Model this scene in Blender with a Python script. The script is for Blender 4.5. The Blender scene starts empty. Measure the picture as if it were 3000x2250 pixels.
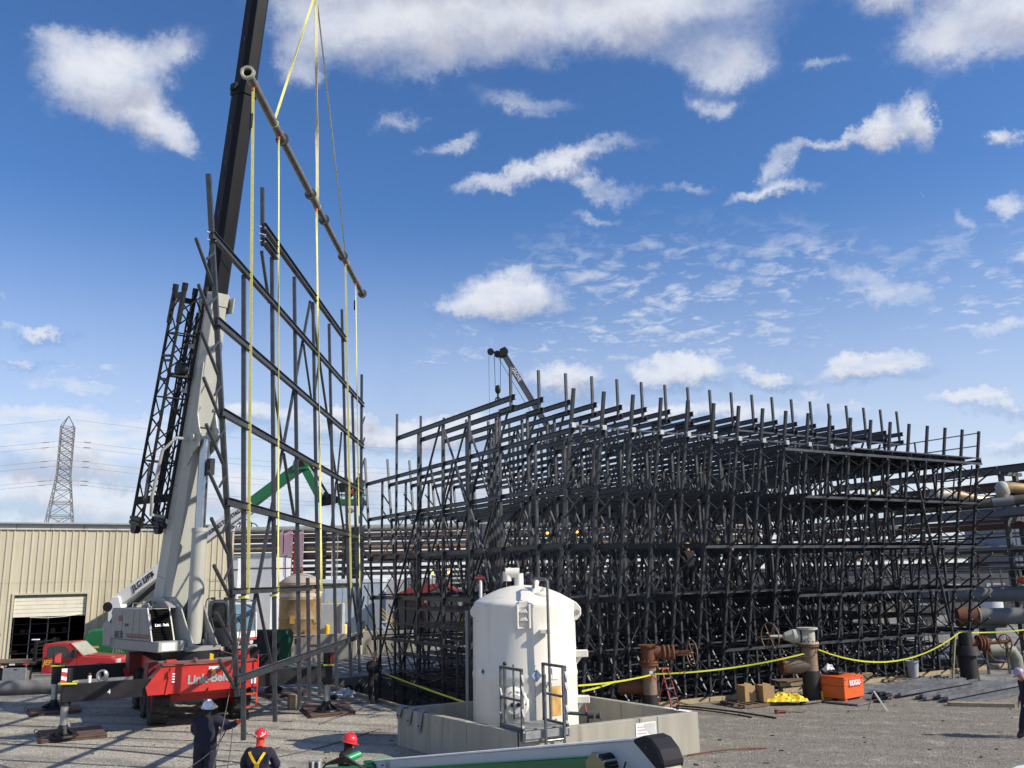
import bpy, bmesh, math, random
import numpy as np
from mathutils import Vector, Matrix, Euler, Quaternion
PI = math.pi
rad = math.radians
random.seed(7)
scene = bpy.context.scene
COL = scene.collection

# ------------------------------------------------------------------ camera
pitch, roll = rad(12.2), rad(1.1)
W = Vector((0, math.cos(pitch), math.sin(pitch)))
R0 = Vector((1, 0, 0)); U0 = R0.cross(W)
R1 = R0 * math.cos(roll) - U0 * math.sin(roll)
U1 = R0 * math.sin(roll) + U0 * math.cos(roll)
cd = bpy.data.cameras.new('camera')
cam = bpy.data.objects.new('camera', cd); COL.objects.link(cam)
cam.matrix_world = Matrix(((R1.x, U1.x, -W.x, 0), (R1.y, U1.y, -W.y, 0), (R1.z, U1.z, -W.z, 4.5), (0, 0, 0, 1)))
cd.sensor_width = 36; cd.lens = 36 * 2594 / 3000
cd.clip_start = .1; cd.clip_end = 6000
scene.camera = cam
scene.view_settings.view_transform = 'Standard'
scene.view_settings.look = 'None'
scene.view_settings.exposure = 0.28
scene.view_settings.gamma = 1.0
scene.view_settings.use_curve_mapping = False

# ------------------------------------------------------------------ sun
SUN_AZ, SUN_EL = rad(107), rad(35)
sv = Vector((math.sin(SUN_AZ) * math.cos(SUN_EL), math.cos(SUN_AZ) * math.cos(SUN_EL), math.sin(SUN_EL)))
sl = bpy.data.lights.new('sun', 'SUN'); sl.energy = 4.8; sl.angle = rad(.53); sl.color = (1.0, .90, .76)
so = bpy.data.objects.new('sun', sl); COL.objects.link(so)
so.rotation_euler = sv.to_track_quat('Z', 'Y').to_euler(); so.location = (30, -20, 60)

# ------------------------------------------------------------------ sky and clouds (world)
world = bpy.data.worlds.new('World'); scene.world = world; world.use_nodes = True
nt = world.node_tree; nt.nodes.clear()
def N(t, **k):
    n = nt.nodes.new(t)
    for a, b in k.items(): setattr(n, a, b)
    return n
def LK(a, b): nt.links.new(a, b)
def MATH(op, a, b=None, clamp=False):
    n = N('ShaderNodeMath', operation=op, use_clamp=clamp)
    for i, v in enumerate((a, b)):
        if v is None: continue
        if isinstance(v, (int, float)): n.inputs[i].default_value = v
        else: LK(v, n.inputs[i])
    return n.outputs[0]
sky = N('ShaderNodeTexSky', sky_type='NISHITA', sun_disc=False, sun_elevation=SUN_EL, sun_rotation=SUN_AZ,
        altitude=200, air_density=1.0, dust_density=.35, ozone_density=3.0)
tc = N('ShaderNodeTexCoord'); D = tc.outputs['Generated']
sx = N('ShaderNodeSeparateXYZ'); LK(D, sx.inputs[0])
# cloud-layer coordinates: the view direction projected on a flat layer
zz = MATH('ADD', MATH('MAXIMUM', sx.outputs[2], 0.0), .12)
dv = N('ShaderNodeVectorMath', operation='DIVIDE'); LK(D, dv.inputs[0])
cz = N('ShaderNodeCombineXYZ'); [LK(zz, cz.inputs[i]) for i in range(3)]; LK(cz.outputs[0], dv.inputs[1])
def NOISE(vec, scale, detail, rough, dist=0.0, col=False):
    n = N('ShaderNodeTexNoise'); n.inputs['Scale'].default_value = scale; n.inputs['Detail'].default_value = detail
    n.inputs['Roughness'].default_value = rough; n.inputs['Distortion'].default_value = dist
    LK(vec, n.inputs['Vector']); return n.outputs[1 if col else 0]
n_layer = NOISE(dv.outputs[0], 5.5, 7, .62, .3)
n_dir = NOISE(D, 9.0, 8, .6, .2)
n_fine = NOISE(D, 34.0, 5, .6, .1)
warp = NOISE(D, 6.0, 7, .72, 0, True)
az = MATH('MULTIPLY', MATH('ARCTAN2', sx.outputs[0], sx.outputs[1]), 180 / PI)
el = MATH('MULTIPLY', MATH('ARCSINE', sx.outputs[2]), 180 / PI)
ae = N('ShaderNodeCombineXYZ'); LK(az, ae.inputs[0]); LK(el, ae.inputs[1])
wv = N('ShaderNodeVectorMath', operation='MULTIPLY_ADD'); LK(warp, wv.inputs[0]); wv.inputs[1].default_value = (9, 6, 0); wv.inputs[2].default_value = (-4.6, -3.0, 0)
wa = N('ShaderNodeVectorMath', operation='ADD'); LK(ae.outputs[0], wa.inputs[0]); LK(wv.outputs[0], wa.inputs[1])
AE = wa.outputs[0]
# azimuth, elevation, half width, half height, tilt, thickness of each cloud (degrees)
CLOUDS = [(-27.8, 29.1, 4.2, 2.0, 12, 1.0), (-24.9, 27.3, 3.9, 1.8, -20, 0.95), (-21.6, 26.1, 2.1, 1.0, -17, 0.75), (-29.9, 30.2, 2.5, 0.9, 13, 0.5), (-23.3, 31.3, 2.8, 1.1, 25, 0.5), (-5.7, 34.5, 10.3, 2.8, 2, 1.0), (6.7, 35.0, 12.8, 2.8, -4, 1.1), (15.3, 31.3, 3.9, 1.4, 2, 0.65), (-12.9, 34.0, 3.6, 1.9, 5, 0.6), (-14.7, 31.4, 1.6, 1.1, 6, 0.5), (-4.9, 32.0, 3.7, 1.2, 1, 0.55), (-1.9, 38.6, 22.8, 3.2, 0, 1.2), (30.5, 29.6, 4.3, 1.6, -3, 1.0), (33.4, 30.4, 4.7, 2.2, -17, 1.1), (28.1, 33.0, 4.0, 1.5, -15, 0.9), (2.8, 29.3, 5.6, 0.8, -6, 0.62), (2.7, 25.9, 6.9, 0.7, 11, 0.85), (-1.9, 25.1, 2.9, 0.5, 0, 0.6), (-7.5, 28.9, 1.7, 0.6, 2, 0.5), (-4.2, 27.3, 2.0, 0.5, 16, 0.55), (6.6, 24.2, 2.8, 0.9, -19, 0.6), (5.6, 22.7, 2.0, 0.4, -3, 0.6), (4.8, 24.9, 1.4, 0.4, -3, 0.6), (11.9, 24.0, 3.2, 0.5, 0, 0.6), (17.9, 22.8, 3.0, 0.5, 0, 0.8), (18.4, 24.5, 1.1, 1.1, 22, 0.7), (21.8, 25.5, 3.6, 0.5, 2, 0.85), (25.1, 25.8, 1.8, 0.9, 19, 0.85), (27.1, 26.0, 0.9, 1.8, -28, 0.9), (14.2, 29.0, 1.8, 0.6, -7, 0.55), (21.8, 30.0, 1.9, 0.5, -11, 0.5), (31.5, 23.9, 1.1, 0.6, -6, 0.9), (31.2, 20.2, 1.6, 0.7, 13, 0.75), (28.2, 19.8, 1.6, 0.7, -36, 0.6), (25.8, 21.5, 0.4, 0.2, 20, 0.6), (-0.3, 18.1, 4.4, 1.7, -4, 1.25), (-3.6, 17.5, 2.5, 0.7, 0, 0.8), (0.9, 19.8, 1.2, 0.4, -1, 0.5), (9.2, 17.2, 10.8, 3.7, -4, 0.48), (19.1, 17.4, 7.9, 2.7, -7, 0.42), (3.5, 14.9, 10.5, 2.6, -2, 0.48), (12.4, 14.6, 10.0, 2.4, -4, 0.45), (29.4, 14.9, 5.3, 3.9, 1, 0.48), (-4.5, 13.7, 6.8, 1.3, 0, 0.45), (23.2, 16.4, 3.3, 1.3, -28, 0.75), (9.9, 17.3, 2.0, 0.6, -4, 0.6), (16.7, 14.5, 2.9, 0.4, -2, 0.55), (20.4, 14.0, 1.6, 0.3, -6, 0.5), (3.2, 12.5, 4.3, 1.4, -2, 1.1), (11.2, 12.7, 4.4, 1.4, -4, 1.25), (16.3, 11.7, 2.9, 0.8, -4, 0.95), (22.8, 12.2, 5.5, 1.3, -1, 1.25), (18.5, 10.7, 1.2, 0.5, -5, 0.7), (28.0, 9.3, 3.5, 1.0, -3, 1.15), (29.8, 6.9, 3.0, 1.1, -5, 1.1), (24.9, 7.3, 3.3, 0.9, -5, 0.7), (29.8, 13.5, 4.2, 0.8, 3, 0.75), (31.0, 17.3, 2.4, 0.8, 1, 0.8), (29.9, 11.5, 1.5, 0.3, -3, 0.5), (-30.6, 14.3, 1.0, 0.4, 7, 0.7), (-28.7, 14.3, 1.4, 0.5, 6, 0.9), (-29.6, 12.7, 2.1, 0.4, 6, 0.8), (-31.2, 16.3, 0.5, 0.5, 8, 0.5), (-26.3, 12.1, 6.4, 1.8, -3, 0.48), (-24.4, 10.5, 5.6, 1.8, 3, 0.48), (-28.8, 9.4, 6.6, 1.2, 4, 0.75), (-27.2, 11.5, 6.0, 1.2, -1, 0.75), (-23.0, 9.5, 5.0, 1.2, 3, 0.7), (-26.0, 7.6, 10.8, 2.2, 2, 1.0), (-26.7, 4.8, 14.1, 2.1, 1, 1.1), (-15.2, 5.6, 12.4, 2.5, 0, 1.0), (-16.0, 10.1, 4.6, 1.3, 2, 1.1), (-8.3, 9.3, 7.5, 1.4, 0, 1.2), (-10.9, 10.3, 2.0, 1.0, 1, 1.0), (-2.3, 9.3, 5.8, 1.5, -1, 1.0), (-19.1, 11.2, 2.4, 0.5, 3, 0.5), (-0.1, 5.1, 17.6, 2.4, -1, 1.0), (14.9, 5.0, 18.5, 2.3, -2, 1.0), (28.1, 4.1, 8.5, 2.3, -3, 1.1), (11.0, 9.9, 11.2, 1.2, -3, 1.0), (-3.9, 6.6, 7.1, 1.7, -1, 0.9), (21.4, 9.8, 7.8, 0.8, -5, 0.7)]
CLOUDS += [(-70, 30, 26, 8, 5, .9), (-105, 18, 30, 7, 0, .9), (-150, 35, 30, 9, 10, .9), (150, 28, 28, 8, 0, .9), (70, 30, 22, 7, 8, .8), (100, 14, 26, 6, 0, .9),
           (-60, 12, 24, 5, 0, .9), (60, 10, 20, 5, 0, .9), (180, 10, 40, 6, 0, .9), (-20, 62, 26, 9, 10, .9), (60, 60, 22, 8, 0, .8), (-130, 8, 30, 5, 0, .9), (130, 6, 30, 5, 0, .9)]
CW_, CH_ = 2048, 1024                                # cloud cover computed here once, as a smooth density field over azimuth and elevation
gx, gy = np.meshgrid((np.arange(CW_) + .5)/CW_*360 - 180, (np.arange(CH_) + .5)/CH_*180 - 90)
keep = np.ones((CH_, CW_), np.float32); low = np.zeros((CH_, CW_), np.float32); mott = np.zeros((CH_, CW_), np.float32)
for (a0, e0, w0, h0, r0, s0) in CLOUDS:
    dx = (gx - a0 + 180) % 360 - 180; dy = gy - e0; c_, s_ = math.cos(rad(r0)), math.sin(rad(r0))
    qx = (dx*c_ + dy*s_)/(w0*(1.6 if e0 > 14 else 1.3)); qy = (-dx*s_ + dy*c_)/(h0*(1.75 if e0 > 14 else 1.35))
    f = np.clip(1 - np.hypot(qx, qy), 0, 1); f = f*f*(3 - 2*f)
    if s0 <= .48: mott = np.maximum(mott, f*s0*2); continue
    keep *= 1 - np.minimum(.985, f*s0*1.05)
    if s0 > .75: low = np.maximum(low, np.clip(-qy*1.6 + .1, 0, 1)*np.minimum(1, f*2))
px = np.ones((CH_, CW_, 4), np.float32); px[..., 0] = 1 - keep; px[..., 1] = low; px[..., 2] = mott
cimg = bpy.data.images.new('cloud_cover', CW_, CH_, float_buffer=True, is_data=True); cimg.pixels.foreach_set(px.ravel()); cimg.update(); cimg.pack()
uvm = N('ShaderNodeVectorMath', operation='MULTIPLY_ADD'); LK(AE, uvm.inputs[0]); uvm.inputs[1].default_value = (1/360, 1/180, 0); uvm.inputs[2].default_value = (.5, .5, 0)
ti = N('ShaderNodeTexImage', image=cimg, interpolation='Cubic', extension='REPEAT'); LK(uvm.outputs[0], ti.inputs[0])
tsp = N('ShaderNodeSeparateColor'); LK(ti.outputs[0], tsp.inputs[0]); dens = tsp.outputs[0]; under = tsp.outputs[1]
turb = MATH('ADD', MATH('MULTIPLY', MATH('SUBTRACT', n_layer, .5), .95), MATH('ADD', MATH('MULTIPLY', MATH('SUBTRACT', n_dir, .5), .85), MATH('MULTIPLY', MATH('SUBTRACT', n_fine, .5), .22)))
dd = MATH('ADD', dens, turb)
gate = N('ShaderNodeMapRange', interpolation_type='SMOOTHSTEP'); LK(dens, gate.inputs[0]); gate.inputs[2].default_value = .55
al = N('ShaderNodeMapRange', interpolation_type='SMOOTHSTEP'); LK(dd, al.inputs[0])
al.inputs[1].default_value = .14; al.inputs[2].default_value = 1.2; al.inputs[3].default_value = 0; al.inputs[4].default_value = 1.0
alpha = MATH('MULTIPLY', al.outputs[0], gate.outputs[0])
# veil near the horizon
hz = N('ShaderNodeMapRange', interpolation_type='SMOOTHSTEP'); LK(el, hz.inputs[0]); hz.inputs[1].default_value = -2; hz.inputs[2].default_value = 24
hz.inputs[3].default_value = .80; hz.inputs[4].default_value = 0
n_m = NOISE(dv.outputs[0], 15.0, 5, .6, .5)
mm_ = N('ShaderNodeMapRange', interpolation_type='SMOOTHSTEP'); LK(MATH('ADD', n_m, MATH('MULTIPLY', MATH('SUBTRACT', n_layer, .5), .5)), mm_.inputs[0]); mm_.inputs[1].default_value = .37; mm_.inputs[2].default_value = .76; mm_.inputs[4].default_value = .80
alpha_m = MATH('MULTIPLY', mm_.outputs[0], MATH('MINIMUM', tsp.outputs[2], 1.0))
alpha2 = MATH('MAXIMUM', MATH('MAXIMUM', alpha, alpha_m), hz.outputs[0])
shade = N('ShaderNodeMapRange', interpolation_type='SMOOTHSTEP')
LK(MATH('ADD', MATH('MULTIPLY', under, .55), MATH('MULTIPLY', MATH('SUBTRACT', n_dir, .5), 1.0)), shade.inputs[0]); shade.inputs[1].default_value = .02; shade.inputs[2].default_value = .55
cc = N('ShaderNodeMix', data_type='RGBA'); LK(shade.outputs[0], cc.inputs[0])
cc.inputs[6].default_value = (.84, .87, .94, 1); cc.inputs[7].default_value = (.56, .58, .68, 1)
hs = N('ShaderNodeHueSaturation'); LK(sky.outputs[0], hs.inputs['Color']); hs.inputs['Saturation'].default_value = 1.12; hs.inputs['Value'].default_value = 1.0
sks = N('ShaderNodeVectorMath', operation='MULTIPLY'); LK(hs.outputs[0], sks.inputs[0]); sks.inputs[1].default_value = (.110, .129, .157)
mix = N('ShaderNodeMix', data_type='RGBA'); LK(alpha2, mix.inputs[0]); LK(sks.outputs[0], mix.inputs[6]); LK(cc.outputs[2], mix.inputs[7])
bg = N('ShaderNodeBackground'); LK(mix.outputs[2], bg.inputs[0]); bg.inputs[1].default_value = .80
LK(bg.outputs[0], N('ShaderNodeOutputWorld').inputs[0])

# ------------------------------------------------------------------ helpers
def V(*a): return Vector(a)
class MB:
    def __init__(s): s.v = []; s.f = []
    def add(s, vs, fs):
        n = len(s.v); s.v += [tuple(v) for v in vs]; s.f += [tuple(i + n for i in f) for f in fs]; return s
    def box(s, x0, x1, y0, y1, z0, z1, M=None):
        vs = [Vector(p) for p in ((x0,y0,z0),(x1,y0,z0),(x1,y1,z0),(x0,y1,z0),(x0,y0,z1),(x1,y0,z1),(x1,y1,z1),(x0,y1,z1))]
        if M: vs = [M @ v for v in vs]
        return s.add(vs, [(0,3,2,1),(4,5,6,7),(0,1,5,4),(1,2,6,5),(2,3,7,6),(3,0,4,7)])
    def frame(s, p, q, up=(0,0,1)):
        p = Vector(p); q = Vector(q); y = (q - p); L = y.length; y = y / L; u = Vector(up)
        x = y.cross(u)
        if x.length < 1e-4: x = y.cross(Vector((0,1,0)))
        if x.length < 1e-4: x = y.cross(Vector((1,0,0)))
        x.normalize(); z = x.cross(y)
        return Matrix(((x.x,y.x,z.x,p.x),(x.y,y.y,z.y,p.y),(x.z,y.z,z.z,p.z),(0,0,0,1))), L
    def bar(s, p, q, w, h=None, up=(0,0,1)):          # rectangular bar, w across, h along up
        h = w if h is None else h
        M, L = s.frame(p, q, up); return s.box(-w/2, w/2, 0, L, -h/2, h/2, M)
    def chan(s, p, q, w, h, t=.012, up=(0,0,1)):      # I section: web and two flanges
        M, L = s.frame(p, q, up)
        s.box(-t/2, t/2, 0, L, -h/2 + t, h/2 - t, M); s.box(-w/2, w/2, 0, L, h/2 - t, h/2, M); return s.box(-w/2, w/2, 0, L, -h/2, -h/2 + t, M)
    def cyl(s, p, q, r1, r2=None, n=12, cap=True):
        r2 = r1 if r2 is None else r2
        M, L = s.frame(p, q); vs = []
        for k, r in ((0, r1), (L, r2)):
            for i in range(n): a = 2*PI*i/n; vs.append(M @ Vector((r*math.cos(a), k, r*math.sin(a))))
        fs = [(i, (i+1) % n, n + (i+1) % n, n + i)[::-1] for i in range(n)]
        if cap: fs += [tuple(range(n)), tuple(range(2*n-1, n-1, -1))]
        return s.add(vs, fs)
    def lathe(s, prof, n=24, M=None):                 # prof: (r, z) list
        vs = []; m = len(prof)
        for r, z in prof:
            for i in range(n): a = 2*PI*i/n; v = Vector((r*math.cos(a), r*math.sin(a), z)); vs.append(M @ v if M else v)
        fs = []
        for k in range(m-1):
            for i in range(n): j = (i+1) % n; fs.append((k*n+i, k*n+j, (k+1)*n+j, (k+1)*n+i))
        return s.add(vs, fs)
    def tube(s, pts, r, n=8, cap=True):
        pts = [Vector(p) for p in pts]; m = len(pts); vs = []
        rr = r if isinstance(r, (list, tuple)) else [r]*m
        prev = None
        for k in range(m):
            t = (pts[min(k+1, m-1)] - pts[max(k-1, 0)]).normalized()
            if prev is None:
                a = Vector((0,0,1)) if abs(t.z) < .9 else Vector((1,0,0)); x = t.cross(a).normalized()
            else: x = (prev - t * prev.dot(t)).normalized()
            prev = x; y = t.cross(x)
            for i in range(n): a = 2*PI*i/n; vs.append(pts[k] + (x*math.cos(a) + y*math.sin(a)) * rr[k])
        fs = [(k*n+i, k*n+(i+1) % n, (k+1)*n+(i+1) % n, (k+1)*n+i) for k in range(m-1) for i in range(n)]
        if cap: fs += [tuple(range(n-1,-1,-1)), tuple(range((m-1)*n, m*n))]
        return s.add(vs, fs)
    def prism(s, poly, d0, d1, ax='y', M=None):       # poly in the plane across ax, extruded from d0 to d1
        def mk(a, b, d): return {'y': Vector((a, d, b)), 'x': Vector((d, a, b)), 'z': Vector((a, b, d))}[ax]
        vs = [mk(a, b, d0) for a, b in poly] + [mk(a, b, d1) for a, b in poly]
        if M: vs = [M @ v for v in vs]
        n = len(poly)
        return s.add(vs, [tuple(range(n)), tuple(range(2*n-1, n-1, -1))] + [(i, n+i, n+(i+1) % n, (i+1) % n) for i in range(n)])
    def ball(s, c, r, n=10, m=7, sc=(1,1,1)):
        vs = []; c = Vector(c)
        for k in range(m+1):
            ph = -PI/2 + PI*k/m
            for i in range(n): a = 2*PI*i/n; vs.append(c + Vector((r*sc[0]*math.cos(ph)*math.cos(a), r*sc[1]*math.cos(ph)*math.sin(a), r*sc[2]*math.sin(ph))))
        return s.add(vs, [(k*n+i, k*n+(i+1) % n, (k+1)*n+(i+1) % n, (k+1)*n+i) for k in range(m) for i in range(n)])
    def torus(s, c, R, r, axis=(0,0,1), n=20, m=8, a0=0, a1=2*PI):
        c = Vector(c); q = Vector(axis).normalized().to_track_quat('Z', 'Y')
        full = abs(a1-a0-2*PI) < 1e-5; k = n if full else n+1; vs = []
        for i in range(k):
            a = a0 + (a1-a0)*i/n
            for j in range(m): b = 2*PI*j/m; vs.append(c + q @ Vector(((R+r*math.cos(b))*math.cos(a), (R+r*math.cos(b))*math.sin(a), r*math.sin(b))))
        fs = []
        for i in range(n):
            i2 = (i+1) % k
            for j in range(m): fs.append((i*m+j, i2*m+j, i2*m+(j+1) % m, i*m+(j+1) % m))
        return s.add(vs, fs)
    def mesh(s, name, m, smooth=False):
        me = bpy.data.meshes.new(name); me.from_pydata(s.v, [], s.f)
        if m: me.materials.append(m)
        me.update()
        bm = bmesh.new(); bm.from_mesh(me); bmesh.ops.recalc_face_normals(bm, faces=bm.faces); bm.to_mesh(me); bm.free()
        if smooth:
            me.polygons.foreach_set('use_smooth', [True]*len(me.polygons))
            try: me.set_sharp_from_angle(angle=rad(38))
            except Exception: pass
        return me
    def build(s, name, m, parent=None, smooth=False, bev=0, loc=None, **k):
        o = bpy.data.objects.new(name, s.mesh(name, m, smooth)); COL.objects.link(o)
        if parent: o.parent = parent
        if loc: o.location = loc
        if bev:
            b = o.modifiers.new('bevel', 'BEVEL'); b.width = bev; b.segments = 1; b.limit_method = 'ANGLE'; b.angle_limit = rad(40)
        if k: tag(o, **k)
        return o
def lump(mb, c, r, sc=(1,1,1), amp=.25, freq=2.2, seed=0, n=18, m=12, flat=True):
    from mathutils import noise as mn
    i0 = len(mb.v); mb.ball((0,0,0), 1, n, m)
    for i in range(i0, len(mb.v)):
        v = Vector(mb.v[i]); d = 1 + amp*mn.noise(v*freq + Vector((seed, seed*2.3, 0))) + amp*.6*mn.noise(v*freq*2.7 + Vector((0, seed, 3)))
        v = Vector((v.x*sc[0], v.y*sc[1], v.z*sc[2]))*r*d + Vector(c)
        if flat: v.z = max(v.z, .002)
        mb.v[i] = tuple(v)
    return mb
def tag(o, label=None, cat=None, group=None, kind=None):
    if label: o['label'] = label
    if cat: o['category'] = cat
    if group: o['group'] = group
    if kind: o['kind'] = kind
    return o
def thing(name, label, cat, loc=(0,0,0), rz=0, group=None):
    o = bpy.data.objects.new(name, None); COL.objects.link(o); o.empty_display_size = .2
    o.location = loc; o.rotation_euler = (0, 0, rz)
    return tag(o, label, cat, group)
def copy_tree(o, loc, rz, label=None, parent=None):
    c = o.copy(); COL.objects.link(c)
    if parent is None:
        c.location = loc; c.rotation_euler = (0, 0, rz)
        if label: c['label'] = label
    else: c.parent = parent
    for ch in list(o.children): copy_tree(ch, None, None, None, c)
    return c
def text(body, size, M, m, parent, name='lettering', bold=.0, shear=0, ext=.004, spacing=1.0, sx=1.0, align='LEFT'):
    cu = bpy.data.curves.new(name, 'FONT'); cu.body = body; cu.size = size; cu.offset = bold * size; cu.extrude = ext; cu.shear = shear
    cu.align_x = align; cu.resolution_u = 3; cu.space_character = spacing
    t = bpy.data.objects.new('t', cu); COL.objects.link(t)
    me = bpy.data.meshes.new_from_object(t)
    bpy.data.objects.remove(t)
    me.transform(M @ Matrix.Diagonal((sx, 1, 1, 1))); me.materials.clear(); me.materials.append(m)
    o = bpy.data.objects.new(name, me); COL.objects.link(o)
    if parent: o.parent = parent
    return o
def TM(origin, xdir, ydir):                            # text frame: letters run along xdir, upward along ydir
    x = Vector(xdir).normalized(); y = Vector(ydir).normalized(); z = x.cross(y); o = Vector(origin)
    return Matrix(((x.x,y.x,z.x,o.x),(x.y,y.y,z.y,o.y),(x.z,y.z,z.z,o.z),(0,0,0,1)))

# ------------------------------------------------------------------ materials
MATS = {}
def mat(name, col, rough=.6, metal=0.0, var=.12, scale=3.0, bump=0.0, bscale=40.0, dirt=None, damt=.35, dscale=2.5, streak=False, coat=0.0, spec=.5):
    if name in MATS: return MATS[name]
    m = bpy.data.materials.new(name); m.use_nodes = True; t = m.node_tree; L = t.links
    b = t.nodes['Principled BSDF']; b.inputs['Roughness'].default_value = rough; b.inputs['Metallic'].default_value = metal
    b.inputs['Coat Weight'].default_value = coat; b.inputs['Specular IOR Level'].default_value = spec
    tc = t.nodes.new('ShaderNodeTexCoord'); mp = t.nodes.new('ShaderNodeMapping'); L.new(tc.outputs['Object'], mp.inputs[0])
    if streak: mp.inputs[3].default_value = (1, 1, .12)
    n = t.nodes.new('ShaderNodeTexNoise'); n.inputs['Scale'].default_value = scale; n.inputs['Detail'].default_value = 6; n.inputs['Roughness'].default_value = .62
    L.new(mp.outputs[0], n.inputs['Vector'])
    mr = t.nodes.new('ShaderNodeMapRange'); L.new(n.outputs[0], mr.inputs[0]); mr.inputs[1].default_value = .3; mr.inputs[2].default_value = .7
    mr.inputs[3].default_value = 1 - var; mr.inputs[4].default_value = 1 + var
    sc = t.nodes.new('ShaderNodeVectorMath'); sc.operation = 'SCALE'; sc.inputs[0].default_value = col[:3]; L.new(mr.outputs[0], sc.inputs['Scale'])
    out = sc.outputs[0]
    if dirt:
        n2 = t.nodes.new('ShaderNodeTexNoise'); n2.inputs['Scale'].default_value = dscale; n2.inputs['Detail'].default_value = 8; n2.inputs['Roughness'].default_value = .68
        L.new(mp.outputs[0], n2.inputs['Vector'])
        r2 = t.nodes.new('ShaderNodeMapRange'); r2.interpolation_type = 'SMOOTHSTEP'; L.new(n2.outputs[0], r2.inputs[0]); r2.inputs[1].default_value = .5; r2.inputs[2].default_value = .7; r2.inputs[4].default_value = damt
        mx = t.nodes.new('ShaderNodeMix'); mx.data_type = 'RGBA'; L.new(r2.outputs[0], mx.inputs[0]); L.new(out, mx.inputs[6]); mx.inputs[7].default_value = (*dirt[:3], 1)
        out = mx.outputs[2]
    L.new(out, b.inputs['Base Color'])
    r3 = t.nodes.new('ShaderNodeMapRange'); L.new(n.outputs[0], r3.inputs[0]); r3.inputs[1].default_value = .3; r3.inputs[2].default_value = .7
    r3.inputs[3].default_value = max(.02, rough - .1); r3.inputs[4].default_value = min(1, rough + .1); L.new(r3.outputs[0], b.inputs['Roughness'])
    if bump:
        nb = t.nodes.new('ShaderNodeTexNoise'); nb.inputs['Scale'].default_value = bscale; nb.inputs['Detail'].default_value = 4; L.new(tc.outputs['Object'], nb.inputs['Vector'])
        bp = t.nodes.new('ShaderNodeBump'); bp.inputs['Strength'].default_value = bump; bp.inputs['Distance'].default_value = .02; L.new(nb.outputs[0], bp.inputs['Height']); L.new(bp.outputs[0], b.inputs['Normal'])
    MATS[name] = m; return m
def glow(name, col, s):
    m = bpy.data.materials.new(name); m.use_nodes = True; b = m.node_tree.nodes['Principled BSDF']
    b.inputs['Emission Color'].default_value = (*col, 1); b.inputs['Emission Strength'].default_value = s; b.inputs['Base Color'].default_value = (*col, 1); return m
RUST = (.13, .055, .03)
STEEL = mat('dark painted steel', (.062, .067, .075), .38, .35, .25, 5, dirt=(.12, .125, .13), damt=.35, dscale=7)
STEEL2 = mat('dark grey framing', (.046, .050, .058), .42, .3, .3, 4, dirt=(.10, .105, .115), damt=.4, dscale=5)
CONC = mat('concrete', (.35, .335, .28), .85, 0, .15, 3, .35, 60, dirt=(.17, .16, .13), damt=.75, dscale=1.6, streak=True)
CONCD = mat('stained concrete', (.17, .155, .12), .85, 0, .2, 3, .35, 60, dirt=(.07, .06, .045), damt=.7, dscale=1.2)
RED = mat('red carrier paint', (.52, .028, .022), .42, 0, .1, 3, dirt=(.2, .05, .04), damt=.35, dscale=4, coat=.25)
REDT = mat('red truck paint', (.40, .018, .022), .35, 0, .08, 3, dirt=(.16, .06, .05), damt=.3, coat=.4)
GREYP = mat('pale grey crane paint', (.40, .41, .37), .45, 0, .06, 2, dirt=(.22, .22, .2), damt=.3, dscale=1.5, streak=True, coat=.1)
GREYM = mat('crane body paint in shade', (.25, .255, .25), .45, 0, .08, 3, dirt=(.16, .16, .15), damt=.4, dscale=3)  # same crane paint, darkened to carry the shade on the body sides
BLACK = mat('black paint', (.012, .012, .014), .5, .0, .3, 3, dirt=(.032, .032, .034), damt=.35, spec=.35)
BOOMB = mat('black boom paint', (.008, .009, .013), .55, .0, .25, 2, dirt=(.013, .013, .017), damt=.4, dscale=2, streak=True, spec=.15)
CHROME = mat('chrome rod', (.42, .45, .50), .2, .9, .1, 4)
GALV = mat('galvanised steel', (.36, .37, .37), .42, .6, .12, 8)
RUBBER = mat('tyre rubber', (.028, .027, .026), .85, 0, .3, 8, .3, 60, dirt=(.12, .11, .095), damt=.5, dscale=5)
GREEN = mat('green lift paint', (.012, .16, .052), .4, 0, .1, 3, dirt=(.02, .08, .03), damt=.3, coat=.2)
GREEN2 = mat('bright green paint', (.02, .32, .11), .4, 0, .08, 3)
GREEND = mat('dark green skip paint', (.008, .085, .03), .55, 0, .15, 3, dirt=(.03, .04, .02), damt=.5)
WHITE = mat('white paint', (.74, .75, .73), .42, 0, .05, 3, dirt=(.45, .44, .4), damt=.25, coat=.1)
FRP = mat('white fibreglass', (.76, .73, .65), .55, 0, .035, 1.6, .12, 12, dirt=(.50, .47, .38), damt=.5, dscale=1.6, streak=True)
BLUEG = mat('blue grey lift boom paint', (.36, .42, .47), .42, 0, .06, 2, dirt=(.24, .28, .3), damt=.3)
TAN = mat('tan metal siding', (.50, .465, .345), .5, .1, .07, 1.2, dirt=(.33, .28, .19), damt=.6, dscale=.8, streak=True)
CREAM = mat('cream door slats', (.66, .64, .52), .5, 0, .05, 2, dirt=(.4, .36, .26), damt=.3)
TRIM = mat('grey white eave trim', (.50, .51, .47), .5, .1, .08, 2, dirt=(.25, .24, .2), damt=.4)
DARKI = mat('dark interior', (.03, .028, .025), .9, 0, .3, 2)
YEL = mat('yellow webbing', (.66, .62, .20), .7, 0, .1, 8, dirt=(.5, .46, .12), damt=.5, dscale=3)
YEL2 = mat('faded webbing', (.50, .48, .30), .75, 0, .12, 8, dirt=(.35, .33, .2), damt=.5)
SAFEY = mat('safety yellow', (.72, .46, .03), .5, 0, .1, 4, dirt=(.4, .28, .08), damt=.4)
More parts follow.
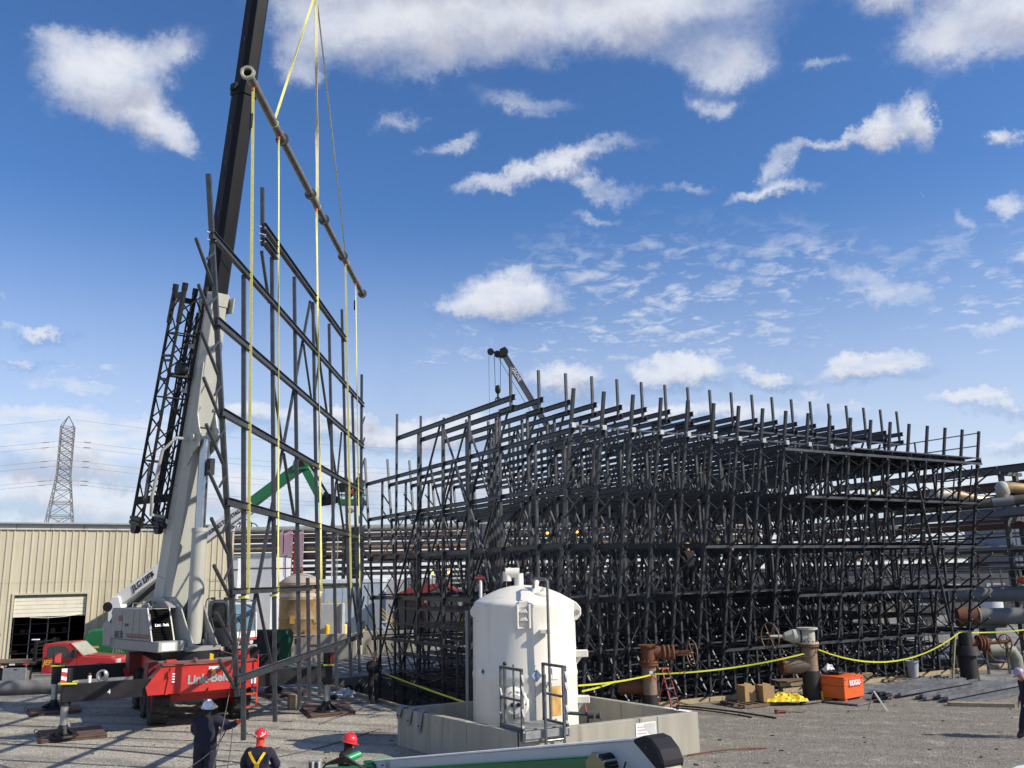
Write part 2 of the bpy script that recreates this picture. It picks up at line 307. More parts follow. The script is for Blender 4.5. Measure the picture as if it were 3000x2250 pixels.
TAPE = mat('caution tape', (.50, .54, .05), .45, 0, .05, 5)
RUSTY = mat('rusty iron', (.16, .062, .03), .85, .1, .35, 6, .5, 50, dirt=(.05, .03, .022), damt=.6, dscale=6)
RUSTP = mat('rusty pipe paint', (.23, .17, .12), .75, .1, .25, 4, .3, 50, dirt=RUST, damt=.8, dscale=4)
PLATE = mat('rusty steel plate', (.115, .07, .05), .8, .2, .3, 4, .3, 30, dirt=(.05, .035, .03), damt=.5)
VALVEW = mat('weathered valve white', (.42, .42, .36), .65, 0, .2, 6, dirt=RUST, damt=.7, dscale=6)
WRAP = mat('black pipe wrap', (.016, .015, .015), .6, 0, .3, 5, .4, 30)
ORANGE = mat('orange job box paint', (.66, .115, .025), .45, 0, .08, 4, dirt=(.35, .08, .03), damt=.35, dscale=5)
ORNG = mat('orange glove', (.85, .10, .015), .7, 0, .05, 5)
CARD = mat('cardboard', (.38, .25, .12), .9, 0, .1, 4)
WOOD = mat('weathered timber', (.33, .26, .16), .85, 0, .25, 6, .3, 30, dirt=(.16, .13, .09), damt=.5)
WOODD = mat('dark pallet timber', (.14, .10, .065), .9, 0, .3, 6, .3, 30)
TARP = mat('yellow tarp', (.72, .55, .02), .6, 0, .1, 6)
NAVY = mat('navy coveralls', (.014, .014, .032), .9, 0, .3, 7, .5, 22)
DKCLO = mat('black workwear', (.012, .012, .014), .9, 0, .3, 7, .5, 22)
SKIN = mat('skin', (.42, .22, .15), .55, 0, .06, 8)
BOOT = mat('work boots', (.045, .03, .02), .7, 0, .2, 8)
HATW = mat('white hard hat', (.72, .76, .82), .3, 0, .04, 4, coat=.4)
HATR = mat('red hard hat', (.62, .025, .03), .3, 0, .06, 4, coat=.5)
HATT = mat('tan hard hat', (.5, .38, .2), .4, 0, .1, 4)
GLASS = mat('dark window glass', (.03, .045, .05), .08, 0, .2, 2, spec=.8)
GLASSB = mat('windscreen glass', (.10, .18, .24), .06, 0, .3, 2, spec=.9)
FIBER = mat('brown fibreglass tank', (.27, .17, .075), .5, 0, .25, 2.2, dirt=(.42, .33, .2), damt=.6, dscale=2.5, coat=.2)
PALEB = mat('pale blue cladding', (.42, .50, .58), .5, 0, .06, 2, dirt=(.3, .34, .38), damt=.3)
PALEG = mat('pale grey cladding', (.55, .58, .62), .5, 0, .06, 2)
INSUL = mat('pipe insulation jacket', (.42, .41, .35), .45, .4, .15, 3, dirt=(.25, .22, .16), damt=.4)
BRPIPE = mat('brown steel pipe', (.13, .075, .05), .6, .2, .3, 3, dirt=(.04, .03, .025), damt=.5)
TANPIPE = mat('tan jacket pipe', (.36, .25, .13), .55, .2, .2, 3, dirt=(.2, .12, .07), damt=.5)
PINK = mat('pink cable jacket', (.40, .25, .30), .6, 0, .1, 4)
ROOFR = mat('red metal roof', (.25, .035, .03), .6, 0, .15, 3)
SHEDW = mat('beige shed cladding', (.36, .33, .26), .7, 0, .1, 3)
BLOCKG = mat('grey block cladding', (.13, .135, .145), .8, 0, .1, 3)
DKRED = mat('dark red panel', (.2, .03, .03), .6)
BLUED = mat('blue drum plastic', (.02, .08, .35), .5)
STRUCG = mat('grey rack steel', (.075, .078, .082), .6, .2, .25, 2, dirt=(.2, .19, .17), damt=.4)
BUCKET = mat('grey plastic bucket', (.36, .39, .42), .5, 0, .06, 4)
PAPER = mat('white paper', (.78, .78, .78), .8, 0, .04, 6)
SILV = mat('silver lettering', (.42, .42, .42), .4, .3, .15, 8)
LETW = mat('white lettering', (.8, .8, .8), .5)
LETK = mat('black lettering', (.02, .02, .02), .5)
LETR = mat('red lettering', (.5, .05, .05), .6)
LETY = mat('yellow lettering', (.75, .42, .04), .5)
LETG = mat('dark grey lettering', (.06, .065, .07), .6)
LETB = mat('blue lettering', (.05, .25, .5), .6)
ROPEM = mat('grey rope', (.11, .105, .10), .9, 0, .5, 30)
CABLE = mat('black cable', (.02, .02, .02), .6)
PLAST = mat('clear plastic sheet', (.55, .57, .6), .35)
OLIVE = mat('olive box', (.2, .19, .1), .8)

# ------------------------------------------------------------------ ground
def ground_mat():
    m = bpy.data.materials.new('gravel yard'); m.use_nodes = True; t = m.node_tree; L = t.links; b = t.nodes['Principled BSDF']
    b.inputs['Roughness'].default_value = .95; b.inputs['Specular IOR Level'].default_value = .2
    g = t.nodes.new('ShaderNodeNewGeometry'); P = g.outputs['Position']
    def noise(s, d=6, r=.6, dist=0):
        n = t.nodes.new('ShaderNodeTexNoise'); n.inputs['Scale'].default_value = s; n.inputs['Detail'].default_value = d; n.inputs['Roughness'].default_value = r; n.inputs['Distortion'].default_value = dist
        L.new(P, n.inputs['Vector']); return n.outputs[0]
    def ramp(v, a, bb, lo=0, hi=1):
        r = t.nodes.new('ShaderNodeMapRange'); r.interpolation_type = 'SMOOTHSTEP'; L.new(v, r.inputs[0]); r.inputs[1].default_value = a; r.inputs[2].default_value = bb; r.inputs[3].default_value = lo; r.inputs[4].default_value = hi; return r.outputs[0]
    def mixc(f, a, c):
        x = t.nodes.new('ShaderNodeMix'); x.data_type = 'RGBA'
        L.new(f, x.inputs[0]) if not isinstance(f, float) else setattr(x.inputs[0], 'default_value', f)
        for i, v in ((6, a), (7, c)):
            if isinstance(v, tuple): x.inputs[i].default_value = (*v, 1)
            else: L.new(v, x.inputs[i])
        return x.outputs[2]
    s = t.nodes.new('ShaderNodeSeparateXYZ'); L.new(P, s.inputs[0])
    # pale crushed stone on the left, browner and darker toward the right, grey paved strip far left of the basin
    right = ramp(s.outputs[0], 0.5, 6.0)
    base = mixc(right, (.47, .445, .375), (.265, .245, .21))
    big = noise(.35, 5, .6, .6); base = mixc(ramp(big, .45, .66, 0, .8), base, (.29, .27, .23))
    mid = noise(1.8, 7, .7, .3); base = mixc(ramp(mid, .5, .7, 0, .55), base, (.54, .51, .44))
    trk = t.nodes.new('ShaderNodeTexWave'); trk.inputs['Scale'].default_value = .22; trk.inputs['Distortion'].default_value = 5; trk.inputs['Detail'].default_value = 3; trk.inputs['Detail Scale'].default_value = .6
    mpp = t.nodes.new('ShaderNodeMapping'); mpp.inputs[2].default_value = (0, 0, 1.9); L.new(P, mpp.inputs[0]); L.new(mpp.outputs[0], trk.inputs[0])
    base = mixc(ramp(trk.outputs[1], .6, 1.0, 0, .5), base, (.22, .205, .175))
    far = ramp(s.outputs[1], 33.5, 38); pave = mixc(ramp(noise(.9, 6, .65), .4, .65), (.20, .20, .20), (.38, .37, .34))
    base = mixc(far, base, pave)
    # single stones
    v = t.nodes.new('ShaderNodeTexVoronoi'); v.inputs['Scale'].default_value = 17; L.new(P, v.inputs['Vector'])
    v2 = t.nodes.new('ShaderNodeTexVoronoi'); v2.inputs['Scale'].default_value = 42; L.new(P, v2.inputs['Vector'])
    sc = t.nodes.new('ShaderNodeSeparateColor'); L.new(v.outputs['Color'], sc.inputs[0]); sc2 = t.nodes.new('ShaderNodeSeparateColor'); L.new(v2.outputs['Color'], sc2.inputs[0])
    a = t.nodes.new('ShaderNodeMapRange'); L.new(sc.outputs[0], a.inputs[0]); a.inputs[3].default_value = .78; a.inputs[4].default_value = 1.18
    a2 = t.nodes.new('ShaderNodeMapRange'); L.new(sc2.outputs[0], a2.inputs[0]); a2.inputs[3].default_value = .72; a2.inputs[4].default_value = 1.26
    mm = t.nodes.new('ShaderNodeMath'); mm.operation = 'MULTIPLY'; L.new(a.outputs[0], mm.inputs[0]); L.new(a2.outputs[0], mm.inputs[1])
    x = t.nodes.new('ShaderNodeVectorMath'); x.operation = 'SCALE'; L.new(base, x.inputs[0]); L.new(mm.outputs[0], x.inputs['Scale'])
    L.new(x.outputs[0], b.inputs['Base Color'])
    hgt = t.nodes.new('ShaderNodeMath'); hgt.operation = 'ADD'; L.new(v.outputs['Distance'], hgt.inputs[0]); L.new(v2.outputs['Distance'], hgt.inputs[1])
    h2 = t.nodes.new('ShaderNodeMath'); h2.operation = 'ADD'; L.new(hgt.outputs[0], h2.inputs[0]); L.new(noise(3, 8, .7), h2.inputs[1])
    bp = t.nodes.new('ShaderNodeBump'); bp.inputs['Strength'].default_value = .75; bp.inputs['Distance'].default_value = .05; L.new(h2.outputs[0], bp.inputs['Height']); L.new(bp.outputs[0], b.inputs['Normal'])
    return m
GM = ground_mat()
TW = rad(30.4)                                       # tower axes: local x along the tower, local y across it, away from the yard
TO = V(2.03, 28.6, 0)
TMX = Matrix.Translation(TO) @ Matrix.Rotation(TW, 4, 'Z')
BX0, BX1, BY0, BY1, BZ = -2.9, 24.4, 1.75, 17.6, -1.4
hole = [TMX @ V(x, y, 0) for x, y in ((BX0, BY0), (BX1, BY0), (BX1, BY1), (BX0, BY1))]
S_ = 2500
outer = [TMX @ V(x, y, 0) for x, y in ((-S_, -S_), (S_, -S_), (S_, S_), (-S_, S_))]
g = MB(); g.add(hole + outer, [(4,5,1,0), (5,6,2,1), (6,7,3,2), (7,4,0,3)])
tag(g.build('ground', GM), kind='structure')
# basin: floor and four walls, the walls part of the excavation
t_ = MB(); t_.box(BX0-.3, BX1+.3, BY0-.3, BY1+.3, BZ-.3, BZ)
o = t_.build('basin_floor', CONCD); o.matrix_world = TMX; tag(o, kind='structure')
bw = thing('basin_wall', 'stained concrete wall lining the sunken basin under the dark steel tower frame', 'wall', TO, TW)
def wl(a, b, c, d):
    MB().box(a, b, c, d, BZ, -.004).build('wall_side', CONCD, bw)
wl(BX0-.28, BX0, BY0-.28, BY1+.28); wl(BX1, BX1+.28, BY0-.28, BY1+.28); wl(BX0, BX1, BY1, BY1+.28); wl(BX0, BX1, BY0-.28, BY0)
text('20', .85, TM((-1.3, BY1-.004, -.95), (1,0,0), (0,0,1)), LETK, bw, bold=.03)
# timber curb along the near edges of the basin
cb = thing('timber_curb', 'long weathered timber curb laid along the edge of the basin in front of the tower', 'curb', TO, TW)
x = -1.0
while x < BX1 - .5:
    L_ = random.uniform(3.4, 4.6); e = min(x + L_, BX1)
    MB().box(x, e - .03, BY0-.42 + random.uniform(-.02,.02), BY0-.3+.06, .002, .17 + random.uniform(-.02,.02)).build('timber', WOOD, cb, bev=.01); x = e
cb2 = thing('timber_curb', 'low timber curb along the left end of the basin beside the tag line worker', 'curb', TO, TW)
for k in range(4):
    MB().box(BX0-.3, BX0-.16, BY0 + k*4 + .02, BY0 + k*4 + 3.97, .002, .10).build('timber', WOOD, cb2, bev=.01)
# loose stones
def stones():
    rs = np.random.RandomState(3); vs = []; fs = []
    base = np.array([(1,0,0),(-1,0,0),(0,1,0),(0,-1,0),(0,0,1),(0,0,-1)], float)
    tri = [(0,2,4),(2,1,4),(1,3,4),(3,0,4),(2,0,5),(1,2,5),(3,1,5),(0,3,5)]
    M = np.array(TMX.inverted()); n = 0
    V_ = []; F_ = []
    for i in range(15000):
        y = 17 + 21 * rs.rand()**1.15; x = (rs.rand()*2-1) * (3 + y*.62)
        q = M @ np.array([x, y, 0, 1])
        if BX0-.5 < q[0] < BX1+.5 and BY0-.5 < q[1] < BY1+.5: continue
        s = .010 + .026 * rs.rand()**2.5
        v = base * s * (0.7 + .6*rs.rand(6, 3)) ; a = rs.rand()*6.28; c, d = math.cos(a), math.sin(a)
        v = np.stack([v[:,0]*c - v[:,1]*d, v[:,0]*d + v[:,1]*c, v[:,2]*.6], 1) + (x, y, s*.25)
        V_.append(v); F_ += [(n+a_, n+b_, n+c_) for a_, b_, c_ in tri]; n += 6
    me = bpy.data.meshes.new('stones'); me.from_pydata(np.concatenate(V_).tolist(), [], F_)
    me.materials.append(mat('loose stone', (.38, .36, .31), .9, 0, .45, 1.7)); me.update()
    o = bpy.data.objects.new('loose_gravel', me); COL.objects.link(o)
    tag(o, 'loose pale stones scattered over the gravel yard', 'gravel', kind='stuff')
stones()
def debris():
    rs = np.random.RandomState(11); mb = MB(); Mi = TMX.inverted()
    for i in range(170):
        y = 17 + 20*rs.rand()**1.2; x = (rs.rand()*2 - 1)*(3 + y*.6); q = Mi @ V(x, y, 0)
        if BX0-.5 < q.x < BX1+.5 and BY0-.5 < q.y < BY1+.5: continue
        a = rs.rand()*6.28; l = .02 + .08*rs.rand()**2; M_ = Matrix.Translation((x, y, .006)) @ Matrix.Rotation(a, 4, 'Z')
        mb.box(-l, l, -.008 - .02*rs.rand(), .01, 0, .012 + .02*rs.rand(), M_)
    tag(mb.build('scattered_debris', mat('dark debris', (.09, .075, .06), .9, 0, .5, 2)), 'small dark chips and twigs scattered over the gravel', 'debris', kind='stuff')
debris()

# ------------------------------------------------------------------ metal building
BD = V(-24, 48, 0); BR = rad(30)                     # local x along the wall (azimuth 60)
bld = thing('metal_building', 'tan ribbed metal building with a half open roll up door behind the red truck', 'building', BD, BR)
EZ = 7.35
def siding(x0, x1, z0, z1, y=0):
    mb = MB(); pts = []; x = x0; p = .32; kk = 0
    while x < x1 - 1e-4:
        e = min(x + p, x1)
        for dx, dy in ((0, 0), (.20, 0), (.235, -.045), (.285, -.045)):
            if x + dx < e - .001: pts.append((x + dx, y + dy))
        x = e
    pts.append((x1, y))
    vs = [V(a, b, z0) for a, b in pts] + [V(a, b, z1) for a, b in pts]; n = len(pts)
    mb.add(vs, [(i, i+1, n+i+1, n+i) for i in range(n-1)])
    o = mb.build('wall_panel', TAN, bld); return o
DX0, DX1, DZ = -2.2, 1.22, 3.98
x = -12.0
while x < 8.7:
    e = min(x + .96, 8.72)
    if x < DX0 < e: e = DX0
    if x < DX1 < e and x >= DX0: e = DX1
    z0 = DZ if (x >= DX0 - .01 and e <= DX1 + .01) else 0
    yy = random.uniform(-.006, .004)
    if z0 < 4.4: siding(x, e, z0, 4.62, yy); siding(x, e, 4.6, EZ, yy - .012)
    else: siding(x, e, z0, EZ, yy)
    x = e
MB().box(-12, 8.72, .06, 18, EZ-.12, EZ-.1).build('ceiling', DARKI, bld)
for k in range(13):
    MB().box(-12 + k*1.6, -12 + (k+1)*1.6 - .02, -.12, .02, EZ-.02, EZ+.34).build('eave_trim', TRIM, bld)
MB().prism([(-.35, EZ+.36), (9, EZ+.75), (18.2, EZ+.36), (18.2, EZ+.28), (9, EZ+.66), (-.35, EZ+.28)], -12.1, 8.85, 'x').build('roof', mat('galvanised roof', (.45,.46,.46), .4, .5, .1, 1), bld)
# the gable end on the right
mb = MB(); mb.add([V(8.70, .0, 0), V(8.70, 18, 0), V(8.70, 18, EZ+.2), V(8.70, 9, EZ+.6), V(8.70, 0, EZ+.2)], [(0,1,2,3,4)]); mb.build('end_wall', TAN, bld)
MB().box(8.66, 8.76, -.07, .05, 0, EZ).build('corner_trim', TAN, bld)
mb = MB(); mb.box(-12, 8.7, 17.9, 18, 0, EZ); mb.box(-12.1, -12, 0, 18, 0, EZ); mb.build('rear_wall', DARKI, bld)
for a, b, c, d in ((DX0-.1, DX0, 0, DZ), (DX1, DX1+.1, 0, DZ), (DX0-.1, DX1+.1, DZ, DZ+.09)): MB().box(a, b, -.075, .12, c, d).build('door_frame', TAN, bld)
for k in range(5):                                   # the door slats hanging half way down
    MB().box(DX0+.02, DX1-.02, .10, .14, 2.86 + k*.2, 3.05 + k*.2).build('door_slat', CREAM, bld, bev=.008)
MB().box(DX0, DX1, .3, .7, 3.5, 3.98).build('door_drum_cover', TRIM, bld)
mb = MB(); mb.tube([(DX0+.8, .06, 2.84), (DX0+1.6, .05, 2.79), (DX0+2.4, .05, 2.83), (DX1-.1, .06, 2.95)], .012); mb.build('pull_rope', PAPER, bld)
mb = MB(); mb.box(DX0-2, DX1+2, .2, 17, .002, .01); mb.build('floor_slab', mat('shop floor', (.10,.095,.085), .8), bld)
sh = thing('storage_rack', 'tall dark storage rack of shelves inside the open roll up door', 'shelving', TMX @ V(0,0,0)); sh.location = Matrix.Translation(BD) @ Matrix.Rotation(BR, 4, 'Z') @ V(-1.3, 2.2, 0); sh.rotation_euler = (0,0,BR)
for xx in (-.8, .0, .85, 1.9): MB().box(xx, xx+.05, 0, .05, 0, 2.9).build('upright', GALV, sh)
for zz in (.9, 1.35, 1.9, 2.4): MB().box(-.8, 1.95, -.05, .55, zz, zz+.04).build('shelf', STRUCG, sh)
for k in range(9):
    xx = -.7 + .29*k; zz = random.choice((.94, 1.39, 1.94)); MB().box(xx, xx+.22, .05, .4, zz, zz + random.uniform(.12, .3)).build('stored_box', random.choice((BLACK, OLIVE, DKRED, STRUCG)), sh)
fx = thing('wall_lamp', 'rusty wall lamp and pipe bracket fixed left of the roll up door', 'lamp', Matrix.Translation(BD) @ Matrix.Rotation(BR, 4, 'Z') @ V(-3.15, -.1, 2.0), BR)
mb = MB(); mb.tube([(0,0,0), (.05,-.15,.02), (.5,-.2,.05)], .03); mb.build('bracket', RUSTY, fx); MB().ball((0,-.12,.25), .11).build('lamp_glass', DKRED, fx); MB().cyl((0,-.12,.32), (0,-.12,.52), .09, .05).build('lamp_hood', STRUCG, fx)

# ------------------------------------------------------------------ cooling tower steel frame (bents)
LV = (9.15, 7.35, 5.45, 3.6, 1.75, -.05)
def ac(z): return (10.5 - z) * .19                   # near sloped leg
def af(z): return 19.0 - ac(z)
def mb_bar(p, q, w, h=None): return MB().bar((0, *p), (0, *q), w, h, up=(1,0,0))
def bent_parts(ztrim=-1.35):
    P = []                                           # (name, mesh)
    def col(p, q, w=.092): P.append(('column', mb_bar(p, q, w).mesh('column', STEEL)))
    col((0, 10.5), (ac(-.4), -.4), .1); col((19, 10.5), (af(-.4), -.4), .1)
    col((4.11, 12.1), (4.11, 10.48)); col((14.86, 12.1), (14.86, ztrim))
    col((2.5, 9.1), (2.5, ztrim)); col((5.0, 10.5), (5.0, ztrim)); col((7.45, 10.8), (7.45, ztrim))
    col((9.9, 10.8), (9.9, ztrim)); col((12.4, 10.8), (12.4, ztrim)); col((16.6, 9.1), (16.6, ztrim)); col((8.6, 2.05), (8.6, ztrim))
    for z in LV:
        if z == 1.75:
            P.append(('beam', MB().chan((.07, ac(z)-.15, z), (.07, 8.75, z), .10, .13).mesh('beam', STEEL)))
            P.append(('beam', MB().chan((-.09, 8.5, z+.04), (-.09, af(z)+.15, z+.04), .10, .13).mesh('beam', STEEL)))
        else: P.append(('beam', MB().chan((.07, ac(z)-.15, z), (.07, af(z)+.15, z), .10, .165).mesh('beam', STEEL)))
    P.append(('beam', MB().chan((.08, 3.95, 10.95), (.08, 15.0, 10.95), .12, .19).mesh('beam', STEEL)))
    P.append(('beam', MB().chan((.08, 3.95, 10.56), (.08, 5.15, 10.56), .14, .17).mesh('beam', STEEL)))
    def br(p, q, w=.058, x=-.07): P.append(('brace', MB().bar((x, *p), (x, *q), w, w, up=(1,0,0)).mesh('brace', STEEL)))
    br((9.8, 10.8), (2.55, .0), .07); br((10.0, 10.8), (17.1, .0), .07, -.08)
    br((8.8, 9.1), (9.85, 7.4)); br((11.0, 9.1), (9.98, 7.4)); br((4.25, 10.4), (4.95, 9.2), .07)
    br((5.2, 7.3), (6.2, 5.5)); br((14.6, 7.3), (13.6, 5.5)); br((3.75, 1.7), (5.0, -.05)); br((15.9, 1.7), (14.86, -.05))
    br((.5, 9.0), (.85, 7.3), .05); br((6.3, 5.35), (7.4, 3.7), .07); br((13.4, 5.35), (12.45, 3.7), .07)
    return P
GALVD = mat('dull plate', (.085,.09,.095), .5, .4, .3, 4)
ARMZ = [8.13 - .93*i for i in range(10)]
def arm_near(z): return MB().bar((-.03, ac(z)-.02, z), (-.03, ac(z)-1.07, z+.66), .055, .055, up=(1,0,0))
def arm_far(z): return MB().bar((-.03, af(z)+.02, z), (-.03, af(z)+1.07, z+.66), .055, .055, up=(1,0,0))
def rod_near(z): return MB().bar((.04, ac(z+.72), z+.72), (.04, ac(z)-.62, z+.38), .036, .036)
PARTS = bent_parts()
ARMN = [arm_near(z).mesh('louver_arm', STEEL) for z in ARMZ]; ARMF = [arm_far(z).mesh('louver_arm', STEEL) for z in ARMZ]
RODN = [rod_near(z).mesh('tie_rod', STEEL) for z in ARMZ]
def put(name, me, parent, x=0.0, m=None):
    o = bpy.data.objects.new(name, me); COL.objects.link(o); o.parent = parent; o.location = (x, 0, 0); return o
DARKC = {}
def dark(me):                                        # the standing tower is bare darker steel than the new frame on the hook
    if me.name not in DARKC:
        d = me.copy(); d.materials[0] = STEEL2; DARKC[me.name] = d
    return DARKC[me.name]
tower = thing('tower_frame', 'huge dark steel frame of a cooling tower, nineteen leaning bents standing in the basin', 'steel frame', TO, TW)
SP = 1.231; NB = 19
far_stuff = MB(); farbr = MB(); narm = 0; nbr = 0
for k in range(NB):
    for nm, me in PARTS:
        if nm == 'brace':
            nbr += 1
            if nbr > 290: continue
        put(nm, dark(me), tower, k*SP)
    for i, me in enumerate(ARMN): put('louver_arm', dark(me), tower, k*SP); put('tie_rod', dark(RODN[i]), tower, k*SP)
    for i, z in enumerate(ARMZ):
        if narm < 100: put('louver_arm', dark(ARMF[i]), tower, k*SP); narm += 1
        else: far_stuff.bar((k*SP-.03, af(z)+.02, z), (k*SP-.03, af(z)+1.07, z+.66), .055, .055)
tag(far_stuff.build('louver_arms', STEEL2, tower), kind='stuff')
XE = (NB-1)*SP
def girt(y, z, x0=0, x1=XE, w=.07, h=.10): MB().bar((x0-.1, y, z), (x1+.1, y, z), w, h).build('girt', STEEL2, tower)
for z, k0 in ((5.38, 5), (3.53, 9), (1.68, 6)): girt(ac(z)-.13, z, k0*SP); girt(af(z)+.13, z)
girt(ac(9.2)-.12, 9.28, 0, XE, .035, .05); girt(ac(9.1)-.13, 9.03, 8*SP, XE); girt(ac(7.3)-.13, 7.28, 9*SP, XE); girt(ac(-.1)-.13, -.12)
for a in (2.6, 5.1, 7.55, 10.0, 12.5, 15.0, 16.7):
    for z in (3.73, 1.88, .1): girt(a, z, 0, XE, .045, .055)
girt(4.11, 10.45, 9*SP, XE, .06, .08)
for k in range(12): MB().box(k*SP-.08, k*SP+.08, ac(9.28)-.2, ac(9.28)-.1, 9.2, 9.36).build('bracket', GALV, tower)
# decks of planks on the right hand bays
for (z, k0, k1, y1) in ((9.30, 11, 18, 4.0), (7.46, 11, 18, 4.0), (5.56, 12, 18, 1.6), (3.72, 4, 9, 1.6)):
    y = ac(z) + .12
    while y < ac(z) + y1:
        xx = k0*SP
        while xx < k1*SP - .1:
            e = min(xx + 3*SP, k1*SP); MB().box(xx+.01, e-.01, y, y+.28, z, z+.045).build('deck_plank', STEEL2, tower); xx = e
        y += .31
pl_ = MB()
for k in range(NB):
    for z in LV:
        for a in (ac(z), 2.5, 9.9):
            pl_.box(k*SP+.047, k*SP+.054, a-.10, a+.10, z-.12, z+.10)
    for z in ARMZ: pl_.box(k*SP-.07, k*SP-.055, ac(z)-.12, ac(z)+.06, z-.06, z+.08)
tag(pl_.build('node_plates', GALVD, tower), kind='stuff')
# bracing between bents (planes along the tower)
nb2 = 0; stuffb = MB()
for a in (2.5, 5.0, 7.45, 9.9, 12.4, 14.86, 16.6):
    for k in range(NB-1):
        for j, z in enumerate((3.75, 1.9, .1, -1.3, 5.6)):
            if (k + j + int(a)) % 2: continue
            if z == 5.6 and (k + int(a*2)) % 3: continue
            h = 1.7 if z > -1 else 1.25
            s = 1 if (k+j) % 4 < 2 else -1
            p = (k*SP + (.06 if s > 0 else SP-.06), a+.09, z); q = (k*SP + (SP-.06 if s > 0 else .06), a+.09, z+h)
            if nb2 < 240: MB().bar(p, q, .036, .036, up=(0,1,0)).build('cross_brace', STEEL2, tower); nb2 += 1
            else: stuffb.bar(p, q, .036, .036, up=(0,1,0))
tag(stuffb.build('cross_braces', STEEL2, tower), kind='stuff')
# dense fill supports low in the bays (thin grid bars)
fs = MB()
rs = random.Random(5)
for k in range(NB-1):
    for z in (-.9, -.45, .45, .9, 1.25):
        for a in (2.9, 4.2, 6.1, 8.2, 10.6, 13.2): 
            if rs.random() < .8: fs.bar((k*SP, a, z + rs.uniform(-.08,.08)), ((k+1)*SP, a, z + rs.uniform(-.08,.08)), .035, .05)
    for x_ in (.3, .62, .93):
        for z in (.35, 1.1, -.7, 2.4, 3.1): 
            fs.bar((k*SP + x_, 2.6, z), (k*SP + x_, 16, z + .02), .035, .05)
            if rs.random() < .35: fs.bar((k*SP + x_, 3.3, z), (k*SP + x_, 3.3, z+1.1), .03, .03)
for k in range(NB-1):                                # hanger rods and small stubs between the storeys
    for z0 in (1.9, 3.8, 5.65):
        for a in (3.6, 6.2, 8.7, 11.1, 13.6):
            if rs.random() < .55: fs.bar((k*SP + rs.uniform(.2, 1.0), a, z0), (k*SP + rs.uniform(.2, 1.0), a, z0+1.6), .04, .04)
tag(fs.build('fill_supports', STEEL2, tower), kind='stuff')
# handrail on the far right bent
hr = MAILR = mat('pale green handrail', (.34, .36, .24), .6)
for z in (9.85, 10.42): MB().cyl((XE, .1, z), (XE, 8.2, z), .028).build('handrail', hr, tower)
for a in (3.3, 6.5): MB().bar((XE, a, 9.2), (XE, a, 10.45), .06).build('rail_post', STEEL2, tower)
# long raking prop on the right hand end
MB().bar((XE-4.6, .3, 9.0), (XE-1.6, 1.2, .1), .1).build('raking_prop', STEEL2, tower)
for k, z in ((0, 5.9), (1, 5.95), (7, 4.1), (13, 4.9), (14, 7.9)):
    b = MB(); b.ball((k*SP+.35, 2.4, z), .05); b.build('lamp_bulb', glow('lit bulb', (1.0, .50, .10), 1.6), tower)

# ------------------------------------------------------------------ the frame hanging from the crane
A_, H_, TL_, TP_ = .003, 2.54, -.046, -.005
FM = Matrix.Translation((-5.935, 17.523, H_)) @ Matrix.Rotation(-A_, 4, 'Z') @ Matrix.Rotation(TP_, 4, 'X') @ Matrix.Rotation(TL_, 4, 'Y')
GALVD_ = 1
hung = thing('hanging_bent', 'single dark steel bent hanging upright from four yellow slings above the gravel', 'steel frame')
hung.matrix_world = FM
for nm, me in PARTS: put(nm, me, hung)
for i in range(10): put('louver_arm', ARMN[i], hung); put('tie_rod', RODN[i], hung); put('louver_arm', ARMF[i], hung)
for a, z, w in ((4.11, 10.95, .1), (4.11, 10.75, .1), (4.11, 10.56, .1), (.27, 9.22, .1), (.27, 9.05, .1)):
    MB().bar((-.05, a-.2, z), (.1, a-.05, z), .02, .02).build('bolt', STEEL, hung)
for a in (2.5, 5.0, 10.0): MB().bar((0, a-.13, 1.62), (0, a+.13, 1.62), .16, .06).build('sling_wrap', YEL, hung)
for z in LV: MB().box(.048, .056, ac(z)-.09, ac(z)+.09, z-.10, z+.09).build('node_plate', STEEL, hung)
# spreader pipe above it
def FP(a, z, x=0): return FM @ V(x, a, z)
pa, pb = FP(2.3, 14.35, .15), FP(18.9, 14.05, .15)
sp = thing('spreader_pipe', 'long grey steel spreader pipe with bolted flanges hanging on the diagonal slings', 'spreader bar', pa)
pd = (pb - pa)
MB().cyl((0,0,0), pd, .11, n=20, cap=False).build('pipe', mat('weathered grey pipe', (.20,.195,.17), .5, .5, .25, 4, dirt=(.08,.075,.06), damt=.6), sp, True)
MB().cyl(pd*.02, pd*.98, .095, n=16).build('pipe_bore', DARKI, sp, True)
for t in (.0, .2, .4125, .5335, .738, .997):
    c = pd*t; d = pd.normalized()
    MB().cyl(c - d*.03, c + d*.03, .19, n=20, cap=t > .01).build('flange', VALVEW if t == 0 else STRUCG, sp, True)
    if t == 0: MB().torus(c, .145, .045, d, 20, 6).build('flange', VALVEW, sp, True)
apex = V(-6.51, 27.0, 24.35)
ORNG2 = mat('orange sleeve', (.5,.12,.05), .7)
def sling(p, q, w, m, label, grp, tw=0.0, face=(0,1,0)):
    o = thing('lifting_sling', label, 'sling', tuple(q), 0, grp); p = Vector(p) - Vector(q); n = 24; mb = MB(); vs = []
    d = p.normalized(); f = Vector(face); x0 = d.cross(f).normalized()
    for i in range(n+1):
        a = tw * math.sin(i/n*PI*3); x = Matrix.Rotation(a, 3, d) @ x0; y = d.cross(x); c = p*(i/n)
        for sx_, sy_ in ((-1,-1),(1,-1),(1,1),(-1,1)): vs.append(c + x*w/2*sx_ + y*.006*sy_)
    fsx = [(i*4+j, i*4+(j+1) % 4, i*4+4+(j+1) % 4, i*4+4+j) for i in range(n) for j in range(4)]
    mb.add(vs, fsx); mb.build('webbing', m, o); return o
def onpipe(a): return pa + pd * ((a - 2.3) / 16.6)
